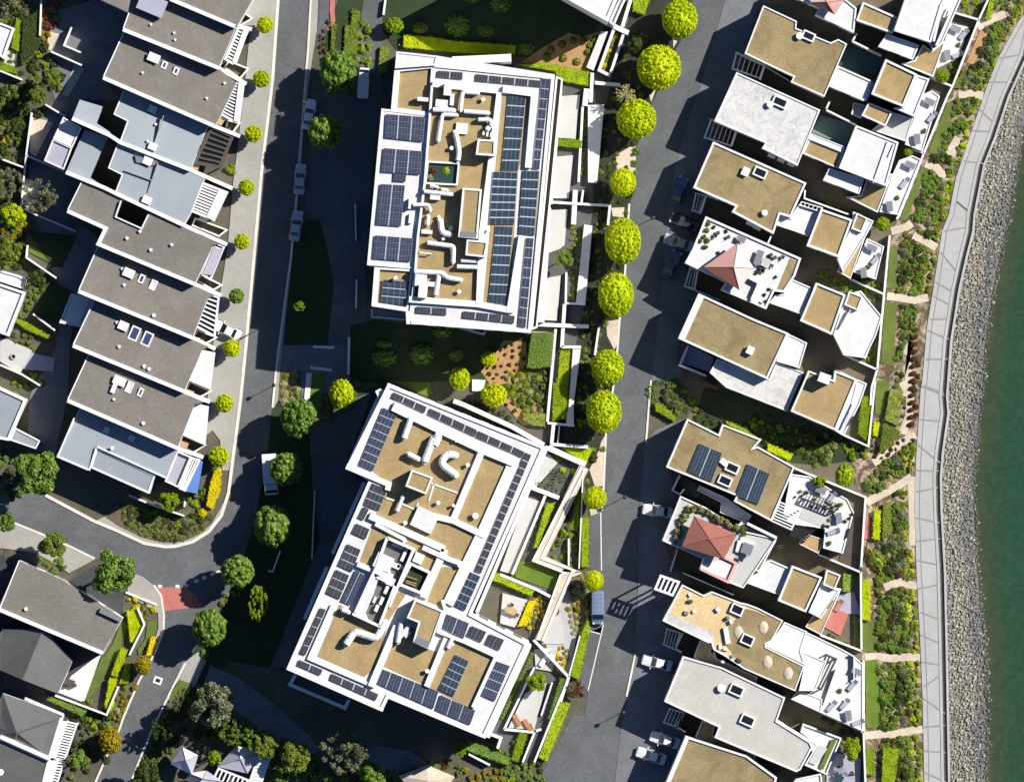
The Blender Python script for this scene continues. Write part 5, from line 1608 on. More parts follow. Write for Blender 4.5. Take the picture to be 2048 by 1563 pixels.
v = villa('villa with a sandy patchy roof scattered with builders clutter', '12 1600,350', [
    ('12 1325,128 1480,205 1540,178 1750,260 1800,270 1880,300 16 285,390 200,540 160,560 160,580 440,720 372,903 0,742 12 1640,652 1552,602 1535,548 1520,555 1182,392', HZ, 'sandy_roof', .2, .2),
    ('16 278,428 294,400 460,470 440,520 412,610 445,713 157,572 207,525', 5.8, WR, .18, .12),
    ('16 395,600 600,690 560,790 520,900 400,900 440,720', 5.0, WR, .18, .12),
    ('16 450,470 700,590 790,640 866,705 866,1195 560,1058 345,960 400,880 450,700 400,600', 2.9, WR, .18, .14),
    ('16 340,960 440,910 570,960 560,1060', 4.0, WR, .15, .12),
    ('12 1455,530 1545,572 1530,615 1580,665 1872,800 1862,858 1408,660', 3.6, 'sandy_roof', .18, .14)])
flat(v, P('12 1220,320 1185,390 1520,550 1560,520 1540,470 1300,370'), HZ + .05, 'white_bitumen', 'roof_patch', .03)
flat(v, P('12 1770,300 1850,320 2036,392 16 275,392 205,530 152,572 430,712 368,888 0,733 12 1640,560 1620,470 1700,400'), HZ + .055, 'tan_gravel', 'roof_patch', .03)
for s in ('12 1725,310', '12 1800,530'): skylight(v, P(s)[0], 1.9, 1.5, 24, HZ + .06)
pergola(v, P('12 1170,65 1300,110 1255,205 1130,160'), 3, 6.6, edge=.35, bw=.3)
pergola(v, P('16 600,640 670,670 560,890 500,860'), 2, 5.0, edge=.3, bw=.25, mat='dark_timber')
walls(v, [P('16 670,745 580,1000'), P('16 775,640 800,650 800,820 780,830')], .16, 2.8, 3.7)
walls(v, [P('12 1330,480 1275,595 1320,620')], .25, -.1, 3.0)
pergola(v, P('12 1215,450 1310,480 1270,600 1190,565'), 3, 3.0, edge=.2, bw=.1)

v = villa('villa with a wide pale stone coloured roof and two skylights low in the picture', '12 1700,950', [
    ('12 1330,650 16 -160,730 300,950 240,1120 480,1270 500,1310 410,1475 380,1490 12 1560,1240 1590,1165 1195,978', HZ, 'pale_roof', .24, .2),
    ('16 180,1130 240,1110 535,1290 500,1340 180,1180', 6.0, WR, .16, .12),
    ('16 430,1140 710,1245 600,1510 440,1440 530,1290 410,1200', 4.6, WR, .2, .3),
    ('12 1470,1115 1565,1150 1545,1225 1860,1370 1850,1430 1420,1235', 3.4, 'apartment_gravel', .16, .14)])
for s in ('12 1720,895', '12 1800,1115'): skylight(v, P(s)[0], 2.1, 1.5, 24, HZ)
vent(v, P('12 1610,880')[0], .6, HZ)
flat(v, P('16 545,1290 610,1320 520,1440 470,1420'), 4.9, 'terrace_tile', 'terrace_paving', .05)
flat(v, P('16 640,1250 675,1255 575,1475 550,1455'), 5.0, 'lawn_green', 'planter_strip', .1)
walls(v, [P('12 1340,1060 1285,1165 1350,1200')], .25, -.1, 3.0)
pergola(v, P('12 1235,1030 1335,1060 1290,1165 1190,1130'), 3, 3.0, edge=.2, bw=.1)

v = villa('brown roofed villa cut by the bottom edge with a white border', '12 1650,1450', [
    ('12 1350,1228 16 20,1370 240,1530 200,1700 12 1150,1700', HZ, TG, [.3, .3, .3, .3, .6], .25),
    ('16 380,1540 560,1500 580,1640 300,1640', 4.5, WR, .2, .2)])
# ================================================================ vehicles
def make_car(paintm, kind='car', L=4.5, W=1.84):
    """built at the origin, nose towards +Y"""
    t = empty('parked_van' if kind == 'van' else 'parked_car')
    h = L / 2
    if kind == 'van':
        prof = [(-h, .35, 1.0, .86), (-h + .05, .32, 1.95, .9), (-h + .5, .3, 2.0, .93), (h - 1.55, .3, 2.0, .93), (h - 1.0, .3, 1.55, .93), (h - .6, .32, 1.1, .92), (h - .12, .34, .95, .84), (h, .4, .7, .7)]
    else:
        prof = [(-h, .42, .72, .70), (-h + .12, .32, .90, .84), (-h + .6, .28, .96, .92), (-.6, .26, .96, .93), (.8, .26, .95, .93), (h - .9, .28, .86, .91), (h - .25, .32, .76, .84), (h, .42, .62, .66)]
    def sec(y, zb, zt, k):
        w = W / 2 * k
        pts = [(-w * .92, zb), (-w, zb + .15), (-w, zt - .22), (-w * .93, zt - .05), (-w * .6, zt), (0, zt + .03)]
        pts = pts + [(-x, z) for x, z in pts[-2::-1]]
        return [Vector((x, y, z)) for x, z in pts]
    b = MB(); b.loft([sec(*p) for p in prof])
    b.build('body', paintm, t, smooth=False, bevel=0)
    w = W / 2
    if kind == 'van':
        zr, y0, y1, y2, y3, zb = 2.03, -h + .3, h - 1.5, h - .95, -h + .1, 1.2
        b = MB(); b.poly([(-w * .8, y1 + .02, zr - .02), (w * .8, y1 + .02, zr - .02), (w * .86, y2 + .05, 1.55 + .03), (-w * .86, y2 + .05, 1.55 + .03)]); b.build('windscreen', 'dark_glass', t)
        b = MB()
        for k in range(5):
            y = -h + .5 + k * .62
            b.prism_w([(-w * .66, y), (w * .66, y), (w * .66, y + .09), (-w * .66, y + .09)], 2.0, 2.07)
        b.build('roof_rib', paintm, t)
    else:
        zb, zr = .93, 1.44
        lo = [(-w * .86, -h + .75), (w * .86, -h + .75), (w * .86, h - 1.35), (-w * .86, h - 1.35)]
        up = [(-w * .68, -h + 1.35), (w * .68, -h + 1.35), (w * .70, h - 2.15), (-w * .70, h - 2.15)]
        c = MB(); c.loft([[Vector((x, y, zb)) for x, y in lo], [Vector((x, y, zr)) for x, y in up]])
        c.build('cabin', paintm, t)
        def face(i, j, nm, s0=.06, s1=.94, t0=.1, t1=.9):
            A, B, Cc, D = [Vector((*p, z)) for p, z in ((lo[i], zb), (lo[j], zb), (up[j], zr), (up[i], zr))]
            n = (B - A).cross(D - A).normalized() * .014
            q = [A.lerp(B, s0).lerp(D.lerp(Cc, s0), t0), A.lerp(B, s1).lerp(D.lerp(Cc, s1), t0), A.lerp(B, s1).lerp(D.lerp(Cc, s1), t1), A.lerp(B, s0).lerp(D.lerp(Cc, s0), t1)]
            m = MB(); m.loft([[p for p in q], [p + n for p in q]]); m.build(nm, 'dark_glass', t)
        face(0, 1, 'rear_window'); face(2, 3, 'windscreen'); face(1, 2, 'side_window'); face(3, 0, 'side_window')
        r = MB(); r.loft([[Vector((x * .98, y * .98, zr)) for x, y in up], [Vector((x * .9, y * .93, zr + .05)) for x, y in up]]); r.build('roof', paintm, t)
    for sx in (-1, 1):
        m = MB(); m.prism_w([(sx * w * .98, h - 1.5), (sx * (w + .2), h - 1.55), (sx * (w + .2), h - 1.42), (sx * w * .98, h - 1.35)], zb - .02, zb + .13)
        m.build('wing_mirror', paintm, t)
        m = MB(); m.prism_w([(sx * w * .45, h - .28), (sx * w * .78, h - .34), (sx * w * .80, h - .12), (sx * w * .5, h - .05)], .6, .80 if kind != 'van' else .98)
        m.build('headlight', 'lamp_glass', t)
        for sy in (-1, 1):
            m = MB(); y = sy * (h - .85)
            m.tube([Vector((sx * (w - .24), y, .32)), Vector((sx * (w + .005), y, .32))], .32, 16); ty = m.build('wheel', 'rubber', t)
            m = MB(); m.tube([Vector((sx * (w - .02), y, .32)), Vector((sx * (w + .012), y, .32))], .2, 12); m.build('rim', 'chrome', ty)
    return t
CARS = {}
def car(p0, p1, mat, label, kind='car', L=None):
    """p0 tail and p1 nose as survey points"""
    a, c = Vector(w2(p0, 1)), Vector(w2(p1, 1))
    key = (mat, kind)
    if key in CARS: t = copy_tree(CARS[key])
    else: t = CARS[key] = make_car(mat, kind, 5.0 if kind == 'van' else 4.5, 1.98 if kind == 'van' else 1.84)
    m = (a + c) / 2
    t.location = (m.x, m.y, .08)
    t.rotation_euler.z = math.atan2(c.y - a.y, c.x - a.x) - math.pi / 2
    tag(t, label, 'van' if kind == 'van' else 'car', 'parked vehicles')
    return t
car(P('6 318,370')[0], P('6 352,150')[0], 'paint_silver', 'silver car parked at the shaded kerb, lower of the two in the big shadow')
car(P('5 355,1405')[0], P('5 372,1200')[0], 'paint_silver', 'silver car parked at the shaded kerb, upper of the two in the big shadow')
car(P('11 1250,965')[0], P('11 1045,935')[0], 'paint_white', 'white car backed up to the villa with the red parasol')
car(P('12 712,180')[0], P('12 712,412')[0], 'paint_grey', 'blue grey van parked in the bay beside the tall hedge', 'van')
car(P('12 1210,715')[0], P('12 1075,680')[0], 'paint_white', 'small white car in shade in front of the stone coloured roof villa')
car(P('12 1305,1290')[0], P('12 1095,1225')[0], 'paint_white', 'white car nearest the bottom villa wall, upper of two side by side')
car(P('12 1215,1410')[0], P('12 985,1335')[0], 'paint_white', 'white car at the lane edge, lower of two side by side by the bottom villa')
car(P('10 1405,260')[0], P('10 1280,210')[0], 'paint_dark', 'dark car in shade beside the villa with the pink parasol')
car(P('10 1395,410')[0], P('10 1205,350')[0], 'paint_silver', 'silver car poking out of the shade beside the dark car')
car((470, 668), (436, 651), 'paint_white', 'white car tucked beside the ladder-like pergola on the forecourt')
car(P('10 1215,600')[0], P('10 1275,480')[0], 'paint_blue', 'dark blue car in the shaded drive of the brown roof villa')
car(P('9 1275,1450')[0], P('9 1325,1325')[0], 'paint_blue', 'dark blue car in the shaded drive of the bleached roof villa')
def box_truck(c, ang, label, L=5.2, W=1.7, cab=True):
    """small box body lorry, built at the origin with its nose to +Y"""
    t = empty('box_truck')
    b = MB(); b.prism_w([(-W / 2, -L / 2), (W / 2, -L / 2), (W / 2, L / 2 - 1.6), (-W / 2, L / 2 - 1.6)], .75, 2.7); b.build('cargo_box', 'paint_white', t, bevel=.04)
    def sec(y, zb, zt, k): return [Vector((x * W / 2 * k, y, z)) for x, z in ((-1, zb), (-1, zt - .2), (-.85, zt), (.85, zt), (1, zt - .2), (1, zb))]
    b = MB(); b.loft([sec(L / 2 - 1.5, .45, 1.95, .93), sec(L / 2 - .7, .45, 1.95, .95), sec(L / 2 - .25, .45, 1.25, .94), sec(L / 2, .5, .95, .86)]); b.build('cab', 'paint_white', t)
    b = MB(); y0, y1 = L / 2 - .68, L / 2 - .27
    b.poly([(-W * .38, y0, 1.965), (W * .38, y0, 1.965), (W * .42, y1, 1.29), (-W * .42, y1, 1.29)]); b.build('windscreen', 'dark_glass', t)
    for sx in (-1, 1):
        for y in (-L / 2 + .9, L / 2 - .9):
            m = MB(); m.tube([Vector((sx * (W / 2 - .25), y, .36)), Vector((sx * W / 2, y, .36))], .36, 14); m.build('wheel', 'rubber', t)
    x, y = w2(c, 1.5)
    t.location = (x, y, .09); t.rotation_euler.z = math.radians(ang)
    return tag(t, label, 'truck', 'parked vehicles')
box_truck(P('5 825,605')[0], -3, 'white box truck half in the sun below the big dark tree', 4.5, 1.6)
box_truck(P('E 150,495')[0], 184, 'white box truck mostly hidden in shade and under a round tree by the street', 6.0, 2.1)
car((615, 246), (621, 212), 'paint_white', 'white car under the tree shade at the top of the street')

# ================================================================ street lamps
def lamp(p, label, ang=0):
    t = empty('street_lamp', w3(p, 0), label, 'street lamp', 'street lamps')
    x, y = w2(p, 0)
    b = MB(); b.tube([Vector((x, y, 0)), Vector((x, y, .25))], .1, 10); b.tube([Vector((x, y, .25)), Vector((x, y, 3.4))], [.055, .04], 10); b.build('post', 'black_metal', t)
    b = MB(); b.tube([Vector((x, y, 3.35)), Vector((x, y, 3.5)), Vector((x, y, 3.72)), Vector((x, y, 3.82))], [.14, .26, .30, .05], 12); b.build('lamp_head', 'black_metal', t)
    b = MB(); b.tube([Vector((x, y, 3.2)), Vector((x, y, 3.36))], [.1, .15], 10); b.build('lamp_glass', 'lamp_glass', t)
lamp(P('11 905,848')[0], 'black street lamp by the lane near the villa with solar fields')
lamp(P('12 893,1054')[0], 'black street lamp standing on the lane near the bottom of the picture')
lamp(P('10 1110,205')[0], 'black street lamp beside the round tree near the silver and dark cars')
lamp(P('2 1995,1418')[0], 'black street lamp by the left street at the end of the building shadow')
lamp(P('F 345,772')[0], 'black street lamp under the tree shade at the top of the left street')

# ================================================================ garden walls and paving round the apartments
def wall(s, wd, h, label, mat='white_wall', z0=-.15, cat='garden wall', name='garden_wall'):
    b = MB(); b.wall(P(s), wd, z0, h)
    return tag(b.build(name, mat), label, cat, 'garden walls of the apartment blocks' if cat == 'garden wall' else None)
def pave(s, mat, label, z=.14, name='terrace'):
    return sheet(name, P(s), mat, z, label, 'terrace')
pave('9 440,700 582,690 550,1010 425,1003', 'terrace_tile', 'pale tiled terrace, top one beside the north block', .5)
pave('9 410,1140 532,1128 500,1442 385,1442', 'terrace_tile', 'pale tiled terrace second from the top beside the north block', .5)
pave('10 365,145 492,140 470,400 430,430 345,462', 'terrace_tile', 'pale tiled terrace third from the top beside the north block', .5)
pave('10 330,640 442,620 415,950 293,942', 'terrace_tile', 'pale tiled terrace at the lower end of the north block', .5)
pave('9 735,225 785,230 680,515 628,490', 'white_roof', 'white paved ramp running down beside the mulched bed', .9)
wall('9 770,165 935,240', .7, 1.5, 'thick white wall across the garden below the top building')
wall('9 950,0 890,195', .5, 1.3, 'white wall running down from the top edge by the trees')
wall('9 830,210 722,510 800,550', .45, 1.3, 'white wall along the left of the row of yellow green balls')
wall('9 900,245 805,530', .4, 1.3, 'white wall along the right of the row of yellow green balls')
wall('9 672,530 660,745', .5, 1.3, 'white wall dropping from the clipped hedge corner')
wall('9 690,602 875,618', .5, 1.3, 'white wall stub pointing at the big round tree')
wall('9 632,645 618,770', .8, 1.4, 'thick white pier wall above the long planter')
wall('9 602,770 572,1325', .35, 1.1, 'thin white planter wall of the upper long planter')
pave('9 640,765 757,760 706,1332 640,1325', 'white_roof', 'long white slab beside the upper planter', 1.1, 'slab')
wall('9 375,1470 800,1495 10 785,255', .35, 1.6, 'white wall crossing the terraces and turning down towards the pale slab')
wall('10 548,0 535,250', .7, 1.4, 'white wall between the terrace and the middle planter')
wall('10 605,0 590,110', .3, 1.2, 'short thin white wall beside the lane trees')
pave('10 612,250 672,260 620,828 552,822', 'white_roof', 'long white slab beside the middle planter', 1.1, 'slab')
wall('10 483,600 478,822 622,830', .3, 1.15, 'white edge round the lower end of the middle planter')
wall('10 470,830 450,1142', .5, 1.3, 'white wall running down past the crossing wall')
wall('10 240,975 645,992', .55, 1.5, 'white wall crossing from the corner of the north block to the trees')
wall('10 720,995 690,1200', .3, 1.0, 'thin white wall beside the narrow hedge by the lane')
wall('10 450,1140 590,1140', .4, 1.3, 'short white wall heading the lower planter')
pave('10 530,1145 588,1150 535,1563 11 537,330 478,325 10 500,1563', 'white_roof', 'long white slab beside the lower planter', 1.1, 'slab')
wall('11 345,310 540,330', .35, 1.2, 'short white wall at the foot of the lower planter')
wall('11 390,320 375,470', .5, 1.2, 'white wall beside narrow steps above the lawn triangle')
wall('11 432,330 420,460', .2, 1.0, 'thin white wall on the right of the narrow steps')
wall('10 405,1010 370,1400 11 345,300', .4, 1.0, 'pale edging wall on the right of the tall green hedge')
pave('10 240,1000 410,1000 395,1035 230,1035', 'sandstone', 'sandy paving at the head of the tall green hedge', .2)
wall('11 370,465 640,485', .45, 1.3, 'white wall along the top of the lawn triangle')
wall('11 350,490 622,612', .8, 1.3, 'white wall along the lower side of the lawn triangle')
wall('11 612,630 285,1300 520,1395 12 495,45 290,535', 1.5, 1.2, 'thick beige topped wall zigzagging round the south block gardens', 'sandstone')
wall('11 622,640 300,1295 545,1385 12 520,40 310,535', .28, 1.35, 'white outer edge of the zigzag garden wall')
wall('11 595,625 240,1310 470,1400 12 440,60 270,530', .28, 1.36, 'white inner edge of the zigzag garden wall')
wall('11 205,770 430,855', .6, 1.2, 'white wall across the small shrub court')
wall('11 330,840 90,1410', .4, 1.1, 'white wall along the terrace of the south block')
wall('11 605,640 575,1370', .18, 1.3, 'thin white fence between the lawn strip and the lane hedge')
wall('11 500,1150 500,1350', .25, 1.1, 'short white wall among the yellow green shrubs')
wall('12 582,500 500,800', .2, 1.3, 'thin white fence beside the curved lime hedge')
wall('12 0,55 270,165 365,215', .4, 1.1, 'white edge behind the lime hedge of the garden room')
wall('12 245,530 500,800 440,980', .4, 1.3, 'white wall down the right of the lower terraces')
wall('12 250,730 30,1180', .3, 1.0, 'white edging along the row of little balls')
wall('12 500,800 250,1420', .3, 1.25, 'white wall behind the long lime hedge by the lane')
wall('12 30,1180 230,1200 300,1180', .35, 1.0, 'white wall under the red loungers')
wall('12 260,1180 165,1420', .3, 1.0, 'white wall beside the steps at the bottom')
wall('12 380,840 300,1080', .25, .9, 'thin white rail beside the lower terrace')
wall('8 1735,1210 1825,1245 1800,1320', .4, 2.2, 'white stub wall at the south corner of the south block')
wall('8 1590,1360 1745,1440', .3, 1.1, 'white wall along the dark hedge at the bottom')
wall('6 720,1070 715,1340', .35, .9, 'straight white wall in the shade left of the clipped balls')
wall('6 770,370 765,100', .2, .9, 'white line of wall along the shaded drive of the north block')
wall('6 775,650 770,860', .25, .9, 'short white wall in shade west of the lower wing')
wall('5 985,0 970,110', .3, .9, 'white wall in shade at the top drive')
wall('7 220,1240 165,1390 130,1385', .25, .7, 'bent white rail in the shade of the south block')
wall('7 470,800 450,1300', .2, .5, 'thin pale kerb wall in the shade of the south block')
pave('11 190,848 290,880 80,1405 0,1385', 'terrace_tile', 'pale tiled terrace along the upper part of the south block', .5)
pave('11 330,510 420,600 260,780 200,760', 'terrace_tile', 'pale court with shrubs at the north east corner of the south block', .3)
pave('12 20,190 200,240 110,440 0,410', 'terrace_tile', 'sunny tiled garden room with furniture beside the south block', .4)
pave('12 320,400 440,340 470,560 300,560', 'terrace_tile', 'pale terrace with a pergola shadow', .3)
pave('12 250,600 420,580 380,760 260,740', 'terrace_tile', 'small terrace with loungers beside the yellow shrubs', .35)
pave('12 180,920 340,840 250,1180 60,1170', 'terrace_tile', 'lower tiled terrace with two red loungers', .35)
pave('4 420,910 520,790 740,622 610,985', 'white_roof', 'dazzling white patio beside the hip roofed house', .2)
pave('2 0,1080 60,1085 235,1165 145,1335 0,1245', 'terrace_tile', 'cream patio with a round fire pit', .2)
pave('1 160,1280 400,1390 170,1530', 'terrace_tile', 'white patio among dark foliage at the left', .15)
pave('1 0,350 130,380 120,500 0,460', 'terrace_tile', 'cream terrace by the small white building', .15)
pave('1 370,230 430,250 370,370 320,350', 'sandstone', 'sunlit scrap of patio beside the autumn coloured shrub', .15)
pave('1 225,850 390,890 260,1140 215,1110', 'sandstone', 'sandy yard behind the pale zinc house', .12)
pave('2 180,1170 400,1220 390,1320 170,1300', 'lilac_tile', 'dark patio in shade behind the terraces', .13)
# white objects on the grounds
pave('6 1615,1375 1715,1380 1690,1465 1615,1460', 'white_roof', 'square white pad beside the round lime trees', .35, 'slab')
pave('6 1390,1335 1450,1310 1440,1330', 'sandstone', 'scrap of pale path', .15, 'path')
# villa boundary walls along the belt
def bwall(s, label, wd=.28, h=1.5, mat='white_wall'):
    b = MB(); b.wall(P(s), wd, -.1, h)
    tag(b.build('boundary_wall', mat), label, 'boundary wall', 'boundary walls of the villas')
bwall('13 1775,0 1710,140 1520,620 1480,700 1310,1110 1130,1563 14 1110,210', 'long pale boundary wall behind the northern villas')
bwall('14 1060,330 1020,750 970,1300 930,1430 920,1563', 'pale boundary wall behind the middle villas')
bwall('15 955,0 930,250 905,480 720,395', 'pale boundary wall turning in below the villa with the thick parapet')
bwall('15 370,640 885,850 850,1390', 'white boundary wall round the villa with solar fields')
bwall('16 850,0 855,610', 'white boundary wall behind the villa with the red parasol')
bwall('16 870,680 870,1200 885,1600', 'white boundary wall behind the lowest villas')
bwall('13 1540,95 1710,145', 'short boundary wall behind the top villa')
bwall('13 1200,1075 1310,1112', 'short boundary wall beside the white roofed villa terrace')
bwall('14 770,645 1015,755', 'boundary wall below the villa with the bright tree')
bwall('14 735,1200 970,1305', 'boundary wall below the pink parasol villa')
bwall('15 540,1265 850,1395', 'boundary wall between the solar villa and the red parasol villa')
bwall('16 555,495 860,612', 'boundary wall below the red parasol villa')
bwall('16 560,1060 872,1202', 'boundary wall below the sandy roofed villa')
bwall('13 1345,560 1510,625', 'boundary wall below the first whole villa')
# rear garden walls behind the terraces
def gwall(s, label, wd=.25, h=1.6):
    b = MB(); b.wall(P(s), wd, -.1, h)
    tag(b.build('garden_wall', 'white_wall'), label, 'garden wall', 'garden walls behind the terraces')
gwall('1 300,0 290,260', 'thin pale fence beside the upper left shrubs')
gwall('1 520,200 465,330 595,385', 'white bent garden wall with a round bed in its corner')
gwall('1 370,375 595,475', 'pale garden wall behind the house with two violet skylights')
gwall('1 330,760 480,850', 'pale garden wall left of the small zinc annex')
gwall('1 230,820 190,1130 470,1250', 'pale wall round the sandy yard')
gwall('1 190,1130 150,1530', 'pale wall beside the grey foliage')
gwall('2 180,145 550,300', 'pale wall crossing the dark garden below the white patio')
gwall('2 200,400 190,490 410,640', 'white wall round the small square lawn')
gwall('2 240,900 400,1020', 'lilac wall in shade by the long green hedge')
gwall('2 0,1270 160,1340 290,1420', 'white wall below the cream patio')
gwall('3 935,835 1130,915 1340,985', 'pale wall in the corner garden')
gwall('3 1340,920 1345,880', 'short white wall stub in the corner garden')
gwall('1 0,515 160,580', 'thin pale fence at the left edge below the cream terrace')
gwall('1 20,1160 180,1220', 'thin pale fence at the left edge among grey foliage')
gwall('4 915,185 1140,275', 'yellowish edging at the street corner bed', .3, .3)
gwall('4 1000,300 1050,420 940,640', 'white wall winding behind the lime hedges')
gwall('4 400,935 775,1075 860,870', 'white wall below the white patio')
# ================================================================ furniture
def parasol(q, z0, zl, zt, mats, label, back=False):
    """square canopy of four cloth faces with a valance, on a centre pole"""
    c = cen(q)
    t = empty('parasol', w3(c, z0), label, 'parasol')
    k = w2(c, zt)
    apex = Vector((*k, zt))
    rim = [w3(p, zl) for p in q]
    for i in range(4):
        a, b_ = rim[i], rim[(i + 1) % 4]
        m = MB()
        n = (b_ - a).cross(apex - a).normalized() * .025
        if n.z < 0: n = -n
        m.loft([[a, b_, apex], [a + n, b_ + n, apex + n]])
        d = Vector((0, 0, -.22))
        m.loft([[a, b_, b_ + d, a + d], [p + Vector((n.x, n.y, 0)).normalized() * .02 for p in (a, b_, b_ + d, a + d)]])
        m.build('canopy', mats[i % len(mats)], t)
        r = MB(); r.tube([a + n * 2, apex + n * 2], .035, 6); r.build('rib', 'dark_timber', t)
    b = MB(); b.tube([Vector((apex.x, apex.y, z0)), Vector((apex.x, apex.y, zt + .25))], .06, 8); b.build('pole', 'frame_metal', t)
    b = MB(); b.tube([Vector((apex.x, apex.y, z0)), Vector((apex.x, apex.y, z0 + .12))], .45, 12); b.build('base_plate', 'concrete', t)
    return t
parasol(P('I 570,375 1190,640 1000,1000 390,820'), 6.3, 8.5, 9.6, ['red_fabric'], 'red square parasol ringed by bushes on a villa roof')
parasol(P('G 985,480 1225,850 1010,1160 485,835'), 6.4, 8.4, 9.6, ['pale_fabric', 'pale_fabric', 'red_fabric', 'blush_fabric'], 'large pale pink parasol on the white roof garden')
parasol(P('13 540,-60 730,0 660,105 480,20'), 5.6, 7.6, 8.5, ['blush_fabric', 'blush_fabric', 'red_fabric', 'pale_fabric'], 'faded pink parasol cut by the top edge of the picture')
for s, lab in (('4 1325,1310 1440,1370 1395,1510 1240,1430', 'lilac white pavilion roof of four faces at the bottom, left one'), ('4 1720,1300 1900,1340 1800,1500 1580,1450', 'white pavilion roof beside the blue slatted pergola at the bottom'), ('4 1370,1500 1500,1480 1620,1560 1400,1620', 'lilac pavilion roof cut by the bottom edge')):
    parasol(P(s), 0, 3.0, 4.4, ['sail_fabric', 'lilac_tile'], lab)
def loose_pergola(s, n, z, mat, label, **kw):
    t = empty('pergola', w3(cen(P(s)), 0), label, 'pergola')
    pergola(t, P(s), n, z, -.1, mat, 'frame', **kw)
loose_pergola('2 520,760 670,790 590,990 440,960', 5, 2.8, 'white_wall', 'pale slatted pergola in deep shade behind the terraces', bw=.5)
loose_pergola('4 1590,1465 1830,1560 1800,1640 1530,1590', 7, 3.0, 'white_wall', 'white slatted pergola at the bottom edge beside the pavilions', bw=.25)
loose_pergola('4 1960,1390 1890,1600 1810,1580 1880,1370', 7, 2.8, 'white_wall', 'narrow slatted pergola in blue shade at the bottom edge', bw=.5)
def table(s, z, L, W, label, ang=24, mat='white_wall', name='table'):
    t = empty(name, w3(P(s)[0], z), label, 'table')
    box(t, P(s)[0], L, W, ang, z + .70, z + .75, mat, 'table_top', .01)
    q = inset(ccw(slabrot(P(s)[0], L, W, ang, z)), .12)
    for p in q:
        b = MB(); b.prism_w([(p[0] - .03, p[1] - .03), (p[0] + .03, p[1] - .03), (p[0] + .03, p[1] + .03), (p[0] - .03, p[1] + .03)], z, z + .7); b.build('leg', 'frame_metal', t)
def chair(s, z, label, ang=24, mat='dark_timber'):
    c = P(s)[0]
    t = empty('chair', w3(c, z), label, 'chair', 'outdoor chairs')
    box(t, c, .5, .5, ang, z + .42, z + .47, mat, 'seat')
    a = math.radians(-ang); d = Vector((math.cos(a), math.sin(a)))
    x, y = w2(c, z); p = Vector((x, y)) + d * .24; n = Vector((-d.y, d.x)) * .24
    b = MB(); b.bar_w(p - n, p + n, .05, z + .47, z + .85); b.build('backrest', mat, t)
    for sx in (-1, 1):
        for sy in (-1, 1):
            o = Vector((x, y)) + d * .21 * sx + n * .85 * sy
            b = MB(); b.prism_w([(o.x - .02, o.y - .02), (o.x + .02, o.y - .02), (o.x + .02, o.y + .02), (o.x - .02, o.y + .02)], z, z + .42); b.build('leg', 'frame_metal', t)
def lounger(s, z, label, ang=24, mat='red_fabric'):
    c = P(s)[0]
    t = empty('sun_lounger', w3(c, z), label, 'lounger', 'sun loungers')
    a = math.radians(-ang); d = Vector((math.cos(a), math.sin(a))); n = Vector((-d.y, d.x))
    x, y = w2(c, z); o = Vector((x, y))
    b = MB(); b.prism_w([o - d * .95 - n * .33, o + d * .35 - n * .33, o + d * .35 + n * .33, o - d * .95 + n * .33], z + .28, z + .38); b.build('mattress', mat, t)
    b = MB(); q = [o + d * .36 - n * .33, o + d * .95 - n * .33, o + d * .95 + n * .33, o + d * .36 + n * .33]
    b.prism_w(q, [z + .28, z + .6, z + .6, z + .28], [z + .38, z + .7, z + .7, z + .38]); b.build('backrest', mat, t)
    b = MB()
    for sx in (-.85, .8):
        for sy in (-.28, .28):
            p = o + d * sx + n * sy
            b.prism_w([(p.x - .03, p.y - .03), (p.x + .03, p.y - .03), (p.x + .03, p.y + .03), (p.x - .03, p.y + .03)], z, z + .29)
    b.build('frame', 'frame_metal', t)
lounger('12 125,1115', .38, 'red lounger on the lower terrace, left of two', 60, 'terracotta'); lounger('12 200,1150', .38, 'red lounger on the lower terrace, right of two', 60, 'terracotta')
lounger('12 320,680', .38, 'white lounger beside the yellow shrubs, left of two', -55, 'white_wall'); lounger('12 370,650', .38, 'white lounger beside the yellow shrubs, right of two', -55, 'white_wall')
lounger('16 690,280', .1, 'terracotta lounger on the striped deck behind the red parasol villa', -60, 'terracotta')
lounger('16 640,1010', 3.0, 'pale lounger on the dazzling white terrace, left of two', -50, 'lilac_tile'); lounger('16 735,995', 3.0, 'pale lounger on the dazzling white terrace, right of two', -50, 'lilac_tile')
table('12 80,320', .42, 1.6, .9, 'small table in the sunny garden room', 20, 'timber')
chair('12 85,275', .42, 'wooden chair above the garden room table'); chair('12 125,350', .42, 'wooden chair below the garden room table', 200)
table('4 505,840', .22, 1.5, 1.0, 'dark table on the dazzling white patio', 20, 'dark_timber')
for i, s in enumerate(('4 480,800', '4 545,860', '4 470,870')): chair(s, .22, 'dark chair round the table on the dazzling white patio', 40 + i * 110)
table('G 1040,420', 6.4, 1.2, .9, 'dark table at the tip of the pink parasol', 24, 'grey_metal')
table('G 1290,690', 6.4, 2.2, 1.0, 'long grey table right of the pink parasol', 110, 'grey_metal')
table('G 1400,770', 6.4, 1.3, 1.3, 'square pale table among dark chairs on the roof garden', 30, 'terrace_tile')
for i, (s, a) in enumerate((('G 1470,650', 60), ('G 1530,690', 240), ('G 1640,680', 30), ('G 1330,840', 120), ('G 1480,810', 200), ('G 1350,890', 300), ('G 660,370', 20), ('G 700,330', 80), ('G 850,390', 60))):
    chair(s, 6.4, ['dark chair nearest the long grey table on the roof garden', 'dark chair facing away beside the square pale table', 'dark chair alone at the right of the roof garden', 'dark chair left of the square pale table', 'dark chair right of the square pale table', 'dark chair below the square pale table', 'dark chair near the hedge planter of the roof garden, lower', 'dark chair near the hedge planter of the roof garden, upper', 'dark chair above the pink parasol'][i], a)
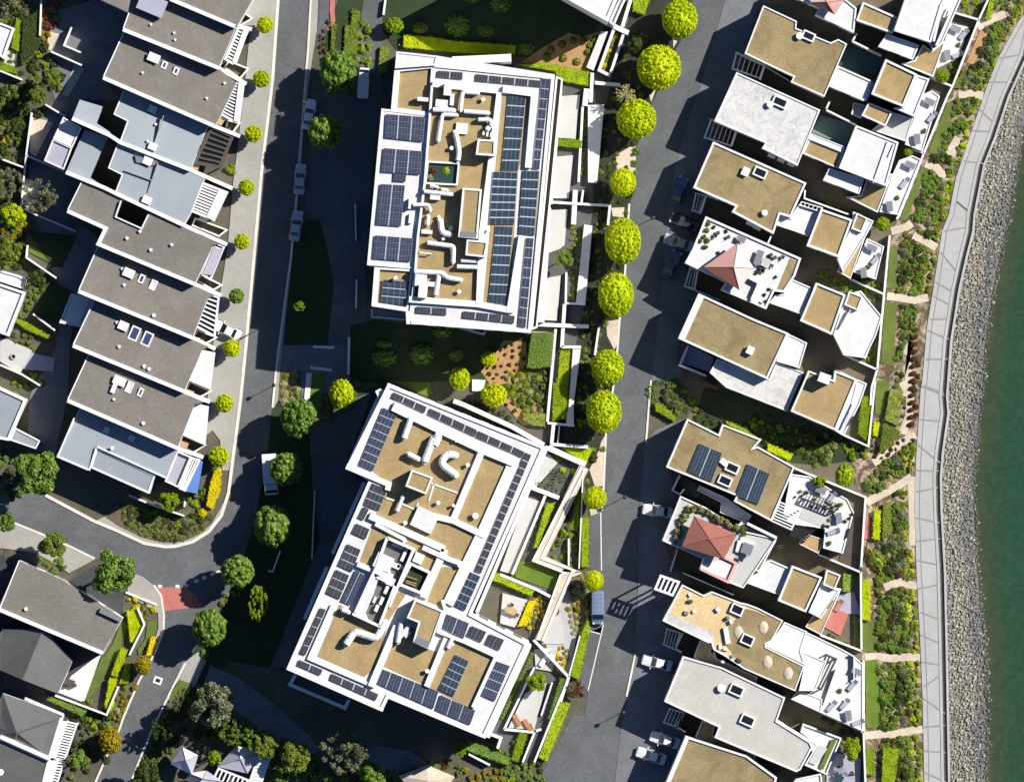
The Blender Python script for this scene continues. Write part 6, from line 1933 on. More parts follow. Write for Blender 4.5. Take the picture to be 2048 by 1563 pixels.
table('I 1340,850', 6.3, 1.6, 1.6, 'grey square sofa table beside the red parasol', 20, 'grey_metal')
table('I 1250,990', 6.3, .8, .8, 'small dark table beside the red parasol', 20, 'black_metal')
box_t = empty('outdoor_sofa', w3(P('I 1250,800')[0], 6.3), 'white corner sofa beside the red parasol', 'sofa')
walls(box_t, [P('I 1240,730 1200,900')], .7, 6.33, 6.72, 'white_roof', 'seat'); walls(box_t, [P('I 1235,715 1440,790')], .7, 6.33, 6.73, 'white_roof', 'seat')
# blue striped terrace behind the red parasol villa
pave('16 640,300 760,340 700,500 590,440', 'red_surface', 'terracotta patio with blue stripes behind the red parasol villa', .2)
pave('16 690,200 800,180 850,350 760,340 640,300', 'lilac_tile', 'grey patio with pale loungers behind the red parasol villa', .18)
pave('16 600,1330 740,1370 850,1390 840,1620 600,1620', 'lilac_tile', 'grey tiled patio at the lower right corner', .2)
pave('13 1500,170 1640,200 1560,420 1400,500 1450,330', 'white_roof', 'white tiled terrace behind the top villa', .3)
table('16 690,1530', .2, 1.4, .9, 'glass table on the grey tiled patio at the lower right', 30, 'green_glass')
chair('16 660,1480', .2, 'pale chair by the glass table at the lower right', 100, 'lilac_tile')
# fire pit and manhole
t = empty('fire_pit', w3(P('2 98,1210')[0], .2), 'round fire pit on the cream patio', 'fire pit')
x, y = w2(P('2 98,1210')[0], .2)
b = MB()
q = [(x + .42 * math.cos(k * math.pi / 8), y + .42 * math.sin(k * math.pi / 8)) for k in range(16)]
ring(b, q, .14, .15, .55, .2); b.build('rim', 'concrete', t)
b = MB(); b.prism_w(inset(q, .14), .2, .3); b.build('fire_bed', 'black_metal', t)
t = empty('manhole_cover', w3(P('4 1148,825')[0], 0), 'white framed manhole cover in the left street', 'manhole')
q = ccw(slabrot(P('4 1148,825')[0], 1.25, 1.1, 20, .05))
b = MB(); ring(b, q, .28, .0, .078, .06); b.build('frame', 'white_wall', t)
b = MB(); b.prism_w(inset(q, .28), .02, .068); b.build('lid', 'black_metal', t)
# builders clutter on the sandy roof
for i, s in enumerate(('12 1380,205', '12 1385,250', '12 1410,325', '12 1355,335', '12 1585,310', '12 1560,640', '12 1620,690', '12 1690,650', '12 1640,600', '12 1740,680', '12 1680,400', '12 1660,370', '12 1600,580')):
    o = box(None, P(s)[0], R.uniform(.4, .9), R.uniform(.3, .6), R.uniform(0, 90), HZ + .06, HZ + R.uniform(.3, .7), ['plant_box', 'dark_timber', 'white_wall', 'grey_metal'][i % 4], 'crate', .02)
    tag(o, 'builders crate or sack left on the sandy villa roof', 'crate', 'clutter on the sandy roof')
b = MB(); b.bar(P('12 1640,440')[0], P('12 1660,560')[0], .7, HZ + .05, HZ + .5); tag(b.build('tarpaulin_roll', 'plant_box'), 'long pale roll of sheeting lying on the sandy villa roof', 'roll')
for s, l in (('12 1945,690', 'pale heap of gravel near the lower edge of the sandy roof'), ('12 1915,440', 'pale heap of gravel at the upper right of the sandy roof'), ('12 1735,475', 'pale heap of gravel beside the lower skylight of the sandy roof'), ('16 320,775', 'pale heap of gravel at the far end of the sandy roof')):
    rs = np.random.RandomState(len(l)); vv_, qq_ = blob((0, 0, 0), 1, rs, .08, 14, 6)
    o = place_mesh('gravel_heap', np_mesh('gravel_heap', vv_, qq_, 'sandstone'), None, w3(P(s)[0], HZ)); o.scale = (.75, 1.0, .3); tag(o, l, 'gravel heap', None, 'thing')

# terrace furniture behind the villas
for s, z, n, lab in (('13 1540,210 1600,250 1560,330 1480,400 1560,400', .3, 5, 'the top villa'), ('13 1350,740 1370,850 1310,950 1260,1010', 2.92, 4, 'the first whole villa'), ('13 1210,1200 1170,1330 1110,1440 1060,1500', 2.93, 4, 'the white bitumen roofed villa'), ('14 930,420 960,500 900,560 870,600', 2.93, 4, 'the bleached roof villa'), ('14 930,960 900,1060 880,1150', 2.83, 3, 'the pink parasol villa'),
                       ('15 560,800 640,850 700,900 690,1000 650,1100 620,1180', 4.67, 6, 'the solar villa'), ('16 820,760 790,860 700,900 760,1080 830,1130 640,1000', 2.93, 6, 'the sandy roofed villa'), ('16 690,1470 720,1530 790,1500 700,1420', .22, 4, 'the stone coloured roof villa')):
    for i, p in enumerate(P(s)):
        q = 'f %.1f,%.1f' % p
        if i % 3 == 0:
            table(q, z, 1.5, .9, 'grey terrace table behind ' + lab + (', the further one' if i else ''), 24 + 60 * (i % 2), 'grey_metal')
        elif i % 3 == 1:
            lounger(q, z, 'pale lounger behind ' + lab + (', the further one' if i > 1 else ''), -60 + 10 * i, 'lilac_tile')
        else:
            shrub(p[0], p[1], 6, 'leaf_green', 'potted green bush on the terrace behind ' + lab, 'potted bushes behind ' + lab, 'shrub', 'potted_bush', z0=z, sq=1.3)
# ================================================================ trees, hedges, shrubs
G1 = 'small round trees along the forecourt'
for (u, v, r, leaf), lab in zip(((530, 50, 18, 'leaf_lime'), (523, 158, 18.5, 'leaf_lime'), (507, 268, 18.5, 'leaf_lime'), (493, 375, 17.5, 'leaf_lime'), (484, 483, 17, 'leaf_lime'), (473, 592, 16.5, 'leaf_green'), (464, 696, 19, 'leaf_lime'), (449, 806, 19.5, 'leaf_lime'), (438, 912, 21.5, 'leaf_lime')),
        ('small round lime tree on the forecourt of the top terraced house', 'small round lime tree with dark holes in its crown, second from the top', 'small round lime tree beside the first pale zinc house', 'small lime tree with a ragged crown beside the low hedge', 'small round lime tree below the long party wall, beside the notched house', 'small dark green round tree on the forecourt, the only dark one', 'small round lime tree beside the white car', 'small round lime tree beside the last white balcony', 'largest small round lime tree, above the yellow hedge')):
    tree(u, v, r, 'smallball', leaf, 2.6, lab, group=G1)
G2 = 'dark round street trees'
for a in ((676, 145, 39, 46, 'leaf_green', 5.2, 'large dark round street tree beside the white box truck'), (597, 835, 37, 40, 'leaf_green', 5.2, 'dark oval street tree beside the dry end of the lawn strip'), (573, 937, 34, 34, 'leaf_green', 4.8, 'dark oval street tree over the blue shaded truck'),
          (545, 1050, 37, 43, 'leaf_green', 5.2, 'broad dark street tree above the corner junction'), (475, 1142, 34, 33, 'leaf_green', 5.0, 'round dark street tree above the red threshold'), (418, 1255, 35, 39, 'leaf_green', 5.0, 'round dark street tree below the red threshold')):
    tree(a[0], a[1], a[2], 'broad', a[4], a[5], a[6], group=G2, ry=a[3])
tree(650, 264, 36, 'broad', 'leaf_green', 5.4, 'round street tree mostly in shade, only its left edge lit', group=G2, ry=36)
tree(516, 1206, 20, 'airy', 'leaf_bright', 7.5, 'thin bright feathery tree in the shade of the south block', 'feathery_tree', ry=38)
tree(600, 612, 13, 'airy', 'leaf_bright', 11.0, 'tip of a tall thin tree catching the sun in the big shadow', 'feathery_tree', ry=11)
G3 = 'round lime trees beside the lane'
for a in ((1360, 38, 37, 41, 4.4, 'round lime tree at the top of the lane'), (1318, 135, 46, 47, 4.6, 'biggest round lime tree, beside the two row ball bed'), (1273, 238, 41, 42, 4.5, 'round lime tree below the pale leaved plant'), (1246, 365, 27, 30, 4.0, 'smaller ragged lime tree between the two long planters'),
          (1246, 482, 38, 48, 4.5, 'tall oval lime tree beside the pink parasol villa'), (1232, 590, 37, 47, 4.5, 'tall oval lime tree above the crossing wall end'), (1216, 735, 34, 38, 4.4, 'round lime tree beside the lower planter, upper of two'), (1208, 823, 37, 45, 4.4, 'round lime tree beside the lower planter, lower of two'),
          (1190, 995, 24, 24, 3.4, 'small round lime tree beside the lamp post'), (1188, 1161, 20, 22, 3.2, 'small round lime tree above the parked van')):
    tree(a[0], a[1], a[2], 'ball', 'leaf_lime', a[4], a[5], group=G3, ry=a[3])
for a in ((683, 787, 26, 31, 3.0, 'bright oval lime tree beside the lawn strip'), (919, 757, 22, 25, 2.6, 'round lime tree nearest the white pad, upper left'), (988, 790, 28, 25, 2.6, 'round lime tree nearest the white pad, lower right'), (978, 718, 17, 16, 2.2, 'small round lime tree at the tip of the mulched bed')):
    tree(a[0], a[1], a[2], 'smallball', 'leaf_lime', a[4], a[5], group='round lime trees between the apartment blocks', ry=a[3])
tree(788, 51, 21, 'smallball', 'leaf_bright', 1.8, 'bright oval bush tree at the edge of the top shadow', ry=17)
tree(840, 56, 17, 'smallball', 'leaf_olive', 1.4, 'dull olive ball beside the bright oval bush at the top', ry=12)
for i, (u, v, r, ry) in enumerate(((768, 716, 26, 20), (843, 708, 26, 22), (913, 710, 16, 14), (768, 688, 17, 9), (885, 662, 22, 14))):
    shrub(u, v, r, 'leaf_green', ['broad dark clipped dome furthest left in the shade between the blocks', 'round clipped dome in the middle of the shaded lawn', 'small clipped dome at the right of the shaded lawn', 'flat clipped dome above the left dome', 'low shaded shrub under the south edge of the north block'][i], 'clipped domes in the shade', 'dome', 'clipped_dome', ry=ry, sq=.7)
for i, (u, v, r, ry) in enumerate(((915, 52, 27, 24), (972, 62, 18, 14), (1002, 8, 24, 18), (945, -2, 18, 9), (1050, 98, 18, 15))):
    shrub(u, v, r, 'leaf_green', ['largest clipped dome in the shade of the top building', 'small clipped dome right of the largest one at the top', 'clipped dome near the top edge', 'clipped dome cut by the top edge', 'loose shrub at the right end of the long hedge by the north block'][i], 'clipped domes in the top shade', 'dome', 'clipped_dome', ry=ry, sq=.7)
# large garden trees on the left
for a in (('1 60,30 ', 34, 'loose', 'leaf_grey', 6, 'grey green tree in the top left corner'), ('2 105,190', 29, 'loose', 'leaf_lime', 4.5, 'bright lime tree at the left edge behind the notched house'), ('3 255,665', 50, 'loose', 'leaf_green', 7, 'large lumpy green tree above the side street'),
          ('3 820,1395', 52, 'loose', 'leaf_green', 7.5, 'large lumpy tree shading the brown grey roof'), ('3 375,1190', 31, 'loose', 'leaf_olive', 4.5, 'olive tree on the pavement across the side street'), ('3 40,1030', 22, 'loose', 'leaf_green', 5, 'green tree cut by the left edge by the side street'),
          ('1 270,690', 22, 'loose', 'leaf_olive', 4, 'rounded olive tree left of the zinc annex, lower of a pair'), ('1 370,560', 22, 'loose', 'leaf_olive', 4, 'rounded olive tree left of the zinc annex, upper of a pair'), ('1 130,920', 20, 'loose', 'leaf_dark', 4, 'dark tree at the left edge beside the sandy yard'),
          ('2 60,440', 32, 'loose', 'leaf_olive', 4.5, 'dull olive tree left of the small square lawn'), ('2 280,650', 22, 'loose', 'leaf_dark', 4, 'dark green tree beside the white flat roof'), ('1 290,1420', 36, 'airy', 'leaf_grey', 5, 'grey feathery tree over the white patio'), ('1 60,1330', 34, 'airy', 'leaf_grey', 5, 'grey feathery tree cut by the left edge'),
          ('4 1540,1010', 52, 'loose', 'leaf_grey', 7.5, 'big grey green tree by the street at the bottom'), ('8 690,1330', 50, 'airy', 'leaf_grey', 7, 'pale feathery tree in the shade of the south block at the bottom'), ('8 330,1370', 36, 'loose', 'leaf_olive', 5.5, 'olive tree left of the pale feathery tree at the bottom'),
          ('4 570,1410', 24, 'loose', 'leaf_green', 4, 'green tree below the golden tree'), ('4 1080,1490', 30, 'loose', 'leaf_dark', 5, 'dark tree at the bottom edge beside the pavilions'), ('4 1700,1200', 30, 'airy', 'leaf_olive', 5, 'feathery olive tree above the pavilions'), ('4 1560,1390', 16, 'loose', 'leaf_bright', 4, 'bright narrow tree between two pavilions'),
          ('4 1940,1290', 30, 'loose', 'leaf_olive', 5, 'olive tree beside the blue slatted pergola'), ('8 40,1250', 26, 'airy', 'leaf_green', 5, 'dark feathery tree between the big grey tree and the path'), ('4 1180,1180', 26, 'airy', 'leaf_dark', 4, 'dark feathery tree over the planted kerb bed'), ('8 880,1540', 34, 'loose', 'leaf_green', 4, 'green tree cut by the bottom edge in the middle')):
    p = P(a[0])[0]
    tree(p[0], p[1], a[1], a[2], a[3], a[4], a[5], 'garden_tree', group='garden trees')
for a in (('4 1040,715', 18, 21, 'leaf_gold', 2.4, 'olive gold clipped tree by the street'), ('4 800,1265', 24, 28, 'leaf_gold', 2.6, 'golden clipped tree at the street bend, the larger one')):
    p = P(a[0])[0]; tree(p[0], p[1], a[1], 'smallball', a[3], a[4], a[5], group='golden clipped trees', ry=a[2])
tree(339, 1002, 23, 'loose', 'leaf_bright', 3.2, 'bright tree in the corner garden', 'garden_tree')
tree(1128, 518, 21, 'loose', 'leaf_green', 3.5, 'green tree on the third terrace of the north block', 'garden_tree')
tree(1252, 188, 22, 'frond', 'leaf_pale', 4.5, 'pale broad leaved plant above the round lime tree', 'frangipani')
tree(1766, 448, 15, 'smallball', 'leaf_bright', 3.0, 'bright round tree on the white terrace of the bleached roof villa')
tree(*P('13 1440,555')[0], 15, 'smallball', 'leaf_bright', 2.6, 'bright green tree at the corner of the first whole villa')
tree(*P('13 1195,1105')[0], 10, 'smallball', 'leaf_bright', 2.2, 'small bright tree beside the white roofed villa terrace')
tree(*P('12 270,830')[0], 23, 'loose', 'leaf_bright', 2.6, 'bright lime tree on the lower terraces of the south block', 'garden_tree')
tree(*P('16 790,1320')[0], 20, 'loose', 'leaf_bright', 2.6, 'bright tall shrub tree by the lower right patio', 'garden_tree', ry=28)
tree(*P('15 550,740')[0], 14, 'loose', 'leaf_bright', 5.4, 'bright shrub tree at the corner of the solar villa terrace', 'garden_tree')
tree(*P('12 560,890')[0], 22, 'frond', 'leaf_bronze', 1.6, 'bronze spiky plant at the edge of the lane', 'spiky_plant')
tree(*P('8 1530,1330')[0], 16, 'loose', 'leaf_bright', 2.2, 'bright small tree at the south corner of the south block', 'garden_tree')
tree(*P('9 985,320')[0], 18, 'loose', 'leaf_dark', 2.6, 'dark small tree between the two biggest lime trees', 'garden_tree')
# plants in the roof court
shrub(*P('B 985,310')[0], 9, 'leaf_red', 'red shrub in the roof light well', z0=ZA + .1); shrub(*P('B 955,405')[0], 8, 'leaf_pale', 'straw coloured shrub in the roof light well', z0=ZA + .1); shrub(*P('B 1180,300')[0], 8, 'leaf_lime', 'bright yellow green plant in the roof light well', kind='tuft', z0=ZA + .1)
HG = 'clipped hedges'
for s, hh, leaf, lab in (
    ('5 740,60 805,80 775,400 680,400 690,180 735,180', .55, 'leaf_olive', 'stepped olive hedge strip above the large dark street tree'),
    ('5 945,340 1015,345 1000,520 930,548', .8, 'leaf_olive', 'small slanted olive hedge left of the north block'),
    ('5 590,180 632,175 610,350 588,360', .6, 'leaf_olive', 'narrow hedge by the red kerb'),
    ('5 1118,258 1310,268 1500,300 1930,330 1930,395 1610,392 1115,345', 1.0, 'leaf_lime', 'long lime hedge along the top of the north block'),
    ('9 135,470 330,458 670,528 660,632 460,592 410,545 400,520', 1.0, 'leaf_bright', 'clipped hedge between the mulched bed and the north block corner'),
    ('9 968,-20 1092,-10 1050,110 965,82', 1.2, 'leaf_bright', 'hedge block at the top beside the white wall'),
    ('9 408,1010 600,1018 592,1080 404,1062', 1.2, 'leaf_bright', 'short bright hedge between two terraces'),
    ('10 230,1038 395,1038 372,1280 250,1300 195,1290', 1.5, 'leaf_green', 'tall green hedge below the north block'),
    ('10 440,1150 522,1152 500,1420 495,1563 385,1563 420,1350', .8, 'leaf_bright', 'long bright hedge in the lower planter, upper half'),
    ('11 385,20 498,20 490,280 380,300', .85, 'leaf_bright', 'long bright hedge in the lower planter, lower half'),
    ('11 165,240 332,238 330,338 240,330 165,290', .9, 'leaf_olive', 'dark olive hedge block beside the mulched bed'),
    ('11 590,1000 646,1000 642,1358 592,1358', 1.0, 'leaf_bright', 'straight clipped hedge along the parking bay'),
    ('11 545,700 605,640 580,900 575,1108 520,1090 540,830', .4, 'leaf_bright', 'low lime strip along the zigzag wall'),
    ('11 335,900 402,890 275,1220 240,1222', 1.0, 'leaf_bright', 'slim hedge beside the terrace of the south block'),
    ('12 0,50 262,160 225,215 0,115 8 1750,95 1765,40', 1.0, 'leaf_bright', 'lime hedge closing the garden room'),
    ('12 205,250 265,238 195,425 128,435', .9, 'leaf_yellow', 'pale yellow strip hedge in the garden room'),
    ('12 640,350 657,462 572,820 508,792 580,520', 1.1, 'leaf_bright', 'curved lime hedge below the straw coloured plants'),
    ('12 430,980 512,992 342,1412 280,1385', 1.2, 'leaf_bright', 'long lime hedge along the lane at the bottom'),
    ('12 140,1198 205,1215 132,1422 80,1402', 1.0, 'leaf_bright', 'short hedge beside the steps at the bottom'),
    ('12 440,800 490,815 400,1090 350,1100', 1.1, 'leaf_green', 'green hedge behind the lower terrace'),
    ('8 1590,1258 1895,1392 1880,1445 1565,1330', 1.3, 'leaf_green', 'dark green hedge off the south corner of the south block'),
    ('8 1300,0 1310,0 1311,1 1301,1', .3, 'leaf_green', ''),
    ('11 1128,170 1185,178 1282,270 1272,302 1130,225', .9, 'leaf_bright', 'small lime hedge by the lane above the solar villa'),
    ('11 1640,290 1780,350 1900,430 1880,440 1640,312', .8, 'leaf_bright', 'lime strip along the north edge of the solar villa'),
    ('15 175,458 358,540 332,582 168,512', 1.2, 'leaf_lime', 'bright lime hedge behind the solar villa'),
    ('15 945,945 997,945 987,1165 935,1152', 1.0, 'leaf_lime', 'bright lime hedge slab beside the red panel in the belt'),
    ('15 1060,70 1105,60 1160,72 1115,335 1022,290', 1.0, 'leaf_olive', 'upper dark green hedge of the split pair in the belt'),
    ('15 1012,305 1142,372 1080,470 982,530', 1.0, 'leaf_olive', 'lower dark green hedge of the split pair in the belt'),
    ('15 942,300 990,310 972,412 938,400', .8, 'leaf_lime', 'short lime hedge by the wall left of the split pair'),
    ('15 1010,900 1070,882 1075,1112 1008,1165', .9, 'leaf_olive', 'olive hedge right of the bright lime slab'),
    ('16 860,98 922,98 915,395 860,382', .9, 'leaf_lime', 'tall lime hedge strip beside the red parasol villa wall'),
    ('16 800,362 858,366 858,592 800,592', .7, 'leaf_olive', 'olive hedge inside the wall behind the red parasol villa'),
    ('16 888,1318 947,1322 945,1522 884,1502', .8, 'leaf_bright', 'narrow hedge at the lower right, left of the dark gap'),
    ('16 1012,1315 1127,1322 1092,1610 998,1610', 1.0, 'leaf_bright', 'broad hedge at the lower right, right of the dark gap'),
    ('16 720,40 780,60 770,185 718,180', 1.2, 'leaf_green', 'dark hedge inside the wall above the striped patio'),
    ('15 865,110 930,130 920,470 830,390 840,250', 1.3, 'leaf_bright', 'ragged tall lime hedge beside the villa with the thick parapet'),
    ('13 1790,-20 1832,-10 1792,142 1750,152', .9, 'leaf_bright', 'lime hedge strip at the top of the belt'),
    ('13 1520,640 1600,505 1575,645 1540,640', .5, 'leaf_olive', 'small olive hedge wedge near the top of the belt'),
    ('4 920,320 1000,308 1052,415 1010,470 985,560 945,545', 1.2, 'leaf_lime', 'angled lime hedge below the lumpy tree'),
    ('4 875,595 935,600 850,800 805,785', 1.2, 'leaf_lime', 'lime hedge beside the striped lawn'),
    ('4 795,805 850,815 835,880 830,1010 790,1065 760,1010', 1.2, 'leaf_lime', 'lime hedge running down to the corner of the white wall'),
    ('4 1100,505 1140,510 1095,650 1060,645', .8, 'leaf_yellow', 'yellow hedge above the olive gold tree'),
    ('4 905,720 950,705 935,850 865,850', .8, 'leaf_bright', 'small green hedge left of the olive gold tree'),
    ('4 345,940 400,945 640,1040 600,1090 330,960', 1.3, 'leaf_green', 'green hedge along the foot of the white patio'),
    ('3 1562,640 1610,635 1600,800 1545,940 1500,915 1520,780', 1.1, 'leaf_yellow', 'brilliant yellow hedge on the street corner'),
    ('2 120,935 180,955 370,1060 350,1085 180,1010 110,960', 1.0, 'leaf_bright', 'long bright hedge below the lilac wall'),
    ('1 0,445 110,490 125,540 0,510', .9, 'leaf_bright', 'lime hedge by the cream terrace at the left edge'),
    ('1 120,130 160,150 140,380 80,350', .8, 'leaf_bright', 'lime hedge beside the small white building'),
    ('1 165,150 300,60 290,330 150,480', 1.2, 'leaf_dark', 'dark tall hedge behind the small white building'),
    ('11 445,488 682,492 625,606', .35, 'leaf_lime', 'bright lawn like triangle of clipped ground cover')):
    if not lab: continue
    hedge(P(s), hh, leaf, lab, group=HG)
for s, mat, lab in (('15 960,0 1062,0 1012,272 953,240', 'lawn_olive', 'olive lawn strip beside the villa with the thick parapet'), ('14 1060,420 1112,420 1110,715 1045,715', 'lawn_olive', 'narrow lawn strip behind the bleached roof villa'), ('14 1022,825 1112,825 1088,1278 1040,1275 998,1250', 'lawn_olive', 'lawn strip behind the thick parapet villa'),
    ('13 1480,745 1515,750 1500,900 1560,920 1470,980 1410,1120 1338,1112', 'lawn_olive', 'bent lawn patch behind the white roofed villa'), ('13 1290,1222 1332,1222 14 1270,0 1180,225 1130,215', 'lawn_olive', 'long lawn sliver behind the bleached roof villa'), ('16 860,392 942,400 976,622 860,612', 'lawn_olive', 'lawn patch below the tall lime strip'),
    ('16 880,680 970,670 1008,1168 890,1168', 'lawn_green', 'long lawn strip behind the sandy roofed villa'), ('2 205,395 395,480 365,530 210,450', 'lawn_green', 'small bright square lawn in the dark garden'), ('4 740,660 890,590 780,760 720,880 640,960 590,980', 'lawn_olive', 'striped lawn beside the white patio'), ('4 890,375 925,420 900,580 760,650 820,560', 'lawn_olive', 'dry lawn beside the brown grey roof'),
    ('4 1070,400 1145,385 1130,480 1010,640 1000,600 1060,520', 'lawn_olive', 'lawn wedge at the street bend'), ('4 1310,820 1400,850 1360,920 1230,985 1250,900', 'lawn_olive', 'dry grass bed in the paved corner'), ('2 200,300 560,330 450,560 380,560', 'lawn_dark', 'dark lawn in the shade behind the notched house'), ('2 310,640 530,740 430,970 240,890', 'lawn_dark', 'dark lawn in the shade beside the slatted pergola'),
    ('11 110,1320 240,1315 425,1400 390,1530 110,1430', 'lawn_green', 'small lawn inside the zigzag wall'), ('13 1720,220 1772,242 1670,475 1618,455', 'orange_mulch', 'orange sandy bed near the top of the belt'), ('15 868,980 915,985 918,1158 862,1150', 'red_surface', 'red paved panel beside the bright lime slab'), ('15 770,1020 850,980 840,1390 690,1310', 'dark_timber', 'dark deck in the corner of the solar villa garden'),
    ('3 1130,940 1340,985 1480,1000 1500,920 1560,950 1480,1100 1330,1170 1200,1180 1050,1145 870,1060 760,985 930,830', 'soil', 'brown planted corner garden'), ('12 430,200 500,140 540,420 560,500 500,780 380,770 330,540 430,330', 'concrete', 'pale strip below the zigzag wall')):
    sheet('lawn' if 'lawn' in mat else 'garden_bed', P(s), mat, .135, lab, 'lawn' if 'lawn' in mat else 'garden bed')
# dome bushes in the belt
shrub(*P('15 965,1310')[0], 18, 'leaf_olive', 'large clipped oval dome with a long shadow in the belt', 'belt topiary', 'dome', 'clipped_dome', ry=27, rot=.5, sq=.9)
shrub(*P('15 740,690')[0], 18, 'leaf_bright', 'oval clipped bush behind the solar villa', 'belt topiary', 'dome', 'clipped_dome', ry=25, sq=.7)
shrub(*P('16 895,120')[0], 10, 'leaf_olive', 'small clipped dome at the top of the tall lime strip', None, 'dome', 'clipped_dome', ry=12) if 0 else None
shrub(*P('16 985,110')[0], 11, 'leaf_olive', 'clipped dome right of the tall lime strip', 'belt topiary', 'dome', 'clipped_dome')
shrub(*P('14 1445,185')[0], 11, 'leaf_olive', 'ball shaped shrub at the promenade edge, behind the bleached roof villa', 'belt topiary', 'dome', 'clipped_dome', ry=15)
shrub(*P('1 1680,1240')[0], 13, 'leaf_bright', 'bright shrub between the two pale zinc houses on the forecourt')
shrub(*P('3 1472,965')[0], 11, 'leaf_yellow', 'yellow ball at the street corner below the yellow hedge', None, 'dome', 'clipped_dome', sq=1)
shrub(*P('4 1115,310')[0], 8, 'leaf_yellow', 'small yellow shrub near the bend of the pavement', None, 'dome', 'clipped_dome')
shrub(*P('4 1490,630')[0], 10, 'leaf_green', 'clipped ball at the corner of the paved sidewalk', None, 'dome', 'clipped_dome')
shrub(*P('4 1615,265')[0], 8, 'leaf_olive', 'small clipped ball beside the round dark tree', None, 'dome', 'clipped_dome')
# rows of balls and shrubs
for i, s in enumerate('840,262 820,300 812,335 795,370 785,405 770,440 762,475 750,505'.split()):
    shrub(*P('9 ' + s)[0], 7.5, 'leaf_olive' if i % 3 else 'leaf_yellow', 'yellow green ball in the two walled row beside the white ramp', 'row of balls in the walled bed', 'dome', 'clipped_ball', sq=1)
for s in '530,295 450,325 370,365 340,410 460,425 560,450 640,380 660,330 600,300 690,290'.split():
    shrub(*P('9 ' + s)[0], 8.5, 'leaf_olive', 'olive clipped ball on the orange mulched bed', 'balls on the orange mulched bed', 'dome', 'clipped_ball', sq=.9)
for i in range(24):
    t = i / 23
    a, c = P('12 255,590 15,1095')
    shrub(a[0] + (c[0] - a[0]) * t, a[1] + (c[1] - a[1]) * t, 5.2, 'leaf_green', 'tiny clipped ball in the long row beside the south block', 'row of tiny balls', 'dome', 'clipped_ball', sq=1)
rowu = [(1790 + 5 * math.sin(k), 0) for k in range(1)]
mk = [('shrub', 'leaf_dark', 3), ('shrub', 'leaf_green', 3), ('shrub', 'leaf_olive', 1), ('tuft', 'leaf_bright', .6), ('shrub', 'leaf_bronze', .35)]
scatter(P('f 1010,685 1048,690 1050,735 1047,760 1058,790 1075,835 1045,840 1015,812 988,775 968,742 988,718'), 60, [('shrub', 'leaf_dark', 2), ('shrub', 'leaf_bronze', 1)], 4, 6, 'small plant set out on the mulched bed between the blocks', 'plants on the lower mulched bed', gap=1.2, seed=4)
scatter(P('10 0,1420 90,1320 230,1320 360,1320 330,1563 11 340,230 160,230 120,120 0,60'), 46, [('tuft', 'leaf_bright', 1), ('tuft', 'leaf_pale', 1), ('shrub', 'leaf_olive', 1)], 5, 10, 'spiky plant below the tall green hedge', 'plants below the tall green hedge', seed=5)
scatter(P('10 530,265 605,262 598,420 560,620 545,800 490,800 520,560 515,350'), 30, [('shrub', 'leaf_olive', 1), ('shrub', 'leaf_bright', 1)], 5, 9, 'shrub in the middle long planter', 'shrubs in the middle planter', seed=6)
scatter(P('9 618,780 665,775 650,900 640,1000 600,1290 575,1290 600,1080'), 24, [('tuft', 'leaf_olive', 1), ('shrub', 'leaf_gold', .6), ('shrub', 'leaf_bright', .6)], 4, 7, 'plant in the upper long planter', 'plants in the upper planter', seed=7)
scatter(P('12 520,90 640,60 640,350 590,500 530,500 495,300'), 46, [('tuft', 'leaf_pale', 3), ('shrub', 'leaf_gold', 1)], 6, 9, 'straw like plant in the bed left of the parked van', 'straw plants by the van', gap=.7, seed=8)
scatter(P('12 270,215 365,215 330,330 270,455 190,440'), 30, [('shrub', 'leaf_yellow', 2), ('shrub', 'leaf_gold', 1)], 4, 7, 'shrub in the walled corner of the garden room', 'garden room shrubs', gap=.75, seed=9)
scatter(P('12 425,578 505,578 470,778 378,762'), 26, [('shrub', 'leaf_gold', 2), ('shrub', 'leaf_yellow', 1)], 5, 8, 'shrub in the orange row beside the lounger terrace', 'orange shrub row', gap=.7, seed=10)
scatter(P('11 345,520 560,620 500,790 400,800 250,740'), 24, [('airy', 'leaf_grey', 2), ('shrub', 'leaf_olive', 1), ('shrub', 'leaf_lime', .5)], 6, 13, 'plant in the small shrub court of the south block', 'shrub court plants', seed=11)
scatter(P('11 380,1150 480,1100 570,1130 570,1360 520,1370 360,1270'), 22, [('shrub', 'leaf_bright', 1), ('shrub', 'leaf_olive', 1)], 6, 11, 'shrub in the corner of the zigzag wall', 'zigzag corner shrubs', seed=12)
scatter(P('11 440,870 520,900 510,1110 400,1110'), 16, [('shrub', 'leaf_dark', 1), ('shrub', 'leaf_green', 1)], 6, 10, 'shrub between the zigzag wall and the lime strip', 'zigzag shrubs', seed=13)
scatter(P('11 210,880 330,860 225,1180 195,1160'), 14, [('shrub', 'leaf_green', 1), ('shrub', 'leaf_olive', 1)], 5, 8, 'shrub along the south block terrace', 'terrace shrubs', seed=14)
scatter(P('5 800,160 885,175 862,490 770,490'), 20, [('shrub', 'leaf_bright', 2), ('shrub', 'leaf_green', 1)], 6, 12, 'shrub right of the stepped olive hedge', 'shrubs at the top verge', gap=.75, seed=15)
scatter(P('7 560,130 700,200 760,170 820,0 780,0 700,230 560,280 530,230'), 22, [('shrub', 'leaf_green', 1), ('shrub', 'leaf_olive', 1)], 6, 11, 'shrub round the foot of the bright oval tree', 'shrubs by the oval tree', seed=16)
scatter(P('f 562,745 590,748 594,790 578,825 566,800'), 18, [('tuft', 'leaf_pale', 2), ('tuft', 'leaf_olive', 1)], 6, 10, 'dry tuft in the pavement bed', 'dry tufts in the pavement bed', gap=.7, seed=17)
